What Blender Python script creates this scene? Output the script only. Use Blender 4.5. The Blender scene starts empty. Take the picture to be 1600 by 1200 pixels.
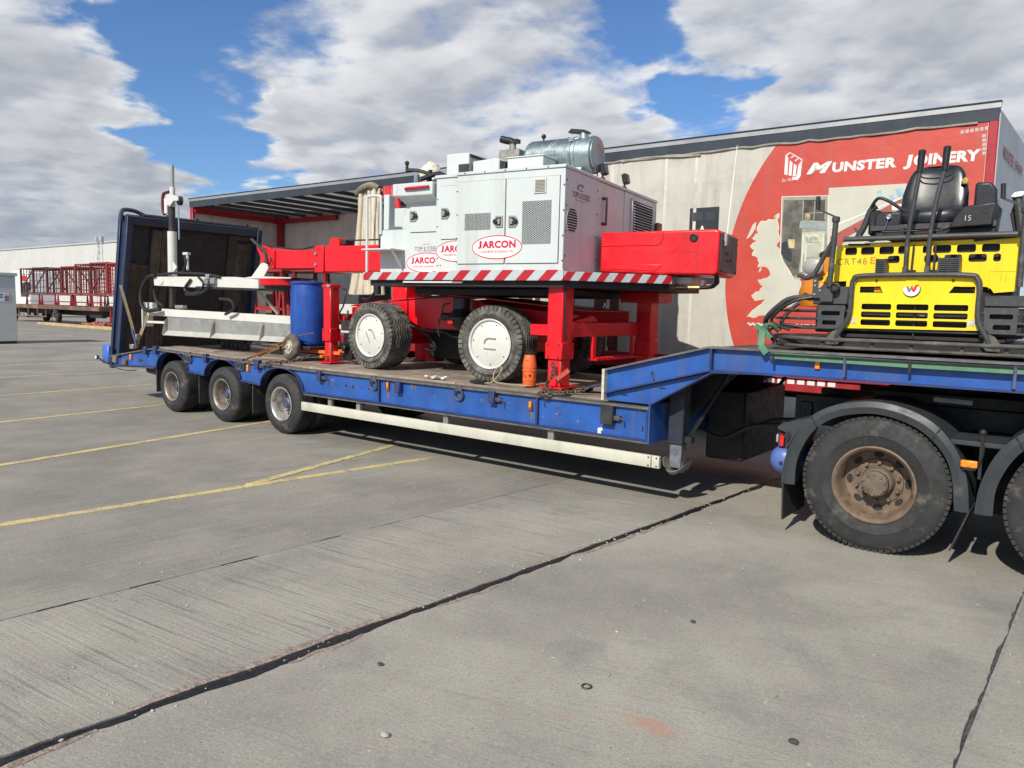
import bpy, bmesh, math, random
from mathutils import Vector, Matrix
random.seed(7)
S = bpy.context.scene
COL = S.collection
PI = math.pi
R_ = math.radians

# ------------------------------------------------------------------ camera
cd = bpy.data.cameras.new('camera')
cam = bpy.data.objects.new('camera', cd)
COL.objects.link(cam)
S.camera = cam
cd.sensor_fit = 'HORIZONTAL'
cd.sensor_width = 36.0
cd.lens = 26.35
cd.clip_start = 0.05
cd.clip_end = 2000
CP, CR, CY = 0.1009, 0.0237, -0.6591            # pitch down, roll, heading
_fw = Vector((math.sin(CY) * math.cos(CP), math.cos(CY) * math.cos(CP), -math.sin(CP)))
_r0 = Vector((math.cos(CY), -math.sin(CY), 0))
_u0 = _r0.cross(_fw)
_r = math.cos(CR) * _r0 + math.sin(CR) * _u0
_u = -math.sin(CR) * _r0 + math.cos(CR) * _u0
_m = Matrix((_r, _u, -_fw)).transposed().to_4x4()
_m.translation = Vector((8.5033, -6.0099, 1.7622))
cam.matrix_world = _m

# ------------------------------------------------------------------ light
SUN_EL, SUN_DIR = R_(38), Vector((0.10, -1.0, 0)).normalized()
sd = Vector((SUN_DIR.x * math.cos(SUN_EL), SUN_DIR.y * math.cos(SUN_EL), math.sin(SUN_EL)))
sl = bpy.data.lights.new('sun', 'SUN')
sl.energy = 5.0
sl.angle = R_(0.53)
sl.color = (1.0, 0.94, 0.83)
so = bpy.data.objects.new('sun', sl)
COL.objects.link(so)
so.rotation_euler = sd.to_track_quat('Z', 'Y').to_euler()

S.view_settings.view_transform = 'Standard'
S.view_settings.look = 'None'
S.view_settings.exposure = 0.0
S.view_settings.gamma = 1.0
S.view_settings.use_curve_mapping = False
S.render.engine = 'CYCLES'
S.cycles.max_bounces = 6
S.cycles.use_denoising = True

SKY_STRENGTH = 0.09
SKY_TINT = (0.80, 1.06, 1.38, 1)
# (compass bearing, elevation, half width in degrees, more or less cloud there)
SKY_SPOTS = [(-71.1, 17.1, 7, 0.16), (-64.7, 16.1, 8, -0.24), (-59.3, 18.8, 7, -0.2), (-62.6, 14.1, 5, -0.16), (-59.5, 11.5, 6, -0.26), (-57.0, 10.1, 4, -0.14), (-70.5, 14.4, 10, 0.13), (-68.6, 10.2, 9, 0.13), (-64.0, 11.0, 5, 0.13), (-24.8, 14.5, 5, -0.34), (-28.7, 21.1, 4, -0.22), (-49.5, 14.7, 12, 0.13), (-40.1, 13.0, 12, 0.1), (-59.0, 15.4, 4, 0.1), (-11.0, 17.6, 24, 0.2), (-67.7, 5.6, 12, 0.16), (-55.7, 7.8, 8, 0.15), (-33.7, 19.0, 9, 0.09)]
W = bpy.data.worlds.new('World')
S.world = W
W.use_nodes = True
nt = W.node_tree
nt.nodes.clear()
def wn(t, **k):
    n = nt.nodes.new(t)
    for a, b in k.items():
        setattr(n, a, b)
    return n
def wl(a, b):
    nt.links.new(a, b)
def wmath(op, a, b=None, c=None, clamp=False):
    n = wn('ShaderNodeMath', operation=op, use_clamp=clamp)
    for i, v in enumerate((a, b, c)):
        if v is None:
            continue
        if isinstance(v, (int, float)):
            n.inputs[i].default_value = v
        else:
            wl(v, n.inputs[i])
    return n.outputs[0]
tc = wn('ShaderNodeTexCoord')
DIR = tc.outputs['Generated']
sky = wn('ShaderNodeTexSky', sky_type='NISHITA', sun_disc=False, sun_elevation=SUN_EL,
         sun_rotation=math.atan2(SUN_DIR.x, SUN_DIR.y), altitude=50, air_density=1.0, dust_density=0.35, ozone_density=2.5)
sep = wn('ShaderNodeSeparateXYZ')
wl(DIR, sep.inputs[0])
zc = wmath('MAXIMUM', sep.outputs[2], 0.0)
den = wmath('ADD', zc, 0.16)
comb = wn('ShaderNodeCombineXYZ')
wl(wmath('DIVIDE', sep.outputs[0], den), comb.inputs[0])
wl(wmath('DIVIDE', sep.outputs[1], den), comb.inputs[1])
P = comb.outputs[0]
def wnoise(vec, scale, detail=8, rough=0.55, dist=0.0, off=(0, 0, 0)):
    mp = wn('ShaderNodeMapping')
    wl(vec, mp.inputs[0])
    mp.inputs['Location'].default_value = off
    n = wn('ShaderNodeTexNoise')
    wl(mp.outputs[0], n.inputs['Vector'])
    n.inputs['Scale'].default_value = scale
    n.inputs['Detail'].default_value = detail
    n.inputs['Roughness'].default_value = rough
    n.inputs['Distortion'].default_value = dist
    return n.outputs['Fac']
OFF = (3.3, 1.7, 0)
base = wnoise(P, 1.9, 12, 0.60, 0.10, OFF)
sh = 0.085
lit_off = (OFF[0] + SUN_DIR.x * sh, OFF[1] + SUN_DIR.y * sh, 0)
base2 = wnoise(P, 1.9, 5, 0.52, 0.10, lit_off)
base1 = wnoise(P, 1.9, 5, 0.52, 0.10, OFF)
# breaks of blue and banks of cloud, each round its own direction in the sky, with ragged edges
wv = wn('ShaderNodeTexNoise')
wl(P, wv.inputs['Vector'])
wv.inputs['Scale'].default_value = 2.6
wv.inputs['Detail'].default_value = 6
ws = wn('ShaderNodeVectorMath', operation='SUBTRACT')
wl(wv.outputs['Color'], ws.inputs[0])
ws.inputs[1].default_value = (0.5, 0.5, 0.5)
wm = wn('ShaderNodeVectorMath', operation='SCALE')
wl(ws.outputs[0], wm.inputs[0])
wm.inputs['Scale'].default_value = 0.34
wa = wn('ShaderNodeVectorMath', operation='ADD')
wl(DIR, wa.inputs[0])
wl(wm.outputs[0], wa.inputs[1])
wnm = wn('ShaderNodeVectorMath', operation='NORMALIZE')
wl(wa.outputs[0], wnm.inputs[0])
WDIR = wnm.outputs[0]
def spot(d, wdeg):
    n = wn('ShaderNodeVectorMath', operation='DOT_PRODUCT')
    wl(WDIR, n.inputs[0])
    n.inputs[1].default_value = Vector(d).normalized()
    m = wn('ShaderNodeMapRange', interpolation_type='SMOOTHERSTEP')
    wl(n.outputs['Value'], m.inputs[0])
    m.inputs[1].default_value = math.cos(R_(wdeg))
    m.inputs[2].default_value = 1.0
    return m.outputs[0]
def sky_dir(az, el):
    az, el = R_(az), R_(el)
    return (math.sin(az) * math.cos(el), math.cos(az) * math.cos(el), math.sin(el))
amt = wmath('ADD', wmath('MULTIPLY', wmath('SUBTRACT', base, 0.5), 1.5), 0.565)
for az, el, wd, a in SKY_SPOTS:
    amt = wmath('ADD', amt, wmath('MULTIPLY', spot(sky_dir(az, el), wd), a))
cov = wn('ShaderNodeMapRange', interpolation_type='SMOOTHSTEP')
wl(amt, cov.inputs[0])
cov.inputs[1].default_value = 0.42
cov.inputs[2].default_value = 0.72
lit = wn('ShaderNodeMapRange', interpolation_type='SMOOTHSTEP')
lm = wmath('ADD', wmath('SUBTRACT', base1, base2), wmath('MULTIPLY', wmath('SUBTRACT', base, base1), 0.40))
wl(lm, lit.inputs[0])
lit.inputs[1].default_value = -0.11
lit.inputs[2].default_value = 0.11
thick = wn('ShaderNodeMapRange', interpolation_type='SMOOTHSTEP')
wl(amt, thick.inputs[0])
thick.inputs[1].default_value = 0.60
thick.inputs[2].default_value = 1.02
ccol = wn('ShaderNodeMix', data_type='RGBA')
wl(lit.outputs[0], ccol.inputs['Factor'])
ccol.inputs['A'].default_value = (4.9, 5.3, 6.1, 1)
ccol.inputs['B'].default_value = (9.6, 9.7, 9.9, 1)
cdk = wn('ShaderNodeMix', data_type='RGBA')
wl(wmath('MULTIPLY', thick.outputs[0], 0.55), cdk.inputs['Factor'])
wl(ccol.outputs['Result'], cdk.inputs['A'])
cdk.inputs['B'].default_value = (4.2, 4.5, 5.1, 1)
hz = wn('ShaderNodeMapRange')                      # low on the horizon the cloud base turns slate blue
wl(sep.outputs[2], hz.inputs[0])
hz.inputs[1].default_value = 0.0
hz.inputs[2].default_value = 0.17
hz.inputs[3].default_value = 0.62
hz.inputs[4].default_value = 0.0
clow = wn('ShaderNodeMix', data_type='RGBA')
wl(hz.outputs[0], clow.inputs['Factor'])
wl(cdk.outputs['Result'], clow.inputs['A'])
clow.inputs['B'].default_value = (1.9, 2.6, 3.6, 1)
skyc = wn('ShaderNodeMix', data_type='RGBA', blend_type='MULTIPLY')
skyc.inputs['Factor'].default_value = 1.0
wl(sky.outputs[0], skyc.inputs['A'])
skyc.inputs['B'].default_value = SKY_TINT
fin = wn('ShaderNodeMix', data_type='RGBA')
wl(cov.outputs[0], fin.inputs['Factor'])
wl(skyc.outputs['Result'], fin.inputs['A'])
wl(clow.outputs['Result'], fin.inputs['B'])
bg = wn('ShaderNodeBackground')
bg.inputs['Strength'].default_value = SKY_STRENGTH
wl(fin.outputs['Result'], bg.inputs['Color'])
wo = wn('ShaderNodeOutputWorld')
wl(bg.outputs[0], wo.inputs[0])

# ------------------------------------------------------------------ helpers
def mat(name, col, rough=0.5, metal=0.0, var=0.12, vs=4.0, dirt=None, bump=None, coat=0.0, streak=None, spec=0.5, speck=None):
    m = bpy.data.materials.new(name)
    m.use_nodes = True
    t = m.node_tree
    N = t.nodes
    b = N['Principled BSDF']
    b.inputs['Roughness'].default_value = rough
    b.inputs['Metallic'].default_value = metal
    b.inputs['Specular IOR Level'].default_value = spec
    b.inputs['Coat Weight'].default_value = coat
    b.inputs['Coat Roughness'].default_value = 0.12
    co = N.new('ShaderNodeTexCoord').outputs['Object']
    def noise(sc, det=5, vec=co, rg=0.6):
        n = N.new('ShaderNodeTexNoise')
        n.inputs['Scale'].default_value = sc
        n.inputs['Detail'].default_value = det
        n.inputs['Roughness'].default_value = rg
        t.links.new(vec, n.inputs['Vector'])
        return n.outputs['Fac']
    def ramp(v, a, c, lo=0.0, hi=1.0):
        n = N.new('ShaderNodeMapRange')
        n.interpolation_type = 'SMOOTHSTEP'
        t.links.new(v, n.inputs[0])
        n.inputs[1].default_value = a
        n.inputs[2].default_value = c
        n.inputs[3].default_value = lo
        n.inputs[4].default_value = hi
        return n.outputs[0]
    def mix(f, a, c):
        n = N.new('ShaderNodeMix')
        n.data_type = 'RGBA'
        for v, s in ((f, 'Factor'), (a, 'A'), (c, 'B')):
            if isinstance(v, (tuple, list)):
                n.inputs[s].default_value = (*v[:3], 1)
            elif isinstance(v, float):
                n.inputs[s].default_value = v
            else:
                t.links.new(v, n.inputs[s])
        return n.outputs['Result']
    n1 = ramp(noise(vs), 0.3, 0.7)
    c = mix(n1, tuple(x * (1 - var) for x in col), tuple(min(0.95, x * (1 + var)) for x in col))
    if streak:                                        # (colour, amount, scale across)
        mp = N.new('ShaderNodeMapping')
        t.links.new(co, mp.inputs[0])
        mp.inputs['Scale'].default_value = streak[3] if len(streak) > 3 else (streak[2], streak[2], 0.6)
        c = mix(ramp(noise(1.0, 6, mp.outputs[0]), 0.48, 0.75, 0.0, streak[1]), c, streak[0])
    if dirt:                                          # (colour, amount, scale, threshold)
        th = dirt[3] if len(dirt) > 3 else 0.55
        f = ramp(noise(dirt[2], 9, rg=0.68), th, th + 0.16, 0.0, dirt[1])
        c = mix(f, c, dirt[0])
    if speck:
        f = ramp(noise(speck[2], 3), speck[3], speck[3] + 0.06, 0.0, speck[1])
        c = mix(f, c, speck[0])
    t.links.new(c, b.inputs['Base Color'])
    t.links.new(ramp(noise(vs * 2.3), 0.3, 0.75, max(0.02, rough - 0.08), min(1, rough + 0.12)), b.inputs['Roughness'])
    if bump:                                          # (scale, strength, distance)
        bn = N.new('ShaderNodeBump')
        bn.inputs['Strength'].default_value = bump[1]
        bn.inputs['Distance'].default_value = bump[2]
        t.links.new(noise(bump[0], 4), bn.inputs['Height'])
        t.links.new(bn.outputs[0], b.inputs['Normal'])
    return m

class MB:
    """collects shapes and links them as one mesh object"""
    def __init__(s, T=None):
        s.v, s.f, s.m, s.T, s.mi = [], [], [], T, 0
    def add(s, vs, fs):
        o = len(s.v)
        if s.T is not None:
            vs = [s.T @ Vector(p) for p in vs]
        s.v += [tuple(p) for p in vs]
        s.f += [tuple(i + o for i in q) for q in fs]
        s.m += [s.mi] * len(fs)
        return s
    def box(s, x0, x1, y0, y1, z0, z1):
        return s.add([(x0, y0, z0), (x1, y0, z0), (x1, y1, z0), (x0, y1, z0), (x0, y0, z1), (x1, y0, z1), (x1, y1, z1), (x0, y1, z1)],
                     [(0, 3, 2, 1), (4, 5, 6, 7), (0, 1, 5, 4), (1, 2, 6, 5), (2, 3, 7, 6), (3, 0, 4, 7)])
    def obox(s, c, a, b, d):
        c, a, b, d = map(Vector, (c, a, b, d))
        vs = [c + i * a + j * b + k * d for k in (-1, 1) for j, i in ((-1, -1), (-1, 1), (1, 1), (1, -1))]
        return s.add(vs, [(0, 3, 2, 1), (4, 5, 6, 7), (0, 1, 5, 4), (1, 2, 6, 5), (2, 3, 7, 6), (3, 0, 4, 7)])
    def bar(s, p, q, w, h, up=(0, 0, 1)):
        p, q = Vector(p), Vector(q)
        d = (q - p)
        u = Vector(up)
        sd_ = d.cross(u)
        if sd_.length < 1e-6:
            sd_ = d.cross(Vector((1, 0, 0)))
        sd_.normalize()
        u = sd_.cross(d).normalized()
        return s.obox((p + q) / 2, d / 2, sd_ * w / 2, u * h / 2)
    def prism(s, poly, a, b, ax='y'):
        k = {'y': lambda u, w, t: (u, t, w), 'x': lambda u, w, t: (t, u, w), 'z': lambda u, w, t: (u, w, t)}[ax]
        n = len(poly)
        vs = [k(u, w, a) for u, w in poly] + [k(u, w, b) for u, w in poly]
        fs = [tuple(range(n)), tuple(range(2 * n - 1, n - 1, -1))]
        fs += [(i, i + n, (i + 1) % n + n, (i + 1) % n) for i in range(n)]
        return s.add(vs, fs)
    def strip(s, pts, t, y0, y1):
        """a plate of thickness t that follows a polyline in xz, from y0 to y1"""
        n = len(pts)
        up = []
        for i in range(n):
            a = Vector(pts[max(0, i - 1)])
            b = Vector(pts[min(n - 1, i + 1)])
            d = (b - a).normalized()
            up.append(Vector((-d.y, d.x)))
        vs = []
        for i in range(n):
            p = Vector(pts[i])
            q = p + up[i] * t
            vs += [(p.x, y0, p.y), (p.x, y1, p.y), (q.x, y1, q.y), (q.x, y0, q.y)]
        fs = [(0, 1, 2, 3), tuple(4 * (n - 1) + k for k in (3, 2, 1, 0))]
        for i in range(n - 1):
            o = 4 * i
            for k in range(4):
                fs.append((o + k, o + 4 + k, o + 4 + (k + 1) % 4, o + (k + 1) % 4))
        return s.add(vs, fs)
    def tube(s, pts, r, n=8, closed=False):
        pts = [Vector(p) for p in pts]
        m = len(pts)
        rr = r if isinstance(r, (list, tuple)) else [r] * m
        ref = None
        vs = []
        for i in range(m):
            if closed:
                d = pts[(i + 1) % m] - pts[i - 1]
            else:
                d = pts[min(m - 1, i + 1)] - pts[max(0, i - 1)]
            d.normalize()
            if ref is None:
                ref = d.orthogonal().normalized()
            ref = (ref - d * ref.dot(d))
            if ref.length < 1e-5:
                ref = d.orthogonal()
            ref.normalize()
            bi = d.cross(ref)
            for k in range(n):
                a = 2 * PI * k / n
                vs.append(pts[i] + (ref * math.cos(a) + bi * math.sin(a)) * rr[i])
        fs = []
        for i in range(m if closed else m - 1):
            j = (i + 1) % m
            for k in range(n):
                l = (k + 1) % n
                fs.append((i * n + k, i * n + l, j * n + l, j * n + k))
        if not closed:
            fs.append(tuple(range(n - 1, -1, -1)))
            fs.append(tuple((m - 1) * n + k for k in range(n)))
        return s.add(vs, fs)
    def cyl(s, p, q, r, r2=None, n=18):
        return s.tube([p, q], [r, r if r2 is None else r2], n)
    def lathe(s, prof, o=(0, 0, 0), d=(0, 1, 0), n=40, fn=None, closed=False):
        o, d = Vector(o), Vector(d).normalized()
        e1 = Vector((1, 0, 0)) if abs(d.x) < 0.9 else Vector((0, 0, 1))
        e1 = (e1 - d * e1.dot(d)).normalized()
        e2 = d.cross(e1)
        m = len(prof)
        vs = []
        for k in range(n):
            a = 2 * PI * k / n
            for i, (r, h) in enumerate(prof):
                if fn:
                    r, h = fn(r, h, a, i)
                vs.append(o + d * h + (e1 * math.cos(a) + e2 * math.sin(a)) * r)
        fs = []
        for k in range(n):
            l = (k + 1) % n
            for i in range(m if closed else m - 1):
                j = (i + 1) % m
                fs.append((k * m + i, k * m + j, l * m + j, l * m + i))
        return s.add(vs, fs)
    def sphere(s, c, r, sc=(1, 1, 1), n=16, m=10):
        c = Vector(c)
        vs = []
        for i in range(m + 1):
            t = PI * i / m
            for k in range(n):
                a = 2 * PI * k / n
                vs.append(c + Vector((r * sc[0] * math.sin(t) * math.cos(a), r * sc[1] * math.sin(t) * math.sin(a), r * sc[2] * math.cos(t))))
        fs = []
        for i in range(m):
            for k in range(n):
                l = (k + 1) % n
                fs.append((i * n + k, i * n + l, (i + 1) * n + l, (i + 1) * n + k))
        return s.add(vs, fs)
    def mesh(s, name, mats, sm=35, weld=True):
        me = bpy.data.meshes.new(name)
        me.from_pydata(s.v, [], s.f)
        for q in (mats if isinstance(mats, (list, tuple)) else [mats]):
            me.materials.append(q)
        me.polygons.foreach_set('material_index', s.m)
        bm = bmesh.new()
        bm.from_mesh(me)
        if weld:
            bmesh.ops.remove_doubles(bm, verts=bm.verts, dist=1e-5)
        bmesh.ops.recalc_face_normals(bm, faces=bm.faces)
        bm.to_mesh(me)
        bm.free()
        if sm:
            me.polygons.foreach_set('use_smooth', [True] * len(me.polygons))
            me.set_sharp_from_angle(angle=R_(sm))
        return me
    def obj(s, name, mats, par=None, bev=0.0, sm=35, seg=1, loc=(0, 0, 0), kind=None):
        o = bpy.data.objects.new(name, s.mesh(name, mats, sm))
        COL.objects.link(o)
        o.location = loc
        if par is not None:
            o.parent = par
            o.location = Vector(loc) - Vector((0, 0, par.get('_b', 0.0)))
        if bev:
            mod = o.modifiers.new('edge', 'BEVEL')
            mod.width = bev
            mod.segments = seg
            mod.limit_method = 'ANGLE'
            mod.angle_limit = R_(40)
            mod.harden_normals = False
        if kind:
            o['kind'] = kind
        return o

class Each:
    """like MB, but every tube becomes a part of its own"""
    def __init__(s, name, m, par, T=None):
        s.a = (name, m, par)
        s.T = T
    def tube(s, pts, r, n=8, closed=False):
        return MB(s.T).tube(pts, r, n, closed).obj(*s.a)

def thing(name, label, cat, loc=(0, 0, 0), rz=0.0, group=None, base=0.0):
    """an Empty at the thing's base; children are written in heights above the ground"""
    o = bpy.data.objects.new(name, None)
    COL.objects.link(o)
    o.location = (loc[0], loc[1], loc[2] + base)
    o.rotation_euler = (0, 0, rz)
    o['label'] = label
    o['category'] = cat
    if group:
        o['group'] = group
    o['_b'] = base
    o.empty_display_size = 0.2
    return o
def tag(o, label, cat, group=None):
    o['label'] = label
    o['category'] = cat
    if group:
        o['group'] = group
    return o
def sub(name, par, loc=(0, 0, 0), rot=(0, 0, 0)):
    o = bpy.data.objects.new(name, None)
    COL.objects.link(o)
    o.parent = par
    o.location = Vector(loc) - Vector((0, 0, par.get('_b', 0.0)))
    o.rotation_euler = rot
    o.empty_display_size = 0.1
    return o
def inst(me, name, par, loc=(0, 0, 0), rot=(0, 0, 0)):
    o = bpy.data.objects.new(name, me)
    COL.objects.link(o)
    o.parent = par
    o.location = Vector(loc) - Vector((0, 0, par.get('_b', 0.0)))
    o.rotation_euler = rot
    return o
def copy_tree(o, par=None):
    c = o.copy()
    COL.objects.link(c)
    if par is not None:
        c.parent = par
    for ch in list(o.children):
        copy_tree(ch, c)
    return c
def _tmpmesh(cu):
    tmp = bpy.data.objects.new('tmp', cu)
    COL.objects.link(tmp)
    dg = bpy.context.evaluated_depsgraph_get()
    me = bpy.data.meshes.new_from_object(tmp.evaluated_get(dg))
    bpy.data.objects.remove(tmp)
    return me
def text(s, name, m, par, o, right, up, w, h, bold=0.0, shear=0.0, t=0.002, space=1.0):
    """lettering as thin raised print: lower left corner o, total width w, height h"""
    cu = bpy.data.curves.new('t', 'FONT')
    cu.body = s
    cu.size = 1
    cu.offset = bold
    cu.shear = shear
    cu.space_character = space
    cu.resolution_u = 3
    me = _tmpmesh(cu)
    xs = [v.co.x for v in me.vertices]
    ys = [v.co.y for v in me.vertices]
    x0, x1, y0, y1 = min(xs), max(xs), min(ys), max(ys)
    o, right, up = Vector(o), Vector(right).normalized(), Vector(up).normalized()
    nrm = right.cross(up)
    b = MB()
    for p in me.polygons:
        pts = [me.vertices[i].co for i in p.vertices]
        b.add([o + right * ((q.x - x0) / (x1 - x0) * w) + up * ((q.y - y0) / (y1 - y0) * h) + nrm * t for q in pts], [tuple(range(len(pts)))])
    bpy.data.meshes.remove(me)
    return b.obj(name, m, par, sm=0)
def rrect(x0, x1, z0, z1, r, n=4):
    out = []
    for cx, cz, a in ((x1 - r, z1 - r, 0), (x0 + r, z1 - r, 90), (x0 + r, z0 + r, 180), (x1 - r, z0 + r, 270)):
        for k in range(n + 1):
            q = R_(a + 90 * k / n)
            out.append((cx + r * math.cos(q), cz + r * math.sin(q)))
    return out
def holed(outer, holes, t):
    """sheet in the xz plane with real openings, front at y=0, back at y=t: returns (verts, faces)"""
    cu = bpy.data.curves.new('h', 'CURVE')
    cu.dimensions = '2D'
    cu.fill_mode = 'BOTH'
    cu.extrude = t / 2
    for poly in [outer] + holes:
        sp = cu.splines.new('POLY')
        sp.points.add(len(poly) - 1)
        for i, (x, z) in enumerate(poly):
            sp.points[i].co = (x, z, 0, 1)
        sp.use_cyclic_u = True
    me = _tmpmesh(cu)
    vs = [(v.co.x, -v.co.z + t / 2, v.co.y) for v in me.vertices]
    fs = [tuple(p.vertices) for p in me.polygons]
    bpy.data.meshes.remove(me)
    return vs, fs
def ell(cx, cz, a, b, n=40):
    return [(cx + a * math.cos(2 * PI * k / n), cz + b * math.sin(2 * PI * k / n)) for k in range(n)]
def arc(cx, cz, r, a0, a1, n):
    return [(cx + r * math.cos(R_(a0 + (a1 - a0) * k / n)), cz + r * math.sin(R_(a0 + (a1 - a0) * k / n))) for k in range(n + 1)]
def curve(pts, n=6):
    """smooth polyline through points (Catmull-Rom)"""
    p = [Vector(q) for q in pts]
    p = [2 * p[0] - p[1]] + p + [2 * p[-1] - p[-2]]
    out = []
    for i in range(1, len(p) - 2):
        for k in range(n):
            t = k / n
            a, b, c, d = p[i - 1], p[i], p[i + 1], p[i + 2]
            out.append(0.5 * (2 * b + (c - a) * t + (2 * a - 5 * b + 4 * c - d) * t * t + (3 * b - a - 3 * c + d) * t ** 3))
    out.append(p[-2])
    return out

# ------------------------------------------------------------------ materials
GRIME = (0.035, 0.028, 0.02)
RUST = (0.16, 0.065, 0.025)
blue = mat('blue_paint', (0.020, 0.086, 0.33), 0.38, var=0.18, vs=3, dirt=(RUST, 0.75, 5.0, 0.66), streak=((0.10, 0.11, 0.15), 0.35, 9), bump=(30, 0.05, 0.01), speck=((0.4, 0.42, 0.45), 0.5, 45, 0.70))
blue_dark = mat('worn_blue_paint', (0.016, 0.035, 0.13), 0.5, var=0.25, dirt=((0.05, 0.045, 0.04), 0.8, 5, 0.5))
edge = mat('worn_steel_edge', (0.14, 0.135, 0.13), 0.55, 0.3, var=0.3, vs=9, dirt=(RUST, 0.6, 8, 0.55))
steel = mat('dark_steel', (0.045, 0.044, 0.043), 0.5, 0.4, var=0.3, dirt=(RUST, 0.4, 9, 0.6))
black = mat('black_plastic', (0.012, 0.012, 0.013), 0.45, var=0.3, vs=8)
chass = mat('chassis_black', (0.012, 0.012, 0.014), 0.6, var=0.3, dirt=((0.05, 0.045, 0.035), 0.5, 6, 0.55))
rubber = mat('tyre_rubber', (0.024, 0.024, 0.025), 0.75, var=0.25, vs=7, dirt=((0.15, 0.135, 0.11), 0.55, 5, 0.54), bump=(90, 0.15, 0.004))
dusty = mat('dusty_tyre_rubber', (0.075, 0.072, 0.066), 0.9, var=0.3, vs=9, dirt=((0.20, 0.185, 0.16), 0.75, 6, 0.46), bump=(60, 0.3, 0.006))
plank_m = [mat('weathered_timber', c, 0.85, var=0.3, vs=3, streak=((0.07, 0.055, 0.045), 0.7, 0, (1.2, 26, 26)), dirt=((0.06, 0.05, 0.04), 0.5, 4, 0.55), bump=(40, 0.25, 0.006)) for c in ((0.26, 0.21, 0.165), (0.22, 0.18, 0.145), (0.29, 0.235, 0.185))]
wood_dk = [mat('dark_ramp_timber', c, 0.85, var=0.3, vs=5, streak=((0.018, 0.014, 0.012), 0.8, 0, (30, 30, 1.5)), bump=(40, 0.3, 0.006)) for c in ((0.085, 0.06, 0.043), (0.065, 0.048, 0.036), (0.10, 0.075, 0.055))]
cream = mat('cream_aluminium', (0.52, 0.515, 0.43), 0.45, var=0.06, streak=((0.28, 0.25, 0.18), 0.4, 3), dirt=((0.2, 0.18, 0.14), 0.4, 7, 0.62))
silver = mat('silver_rim_paint', (0.42, 0.41, 0.385), 0.42, 0.5, var=0.2, dirt=((0.12, 0.07, 0.04), 0.75, 7, 0.5))
rimgrey = mat('brake_dusted_rim', (0.27, 0.235, 0.20), 0.5, 0.45, var=0.3, vs=6, dirt=((0.10, 0.07, 0.045), 0.75, 6, 0.5))
rimrust = mat('rusty_brown_rim', (0.165, 0.115, 0.08), 0.65, 0.1, var=0.3, vs=7, dirt=((0.07, 0.045, 0.03), 0.7, 6, 0.5), bump=(50, 0.2, 0.004))
hubblue = mat('blue_grey_hub', (0.10, 0.12, 0.19), 0.5, 0.2, var=0.25, dirt=(GRIME, 0.7, 9, 0.52))
red = mat('red_machine_paint', (0.66, 0.006, 0.014), 0.36, var=0.06, vs=2, dirt=((0.20, 0.02, 0.018), 0.55, 5, 0.60), coat=0.1, streak=((0.36, 0.012, 0.014), 0.5, 8), bump=(2.5, 0.12, 0.02), speck=((0.10, 0.03, 0.025), 0.8, 34, 0.70))
white = mat('pale_grey_paint', (0.53, 0.575, 0.57), 0.4, var=0.03, vs=2, dirt=((0.36, 0.35, 0.31), 0.3, 4, 0.66), streak=((0.36, 0.345, 0.30), 0.42, 7), bump=(2.2, 0.16, 0.03), speck=((0.22, 0.2, 0.17), 0.6, 30, 0.73))
offwht = mat('off_white_paint', (0.60, 0.60, 0.56), 0.42, var=0.05, dirt=((0.3, 0.27, 0.2), 0.5, 7, 0.62))
cutgap = mat('dark_gap', (0.02, 0.02, 0.022), 0.8)
chrome = mat('bright_steel', (0.62, 0.64, 0.66), 0.22, 1.0, var=0.08)
galv = mat('galvanised_steel', (0.36, 0.43, 0.44), 0.42, 0.9, var=0.18, vs=6)
alum = mat('concrete_stained_aluminium', (0.36, 0.36, 0.345), 0.5, 0.55, var=0.15, dirt=((0.32, 0.30, 0.27), 0.85, 6, 0.48))
brass = mat('brass_fitting', (0.5, 0.36, 0.14), 0.35, 0.9)
logo_w = mat('white_sticker', (0.74, 0.74, 0.73), 0.35, var=0.02)
logo_r = mat('crimson_print', (0.52, 0.008, 0.05), 0.4, var=0.05)
logo_g = mat('grey_print', (0.14, 0.15, 0.16), 0.5)
drum_m = mat('blue_plastic_drum', (0.010, 0.060, 0.31), 0.38, var=0.12, vs=6, dirt=((0.12, 0.17, 0.33), 0.4, 10, 0.6), streak=((0.10, 0.16, 0.33), 0.25, 14))
orange = mat('orange_canister_paint', (0.72, 0.13, 0.03), 0.45, var=0.12, vs=8, dirt=((0.12, 0.04, 0.02), 0.8, 12, 0.62))
orange2 = mat('orange_bar_paint', (0.75, 0.16, 0.03), 0.5, var=0.1)
strap_t = mat('tan_webbing', (0.30, 0.25, 0.17), 0.9, var=0.15, vs=14, bump=(180, 0.4, 0.003))
strap_g = mat('green_webbing', (0.085, 0.20, 0.115), 0.85, var=0.15, vs=8, dirt=((0.16, 0.26, 0.18), 0.5, 6, 0.5), bump=(150, 0.4, 0.003))
chain_m = mat('rusty_chain_steel', (0.095, 0.06, 0.04), 0.65, 0.4, var=0.35, vs=20)
hose_m = mat('black_rubber_hose', (0.016, 0.016, 0.017), 0.5, var=0.2, vs=10)
yellow = mat('yellow_machine_paint', (0.86, 0.60, 0.008), 0.4, var=0.05, vs=3, dirt=((0.32, 0.24, 0.10), 0.5, 8, 0.67), speck=((0.1, 0.08, 0.03), 0.9, 30, 0.70), streak=((0.50, 0.34, 0.02), 0.4, 9), bump=(2.5, 0.1, 0.02))
trgrey = mat('charcoal_machine_paint', (0.052, 0.054, 0.057), 0.48, 0.15, var=0.2, vs=5, dirt=((0.19, 0.175, 0.15), 0.6, 8, 0.55), bump=(60, 0.15, 0.003), speck=((0.3, 0.28, 0.24), 0.7, 50, 0.68))
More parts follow.
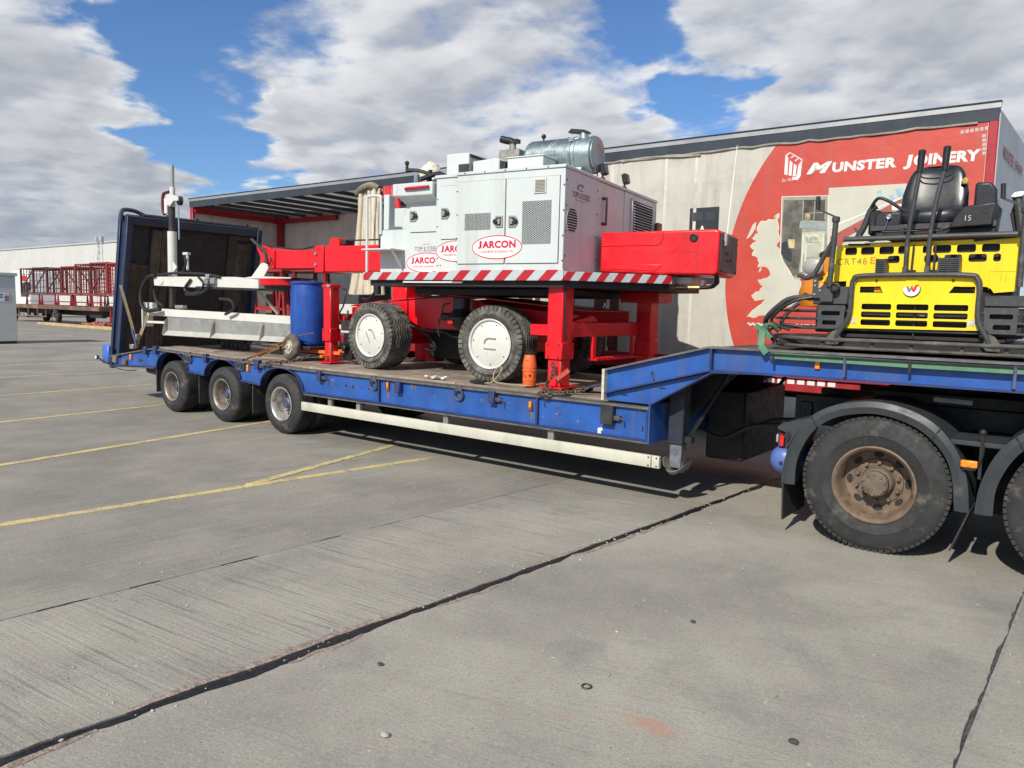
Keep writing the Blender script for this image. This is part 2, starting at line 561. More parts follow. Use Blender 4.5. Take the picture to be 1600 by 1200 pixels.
trdirty = mat('concrete_caked_steel', (0.085, 0.078, 0.068), 0.75, 0.1, var=0.35, vs=9, dirt=((0.24, 0.22, 0.18), 0.6, 8, 0.55), bump=(60, 0.5, 0.006))
vinyl = mat('black_vinyl', (0.013, 0.014, 0.017), 0.28, var=0.1, vs=1.2, coat=0.2)
tank_o = mat('amber_plastic', (0.62, 0.21, 0.015), 0.35, var=0.1, dirt=((0.3, 0.11, 0.03), 0.5, 6, 0.58))
lensw = mat('grey_lamp_back', (0.34, 0.33, 0.32), 0.35, var=0.1)
amberl = mat('amber_reflector', (0.85, 0.24, 0.02), 0.25, var=0.1)
redl = mat('red_lens', (0.6, 0.02, 0.015), 0.2)
fender_m = mat('grey_black_fender_plastic', (0.034, 0.039, 0.044), 0.45, var=0.12, vs=4, dirt=((0.14, 0.13, 0.115), 0.45, 5, 0.56), bump=(120, 0.1, 0.002))
tankblue = mat('dusty_blue_tank_paint', (0.075, 0.13, 0.36), 0.45, var=0.12, dirt=((0.2, 0.2, 0.24), 0.5, 6, 0.55))
kiosk_m = mat('grey_cabinet_paint', (0.46, 0.475, 0.46), 0.45, var=0.04)
# ------------------------------------------------------------------ concrete
def concrete(name, ang, ridges, tint=(0.30, 0.285, 0.262)):
    m = bpy.data.materials.new(name)
    m.use_nodes = True
    t = m.node_tree
    N, L = t.nodes, t.links
    b = N['Principled BSDF']
    b.inputs['Roughness'].default_value = 0.9
    b.inputs['Specular IOR Level'].default_value = 0.25
    co = N.new('ShaderNodeTexCoord').outputs['Object']
    def mapped(sc, rot=0.0):
        a = N.new('ShaderNodeMapping')
        a.inputs['Rotation'].default_value = (0, 0, rot)
        L.new(co, a.inputs[0])
        c = N.new('ShaderNodeMapping')
        c.inputs['Scale'].default_value = sc
        L.new(a.outputs[0], c.inputs[0])
        return c.outputs[0]
    def noise(v, sc, det=6, rg=0.6, dist=0.0):
        n = N.new('ShaderNodeTexNoise')
        n.inputs['Scale'].default_value = sc
        n.inputs['Detail'].default_value = det
        n.inputs['Roughness'].default_value = rg
        n.inputs['Distortion'].default_value = dist
        L.new(v, n.inputs['Vector'])
        return n.outputs['Fac']
    def ramp(v, a, c, lo=0.0, hi=1.0):
        n = N.new('ShaderNodeMapRange')
        n.interpolation_type = 'SMOOTHSTEP'
        L.new(v, n.inputs[0])
        for i, x in ((1, a), (2, c), (3, lo), (4, hi)):
            n.inputs[i].default_value = x
        return n.outputs[0]
    def mix(f, a, c, bl='MIX'):
        n = N.new('ShaderNodeMix')
        n.data_type = 'RGBA'
        n.blend_type = bl
        for v, s in ((f, 'Factor'), (a, 'A'), (c, 'B')):
            if isinstance(v, (tuple, list)):
                n.inputs[s].default_value = (*v[:3], 1)
            elif isinstance(v, float):
                n.inputs[s].default_value = v
            else:
                L.new(v, n.inputs[s])
        return n.outputs['Result']
    c = mix(ramp(noise(co, 0.55, 8, 0.65), 0.32, 0.68), tuple(x * k for x, k in zip(tint, (0.70, 0.70, 0.71))), tuple(x * k for x, k in zip(tint, (1.18, 1.19, 1.15))))
    c = mix(ramp(noise(co, 2.1, 8, 0.7), 0.5, 0.72, 0, 0.42), c, (0.335, 0.30, 0.275))
    c = mix(ramp(noise(co, 1.3, 8, 0.7, 0.4), 0.52, 0.70, 0, 0.55), c, (0.19, 0.185, 0.172))
    # broom marks
    sv = mapped((1.1, 40, 1), ang)
    sl_ = noise(sv, 1.0, 5, 0.62)
    sv2 = mapped((0.6, 15, 1), ang)
    sb = noise(sv2, 1.0, 5, 0.6)
    pat = ramp(noise(co, 0.35, 3), 0.35, 0.62, 0.35, 1.0)
    def mul(a, k):
        n = N.new('ShaderNodeMath')
        n.operation = 'MULTIPLY'
        L.new(a, n.inputs[0])
        if isinstance(k, float):
            n.inputs[1].default_value = k
        else:
            L.new(k, n.inputs[1])
        return n.outputs[0]
    c = mix(mul(mul(ramp(sl_, 0.52, 0.68), pat), 0.62 * ridges + 0.10), c, (0.135, 0.127, 0.115))
    c = mix(mul(ramp(sb, 0.54, 0.72), 0.22 * ridges + 0.08), c, (0.185, 0.175, 0.157))
    c = mix(mul(ramp(sb, 0.46, 0.28), 0.3 * ridges), c, (0.40, 0.385, 0.36))
    fine = noise(mapped((1, 2.4, 1), ang), 34, 8, 0.75)
    c = mix(ramp(fine, 0.49, 0.33, 0, 0.62), c, (0.165, 0.155, 0.135))
    c = mix(ramp(fine, 0.52, 0.66, 0, 0.55), c, (0.45, 0.43, 0.375))
    gr = noise(co, 95, 4, 0.7)
    c = mix(ramp(gr, 0.47, 0.34, 0, 0.65), c, (0.15, 0.142, 0.127))
    c = mix(ramp(gr, 0.55, 0.68, 0, 0.5), c, (0.47, 0.45, 0.40))
    med = noise(co, 5.5, 9, 0.72, 0.3)
    c = mix(ramp(med, 0.56, 0.72, 0, 0.38), c, (0.40, 0.385, 0.345))
    c = mix(ramp(med, 0.42, 0.28, 0, 0.40), c, (0.20, 0.19, 0.165))
    # chips and specks
    c = mix(ramp(noise(co, 21, 4, 0.6), 0.695, 0.73, 0, 0.85), c, (0.60, 0.58, 0.54))
    c = mix(ramp(noise(co, 27, 4, 0.6), 0.315, 0.28, 0, 0.8), c, (0.085, 0.08, 0.075))
    c = mix(ramp(noise(co, 150, 3, 0.6), 0.3, 0.7, 0.0, 0.24), c, (0.14, 0.135, 0.125))
    # old splashes of red oxide, where they lie on the yard
    for (x, y, r) in ((7.13, -3.22, 0.16), (6.80, -3.40, 0.06)):
        d = N.new('ShaderNodeVectorMath')
        d.operation = 'DISTANCE'
        dm = N.new('ShaderNodeMapping')
        dm.inputs['Scale'].default_value = (1, 2.2, 0)
        dm.inputs['Location'].default_value = (0, 0, 0)
        L.new(co, dm.inputs[0])
        L.new(dm.outputs[0], d.inputs[0])
        d.inputs[1].default_value = (x, y * 2.2, 0)
        n2 = N.new('ShaderNodeMath')
        n2.operation = 'MULTIPLY_ADD'
        L.new(noise(co, 14, 6, 0.7), n2.inputs[0])
        n2.inputs[1].default_value = 0.28
        L.new(d.outputs['Value'], n2.inputs[2])
        c = mix(ramp(n2.outputs[0], r + 0.16, r + 0.02, 0, 0.5), c, (0.42, 0.19, 0.12))
    L.new(c, b.inputs['Base Color'])
    bn = N.new('ShaderNodeBump')
    bn.inputs['Strength'].default_value = 0.35 + 0.5 * ridges
    bn.inputs['Distance'].default_value = 0.005
    ad = N.new('ShaderNodeMath')
    ad.operation = 'MULTIPLY_ADD'
    L.new(mul(sl_, 1.0 * ridges + 0.1), ad.inputs[0])
    ad.inputs[1].default_value = 1.0
    L.new(mul(noise(co, 120, 3), 0.35), ad.inputs[2])
    L.new(ad.outputs[0], bn.inputs['Height'])
    L.new(bn.outputs[0], b.inputs['Normal'])
    return m

con_far = concrete('brushed_yard_concrete', R_(-84), 1.05, (0.272, 0.254, 0.220))
con_mid = concrete('ridged_yard_concrete', R_(-6), 1.25, (0.325, 0.304, 0.264))
con_near = concrete('smooth_yard_concrete', R_(-14), 0.25, (0.338, 0.318, 0.276))
ground_m = mat('outlying_ground', (0.20, 0.19, 0.175), 0.9, var=0.2, vs=0.4)
bm_ = MB()
bm_.add([(-700, -700, -0.03), (700, -700, -0.03), (700, 700, -0.03), (-700, 700, -0.03)], [(0, 1, 2, 3)])
ground = bm_.obj('ground', ground_m, sm=0, kind='structure')

rj = random.Random(3)
YJ = [-14 + 0.045 * k for k in range(int(30 / 0.045))]
def jag(x0, k, amp, seed, big=0.0):
    r = random.Random(seed)
    out, d, e = [], 0.0, 0.0
    for y in YJ:
        d = d * 0.7 + r.uniform(-1, 1) * amp
        e = e * 0.93 + r.uniform(-1, 1) * big
        out.append((x0 + k * y + d + e, y))
    return out
J1a, J1b = jag(5.738, 0.084, 0.005, 1, 0.003), jag(5.810, 0.084, 0.010, 2, 0.005)
J2a, J2b = jag(4.240, 0.072, 0.0022, 3), jag(4.2475, 0.072, 0.0022, 4)
J3a, J3b = jag(8.271, 0.0275, 0.006, 5, 0.0025), jag(8.292, 0.0275, 0.0008, 6, 0.0)
def slab(left, right, m):
    b = MB()
    lo = left if left else [(-75, YJ[0]), (-75, YJ[-1])]
    hi = right if right else [(60, YJ[0]), (60, YJ[-1])]
    b.prism(list(lo) + list(reversed(hi)), -0.028, 0.0, 'z')
    return b.obj('concrete_slab', m, ground, sm=0)
slab(None, J2a, con_far)
slab(J2b, J1a, con_mid)
slab(J1b, J3a, con_near)
slab(J3b, None, con_near)
for x0, x1, y0, y1 in ((-75, 60, YJ[-1] + 0.01, 70), (-75, 60, -60, YJ[0] - 0.01)):
    MB().box(x0, x1, y0, y1, -0.028, 0.0).obj('concrete_slab', con_far, ground, sm=0)
# poured joint sealant, lumpy and pushed up by the wheels
tar = mat('joint_sealant_bitumen', (0.012, 0.012, 0.013), 0.42, var=0.4, vs=30, dirt=((0.16, 0.15, 0.14), 0.6, 24, 0.60), bump=(60, 0.7, 0.01))
def sealant(la, lb, h, seed, name, m, inset=0.0):
    r = random.Random(seed)
    vs, fs = [], []
    n = 6
    for (a, b_) in zip(la, lb):
        for k in range(n):
            q = k / (n - 1)
            x = a[0] - inset + (b_[0] - a[0] + 2 * inset) * q
            z = -0.012 + (h + 0.012) * (1 - abs(2 * q - 1) ** 3) + r.uniform(-0.002, 0.003) * (0 < k < n - 1)
            if abs(q - 0.6) < 0.12:
                z -= 0.006
            vs.append((x, a[1], z))
    for i in range(len(la) - 1):
        for k in range(n - 1):
            fs.append((i * n + k, i * n + k + 1, (i + 1) * n + k + 1, (i + 1) * n + k))
    return MB().add(vs, fs).obj(name, m, ground, sm=60)
sealant(J1a, J1b, 0.004, 11, 'joint_sealant', tar)
sealant(J3a, J3b, -0.006, 12, 'joint_rubble', mat('dark_joint_rubble', (0.07, 0.066, 0.06), 0.9, var=0.6, vs=40, dirt=((0.20, 0.19, 0.17), 0.8, 30, 0.55), bump=(80, 1.0, 0.01)))
MB().prism([(a[0] - 0.014, a[1]) for a in J3b] + [(a[0] + 0.001, a[1]) for a in reversed(J3b)], -0.02, 0.0012, 'z').obj('joint_sealant', mat('grey_joint_sealant', (0.26, 0.255, 0.245), 0.7, var=0.2, vs=20), ground, sm=0)
# crumbled strip of bare aggregate beside the joint
spall = mat('bare_aggregate', (0.30, 0.235, 0.195), 0.95, var=0.35, vs=26, dirt=((0.13, 0.12, 0.11), 0.8, 30, 0.52), bump=(70, 1.0, 0.012))
r = random.Random(21)
for y0, y1, w, side in ((-4.62, -2.95, 0.05, 0), (-2.1, -1.2, 0.03, 0), (-5.3, -4.7, 0.03, 1), (-3.9, -3.4, 0.03, 1), (-1.6, -0.2, 0.035, 1), (-2.9, -2.3, 0.025, 1)):
    la, lb = [], []
    for a, b_ in zip(J1a, J1b):
        if y0 <= a[1] <= y1:
            q = (a[1] - y0) / (y1 - y0)
            ww = w * (0.25 + math.sin(PI * q) ** 0.6) * r.uniform(0.55, 1.1)
            if side == 0:
                la.append((a[0] - ww, a[1]))
                lb.append((a[0] + 0.003, a[1]))
            else:
                la.append((b_[0] - 0.003, a[1]))
                lb.append((b_[0] + ww, a[1]))
    MB().prism(la + list(reversed(lb)), 0.0, 0.0035, 'z').obj('aggregate_strip', spall, ground, sm=0)
# cracks along the second joint
for y0, y1 in ((-4.45, -4.1), (-3.95, -3.72), (-3.35, -3.05), (-2.6, -2.35)):
    la = [(a[0] - 0.001 - rj.uniform(0, 0.005), a[1]) for a in J2a if y0 < a[1] < y1]
    lb = [(a[0] - 0.003 + rj.uniform(0, 0.008), a[1]) for a in J2b if y0 < a[1] < y1]
    MB().prism(la + list(reversed(lb)), 0.0, 0.0028, 'z').obj('joint_crack', tar, ground, sm=0)
# yellow bay lines
ylw = mat('worn_yellow_road_paint', (0.56, 0.45, 0.185), 0.8, var=0.12, vs=3, dirt=((0.27, 0.245, 0.19), 0.95, 5, 0.50), speck=((0.26, 0.245, 0.21), 0.9, 38, 0.55), bump=(80, 0.3, 0.003))
def line(p, q, w=0.105, k=60, h=0.004):
    p, q = Vector(p), Vector(q)
    d = (q - p).normalized()
    nn = Vector((-d.y, d.x)) * w / 2
    r = random.Random(int(p.x * 100))
    lo, hi = [], []
    for i in range(k + 1):
        c = p.lerp(q, i / k)
        lo.append(tuple(c - nn * r.uniform(0.88, 1.06)))
        hi.append(tuple(c + nn * r.uniform(0.88, 1.06)))
    MB().prism(lo + list(reversed(hi)), 0.0, h, 'z').obj('painted_bay_line', ylw, ground, sm=0)
line((1.43, -8.0), (2.185, -2.02))
line((2.187, -2.00), (2.50, 0.25), h=0.0052)
line((2.155, -1.92), (1.60, 0.52), h=0.0065)
line((0.44, -8.0), (-1.10, 0.55))
line((-2.82, -8.0), (-3.86, 0.6), 0.1)
line((-6.25, -8.0), (-7.03, 2.4), 0.1)
line((-10.23, -8.0), (-10.14, 3.9), 0.1)
line((-13.6, -8.0), (-13.4, 5.2), 0.1)
# loose stones and grit
grit_m = mat('pale_grit', (0.36, 0.34, 0.30), 0.9, var=0.35, vs=3)
b = MB()
r = random.Random(5)
for i in range(360):
    x, y = r.uniform(-1, 8.8), r.uniform(-5.2, 0.2)
    if r.random() < 0.4:
        y = r.uniform(-5, 1.5)
        x = 5.78 + 0.084 * y + r.gauss(0, 0.09)
    q = r.choice((0.003, 0.004, 0.004, 0.005, 0.006, 0.008))
    o = len(b.v)
    b.sphere((x, y, q * 0.45), q, (r.uniform(0.7, 1.5), r.uniform(0.7, 1.5), 0.7), 6, 4)
b.obj('grit', grit_m, ground, sm=0, kind='stuff')
dark_m = mat('dark_stone', (0.05, 0.047, 0.043), 0.8, var=0.3, vs=20)
def stone(x, y, q, m, label, ph):
    b = MB()
    b.sphere((0, 0, q * 0.5), q, (1.25, 0.9, 0.62), 9, 6)
    rr = random.Random(ph)
    b.v = [(a + rr.uniform(-.2, .2) * q, c + rr.uniform(-.2, .2) * q, d + rr.uniform(-.1, .1) * q) for a, c, d in b.v]
    o = b.obj('pebble', m, sm=0)
    o.location = (x, y, 0.002)
    tag(o, label, 'pebble', 'loose pebbles on the yard concrete')
stone(6.335, -4.005, 0.016, grit_m, 'pale pebble lying alone on the open concrete before the black joint sealant', 1)
stone(7.654, -2.957, 0.017, dark_m, 'dark round pebble lying alone past the orange stain, by the pale joint', 2)
stone(6.82, -2.10, 0.013, dark_m, 'small dark chip alone on the concrete in front of the truck wheel', 3)
stone(5.86, -3.60, 0.013, dark_m, 'dark pebble just beside the black joint sealant', 4)
t_ = MB()
t_.lathe([(0.022 + 0.004 * math.cos(R_(a)), 0.004 * math.sin(R_(a))) for a in range(0, 360, 60)], (0, 0, 0.005), (0, 0, 1), 20, closed=True)
o = t_.obj('steel_washer', steel)
o.location = (6.75, -3.12, 0.0)
tag(o, 'grey steel washer ring lying flat on the concrete above the orange stain', 'washer')

# ------------------------------------------------------------------ far left: shed, mast, lorry with stillages, kiosk
shed_m = mat('pale_profiled_cladding', (0.56, 0.56, 0.53), 0.5, var=0.04, vs=0.3, streak=((0.42, 0.42, 0.40), 0.3, 0.25))
shed = thing('warehouse', 'long low pale clad warehouse far off beyond the yard', 'warehouse', (-125, 40, 0))
b = MB()
k, px_ = 0, -75.0
prof = []
while px_ < 95:
    prof += [(px_, 0.0), (px_ + 0.34, 0.0), (px_ + 0.38, 0.05), (px_ + 0.52, 0.05)]
    px_ += 0.56
vs = [(x, y, 0) for x, y in prof] + [(x, y, 9.05) for x, y in prof]
n = len(prof)
b.add(vs, [(i, i + 1, n + i + 1, n + i) for i in range(n - 1)])
b.obj('clad_wall', shed_m, shed, sm=0)
MB().box(-75, 95, 0.08, 30, 0.0, 9.0).obj('shed_body', shed_m, shed, sm=0)
MB().box(-75.2, 95.2, -0.12, 30.2, 9.06, 9.28).obj('eaves_trim', mat('grey_eaves_trim', (0.42, 0.43, 0.43), 0.5), shed, sm=0)
b = MB()
for i in range(7):
    b.box(-75, 95, -0.02, 0.12, 8.4 - 0.0 * i, 8.43)
mast_m = mat('galvanised_mast', (0.45, 0.46, 0.47), 0.5, 0.3)
mast = thing('lattice_mast', 'thin galvanised lattice mast with floodlights in front of the far warehouse', 'mast', (-80.9, 33, 0))
b = MB()
H = 8.3
for sx, sy in ((-1, -1), (1, -1), (0, 1)):
    b.tube([(sx * 0.45, sy * 0.4, 0), (sx * 0.15, sy * 0.15, H)], 0.035, 5)
for i in range(12):
    z, z2 = i * H / 12, (i + 1) * H / 12
    w, w2 = 0.55 - 0.35 * i / 12, 0.55 - 0.35 * (i + 1) / 12
    s_ = 1 if i % 2 else -1
    b.tube([(-w * s_, -w, z), (w2 * s_, -w2, z2)], 0.02, 4)
    b.tube([(-w, -w, z), (w, -w, z)], 0.03, 4)
b.obj('lattice_tower', mast_m, mast)
for x, z in ((-0.55, 8.4), (0.55, 8.4)):
    MB().box(x - 0.35, x + 0.35, -0.3, 0.0, z - 0.2, z + 0.25).box(x - 0.05, x + 0.05, -0.1, 0.1, z - 0.6, z - 0.2).obj('floodlight', mast_m, mast)
MB().box(-0.9, 0.9, -0.15, 0.15, 1.9, 2.5).box(-0.8, 0.8, -0.2, 0.2, 3.9, 4.1).obj('equipment_box', mast_m, mast)

def wheel_meshes(R, w, rim, prefix, tyre_m, rim_m, hub_m, dish=0.11, holes=8, groove=4, lug=0, hub_r=0.09, hub_out=0.02, n=56, dead=False):
    """tyre, rim and hub; axis along y with the outer face at y=0"""
    half = [(rim - 0.012, 0.05), (rim - 0.004, 0.012), (rim + 0.012, 0.002), (rim + 0.35 * (R - rim), -0.006), (rim + 0.38 * (R - rim), -0.010), (rim + 0.42 * (R - rim), -0.006), (rim + 0.7 * (R - rim), -0.004), (R - 0.045, 0.004),
            (R - 0.018, 0.014), (R - 0.004, 0.034)]
    tread = []
    for g in range(groove):
        c = 0.06 + (w - 0.12) * (g + 0.5) / groove
        tread += [(R, c - 0.008), (R - 0.014, c - 0.004), (R - 0.014, c + 0.004), (R, c + 0.008)]
    prof = half + tread + [(r_, w - h_) for r_, h_ in reversed(half)]
    b = MB()
    b.lathe(prof, (0, 0, 0), (0, 1, 0), n)
    if lug:
        for k in range(lug):
            a = 2 * PI * k / lug
            d = Vector((math.cos(a), 0, math.sin(a)))
            tdir = Vector((-math.sin(a), 0, math.cos(a)))
            for h in (0.018, w - 0.018):
                b.obox(d * (R - 0.010) + Vector((0, h + (0.012 if h < 0.1 else -0.012), 0)), d * 0.011, Vector((0, 0.022, 0)), tdir * (PI * R / lug * 0.74))
    ty = b.mesh('tyre', tyre_m, 40)
    b = MB()
    b.lathe([(rim - 0.02, 0.03), (rim + 0.006, 0.0), (rim + 0.008, -0.008), (rim - 0.004, -0.011), (rim - 0.014, -0.004), (rim - 0.03, 0.02), (rim - 0.034, dish - 0.03), (rim - 0.05, dish - 0.008), (rim * 0.62, dish),
             (hub_r + 0.075, dish - 0.014), (hub_r + 0.005, dish - 0.014)], (0, 0, 0), (0, 1, 0), n)
    b.mi = 1
    for k in range(holes):
        a = 2 * PI * (k + 0.5) / holes
        d = Vector((math.cos(a), 0, math.sin(a)))
        e = Vector((-math.sin(a), 0, math.cos(a)))
        c = d * (rim * 0.72) + Vector((0, dish - 0.0075, 0))
        vs = [c + d * 0.022 * math.cos(q * PI / 8) + e * 0.034 * math.sin(q * PI / 8) for q in range(16)]
        b.add([v + Vector((0, -0.004, 0)) for v in vs] + [v + Vector((0, 0.004, 0)) for v in vs], [tuple(range(16))] + [(i, i + 16, (i + 1) % 16 + 16, (i + 1) % 16) for i in range(16)])
    b.mi = 2
    b.lathe([(rim - 0.036, w * 0.9), (0.0, w * 0.9)], (0, 0, 0), (0, 1, 0), 24)
    rm = b.mesh('rim', [rim_m, cutgap, chass], 40)
    b = MB()
    b.lathe([(hub_r + 0.03, dish), (hub_r + 0.012, dish * 0.55), (hub_r, dish * 0.5), (hub_r, hub_out + 0.012), (hub_r - 0.012, hub_out), (0.03, hub_out - 0.004), (0.0, hub_out - 0.004)], (0, 0, 0), (0, 1, 0), 28)
    for k in range(10):
        a = 2 * PI * k / 10
        q = hub_r + 0.055
        c = Vector((q * math.cos(a), 0, q * math.sin(a)))
        b.cyl(c + Vector((0, dish, 0)), c + Vector((0, dish - 0.05, 0)), 0.015, n=6)
        c = c * ((hub_r - 0.018) / q)
        b.cyl(c + Vector((0, hub_out + 0.01, 0)), c + Vector((0, hub_out - 0.012, 0)), 0.011, n=6)
    hb = b.mesh('hub', hub_m, 40)
    return ty, rm, hb
def put_wheel(ms, par, loc, rot=(0, 0, 0), name='wheel'):
    wl_ = sub(name, par, loc, rot)
    for me, nm in zip(ms, ('tyre', 'rim', 'hub')):
        inst(me, nm, wl_)
    return wl_

fl = thing('flatbed_lorry', 'rusty flatbed lorry loaded with red steel stillages far across the yard', 'lorry', (-45.2, 14.6, 0))
bedm = mat('rusty_flatbed_steel', (0.16, 0.085, 0.06), 0.75, var=0.35, vs=1.5, dirt=((0.28, 0.2, 0.15), 0.6, 1.6, 0.5))
MB().box(-9.5, 6.0, 0, 2.5, 0.98, 1.22).obj('load_bed', bedm, fl, sm=0)
MB().box(-9.5, 6.0, 0.8, 1.7, 0.62, 0.98).obj('chassis_rail', chass, fl, sm=0)
b = MB()
for x in (-6.6, -5.0, -3.4, -2.0):
    b.box(x, x + 0.07, 0.02, 0.08, 0.48, 0.98)
b.box(-9, -1.9, 0.02, 0.08, 0.42, 0.5)
b.obj('side_underrun_guard', bedm, fl, sm=0)
fw_ms = wheel_meshes(0.5, 0.28, 0.29, 'f', rubber, rimgrey, steel, n=32, holes=6)
for x in (-0.6, -8.0):
    put_wheel(fw_ms, fl, (x, 0.05, 0.5))
    put_wheel(fw_ms, fl, (x, 2.45, 0.5), (0, 0, PI))
MB().strip(arc(-0.6, 0.5, 0.6, 160, 20, 12), 0.03, 0.0, 0.5).obj('mudguard', chass, fl, sm=0)
MB().box(4.3, 5.9, 0.2, 0.5, 0.55, 0.75).obj('rear_bumper', chass, fl, sm=0)
still_m = [mat('red_oxide_stillage_steel', c, 0.6, var=0.25, vs=1.2, dirt=((0.13, 0.06, 0.04), 0.6, 2, 0.52)) for c in ((0.17, 0.022, 0.022), (0.085, 0.018, 0.02), (0.30, 0.018, 0.022))]
def stillage(loc, w, d, h, m, name, label, group, brace, bars, par_cols=6):
    t = thing(name, label, 'stillage', loc, 0, group)
    b = MB()
    for x in (0, w):
        for y in (0, d):
            b.box(x - 0.05, x + 0.05, y - 0.05, y + 0.05, 0, h)
    for z in (0.06, h - 0.05):
        for y in (0, d):
            b.box(0.05, w - 0.05, y - 0.04, y + 0.04, z - 0.04, z + 0.04)
        for x in (0, w):
            b.box(x - 0.04, x + 0.04, 0.05, d - 0.05, z - 0.04, z + 0.04)
    b.obj('corner_frame', m, t, sm=0)
    b = MB()
    for k in range(1, par_cols):
        x = w * k / par_cols
        for y in (0, d):
            b.box(x - 0.02, x + 0.02, y - 0.02, y + 0.02, 0.1, h - 0.1)
    for k in range(1, bars):
        z = h * k / bars
        for y in (0, d):
            b.box(0.05, w - 0.05, y - 0.018, y + 0.018, z - 0.018, z + 0.018)
    b.obj('upright_bars', m, t, sm=0, kind='stuff')
    if brace:
        b = MB()
        b.bar((0, -0.03, h * 0.1), (w, -0.03, h * 0.9), 0.05, 0.08)
        b.obj('diagonal_brace', m, t, sm=0)
        MB().bar((0, d + 0.03, h * 0.9), (w, d + 0.03, h * 0.1), 0.05, 0.08).obj('diagonal_brace', m, t, sm=0)
    return t
G1 = 'red steel stillages stacked on the far flatbed lorry'
xs = [(-6.3, 2.1), (-4.1, 2.2), (-1.8, 2.2), (0.5, 2.0), (2.6, 2.1), (4.75, 2.1), (6.95, 1.6)]
names = ['lowest dark red stillage beside the white van, on top of the far flatbed load', 'cross braced dark stillage second along the top of the far flatbed load', 'cross braced dark stillage with tall posts third along the top of the far load',
         'plain barred stillage in the middle of the top of the far flatbed load', 'brighter red tall stillage on top of the far flatbed load', 'tall red stillage beneath the thin lattice mast', 'red stillage partly hidden by the blue ramp frame, end of the top row']
for i, (x, w) in enumerate(xs):
    h = (1.75, 1.78, 1.72, 1.78, 1.9, 1.95, 1.9)[i]
    stillage((-45.2 + x, 14.75, 1.98), w, 2.1, h, still_m[(1, 1, 1, 0, 0, 0, 2)[i]], 'stillage', names[i], G1, i in (0, 1, 2, 5), (4, 4, 5, 7, 8, 8, 8)[i], (4, 4, 5, 7, 6, 6, 5)[i])
def aframe(loc, w, d, h, m, label, group, rz=0):
    t = thing('a_frame_rack', label, 'rack', loc, rz, group)
    b = MB()
    for x in (0.06, w - 0.06):
        for s_ in (-1, 1):
            MB().bar((x + s_ * 0.13, 0, 0), (x, 0, h), 0.06, 0.06).obj('raking_leg', m, t, sm=0)
            MB().bar((x + s_ * 0.13, d, 0), (x, d, h), 0.06, 0.06).obj('raking_leg', m, t, sm=0)
    MB().box(0, w, -0.04, 0.04, h, h + 0.07).box(0, w, d - 0.04, d + 0.04, h, h + 0.07).box(0, w, 0.04, d - 0.04, h, h + 0.03).obj('top_rail', m, t, sm=0)
    for y in (0, d):
        MB().box(0, w, y - 0.03, y + 0.03, h * 0.33, h * 0.33 + 0.05).obj('cross_rail', m, t, sm=0)
    return t
G2 = 'red a-frame racks standing on the far flatbed bed'
for i, x in enumerate((-5.6, -3.0, -0.4, 2.2, 4.6)):
    aframe((-45.2 + x, 14.8, 1.22), 2.3 if i < 4 else 1.3, 2.0, 0.68, still_m[(0, 2, 2, 2, 2)[i]],
           ['a-frame rack at the cab end of the far flatbed, half behind the white van', 'bright red a-frame rack above the flatbed wheel', 'red a-frame rack in the middle of the far flatbed bed', 'red a-frame rack near the tail of the far flatbed', 'short red a-frame rack at the very tail of the far flatbed'][i], G2)
aframe((-38.6, 15.0, 0), 1.6, 1.8, 1.25, still_m[2], 'red a-frame rack standing on the ground behind the flatbed tail', 'red a-frame racks standing on the yard')
aframe((-36.6, 15.4, 0), 1.6, 1.8, 1.9, still_m[2], 'taller red a-frame rack on the ground beside the blue ramp frame', 'red a-frame racks standing on the yard')
sc_ = thing('scrap_heap', 'low heap of pink red bars and timber lying under the flatbed tail', 'scrap heap', (-40.5, 14.5, 0))
b = MB()
r = random.Random(9)
for i in range(26):
    p = Vector((r.uniform(-2, 2.2), r.uniform(0, 1), r.uniform(0.03, 0.25)))
    a = r.uniform(-0.4, 0.4)
    b.bar(p, p + Vector((r.uniform(0.6, 1.4), a, r.uniform(-0.05, 0.2))), 0.08, 0.08)
b.obj('loose_bars', mat('pinkish_scrap', (0.35, 0.12, 0.09), 0.8, var=0.5, vs=2), sc_, sm=0)
kerb = MB().box(-44.8, -30, 13.2, 13.9, 0.0, 0.16).obj('kerb', mat('pale_yellow_kerb', (0.45, 0.33, 0.16), 0.8, var=0.2, vs=1.2, dirt=((0.3, 0.25, 0.18), 0.7, 1.5, 0.5)), sm=0, kind='structure', bev=0.02)
van_m = mat('white_van_paint', (0.68, 0.68, 0.68), 0.35, var=0.03)
van = thing('white_van', 'white van with dark rear windows parked behind the grey kiosk', 'van', (-68.4, 19.5, 0))
MB().prism([(0, 0.5), (4.9, 0.5), (4.9, 2.2), (4.5, 3.75), (4.2, 4.0), (0.9, 4.0), (0, 3.0)], 0, 2.0).obj('body', van_m, van, bev=0.08, seg=2)
MB().box(4.2, 4.86, -0.015, 0.06, 1.9, 3.0).obj('side_window', cutgap, van, sm=0)
MB().box(3.0, 4.75, -0.012, 0.06, 1.75, 2.95).obj('rear_window', mat('dark_glass', (0.03, 0.035, 0.05), 0.1), van, sm=0)
MB().box(3.4, 4.5, -0.02, 0.05, 3.12, 3.55).obj('tail_light', redl, van, sm=0)
MB().box(2.2, 4.3, 0.4, 1.6, 4.0, 4.2).obj('roof_beacon_bar', van_m, van, sm=0)
vw = wheel_meshes(0.36, 0.22, 0.22, 'v', rubber, silver, steel, n=24, holes=5, groove=2)
for x in (0.9, 4.0):
    put_wheel(vw, van, (x, 0.02, 0.36))
    put_wheel(vw, van, (x, 1.98, 0.36), (0, 0, PI))

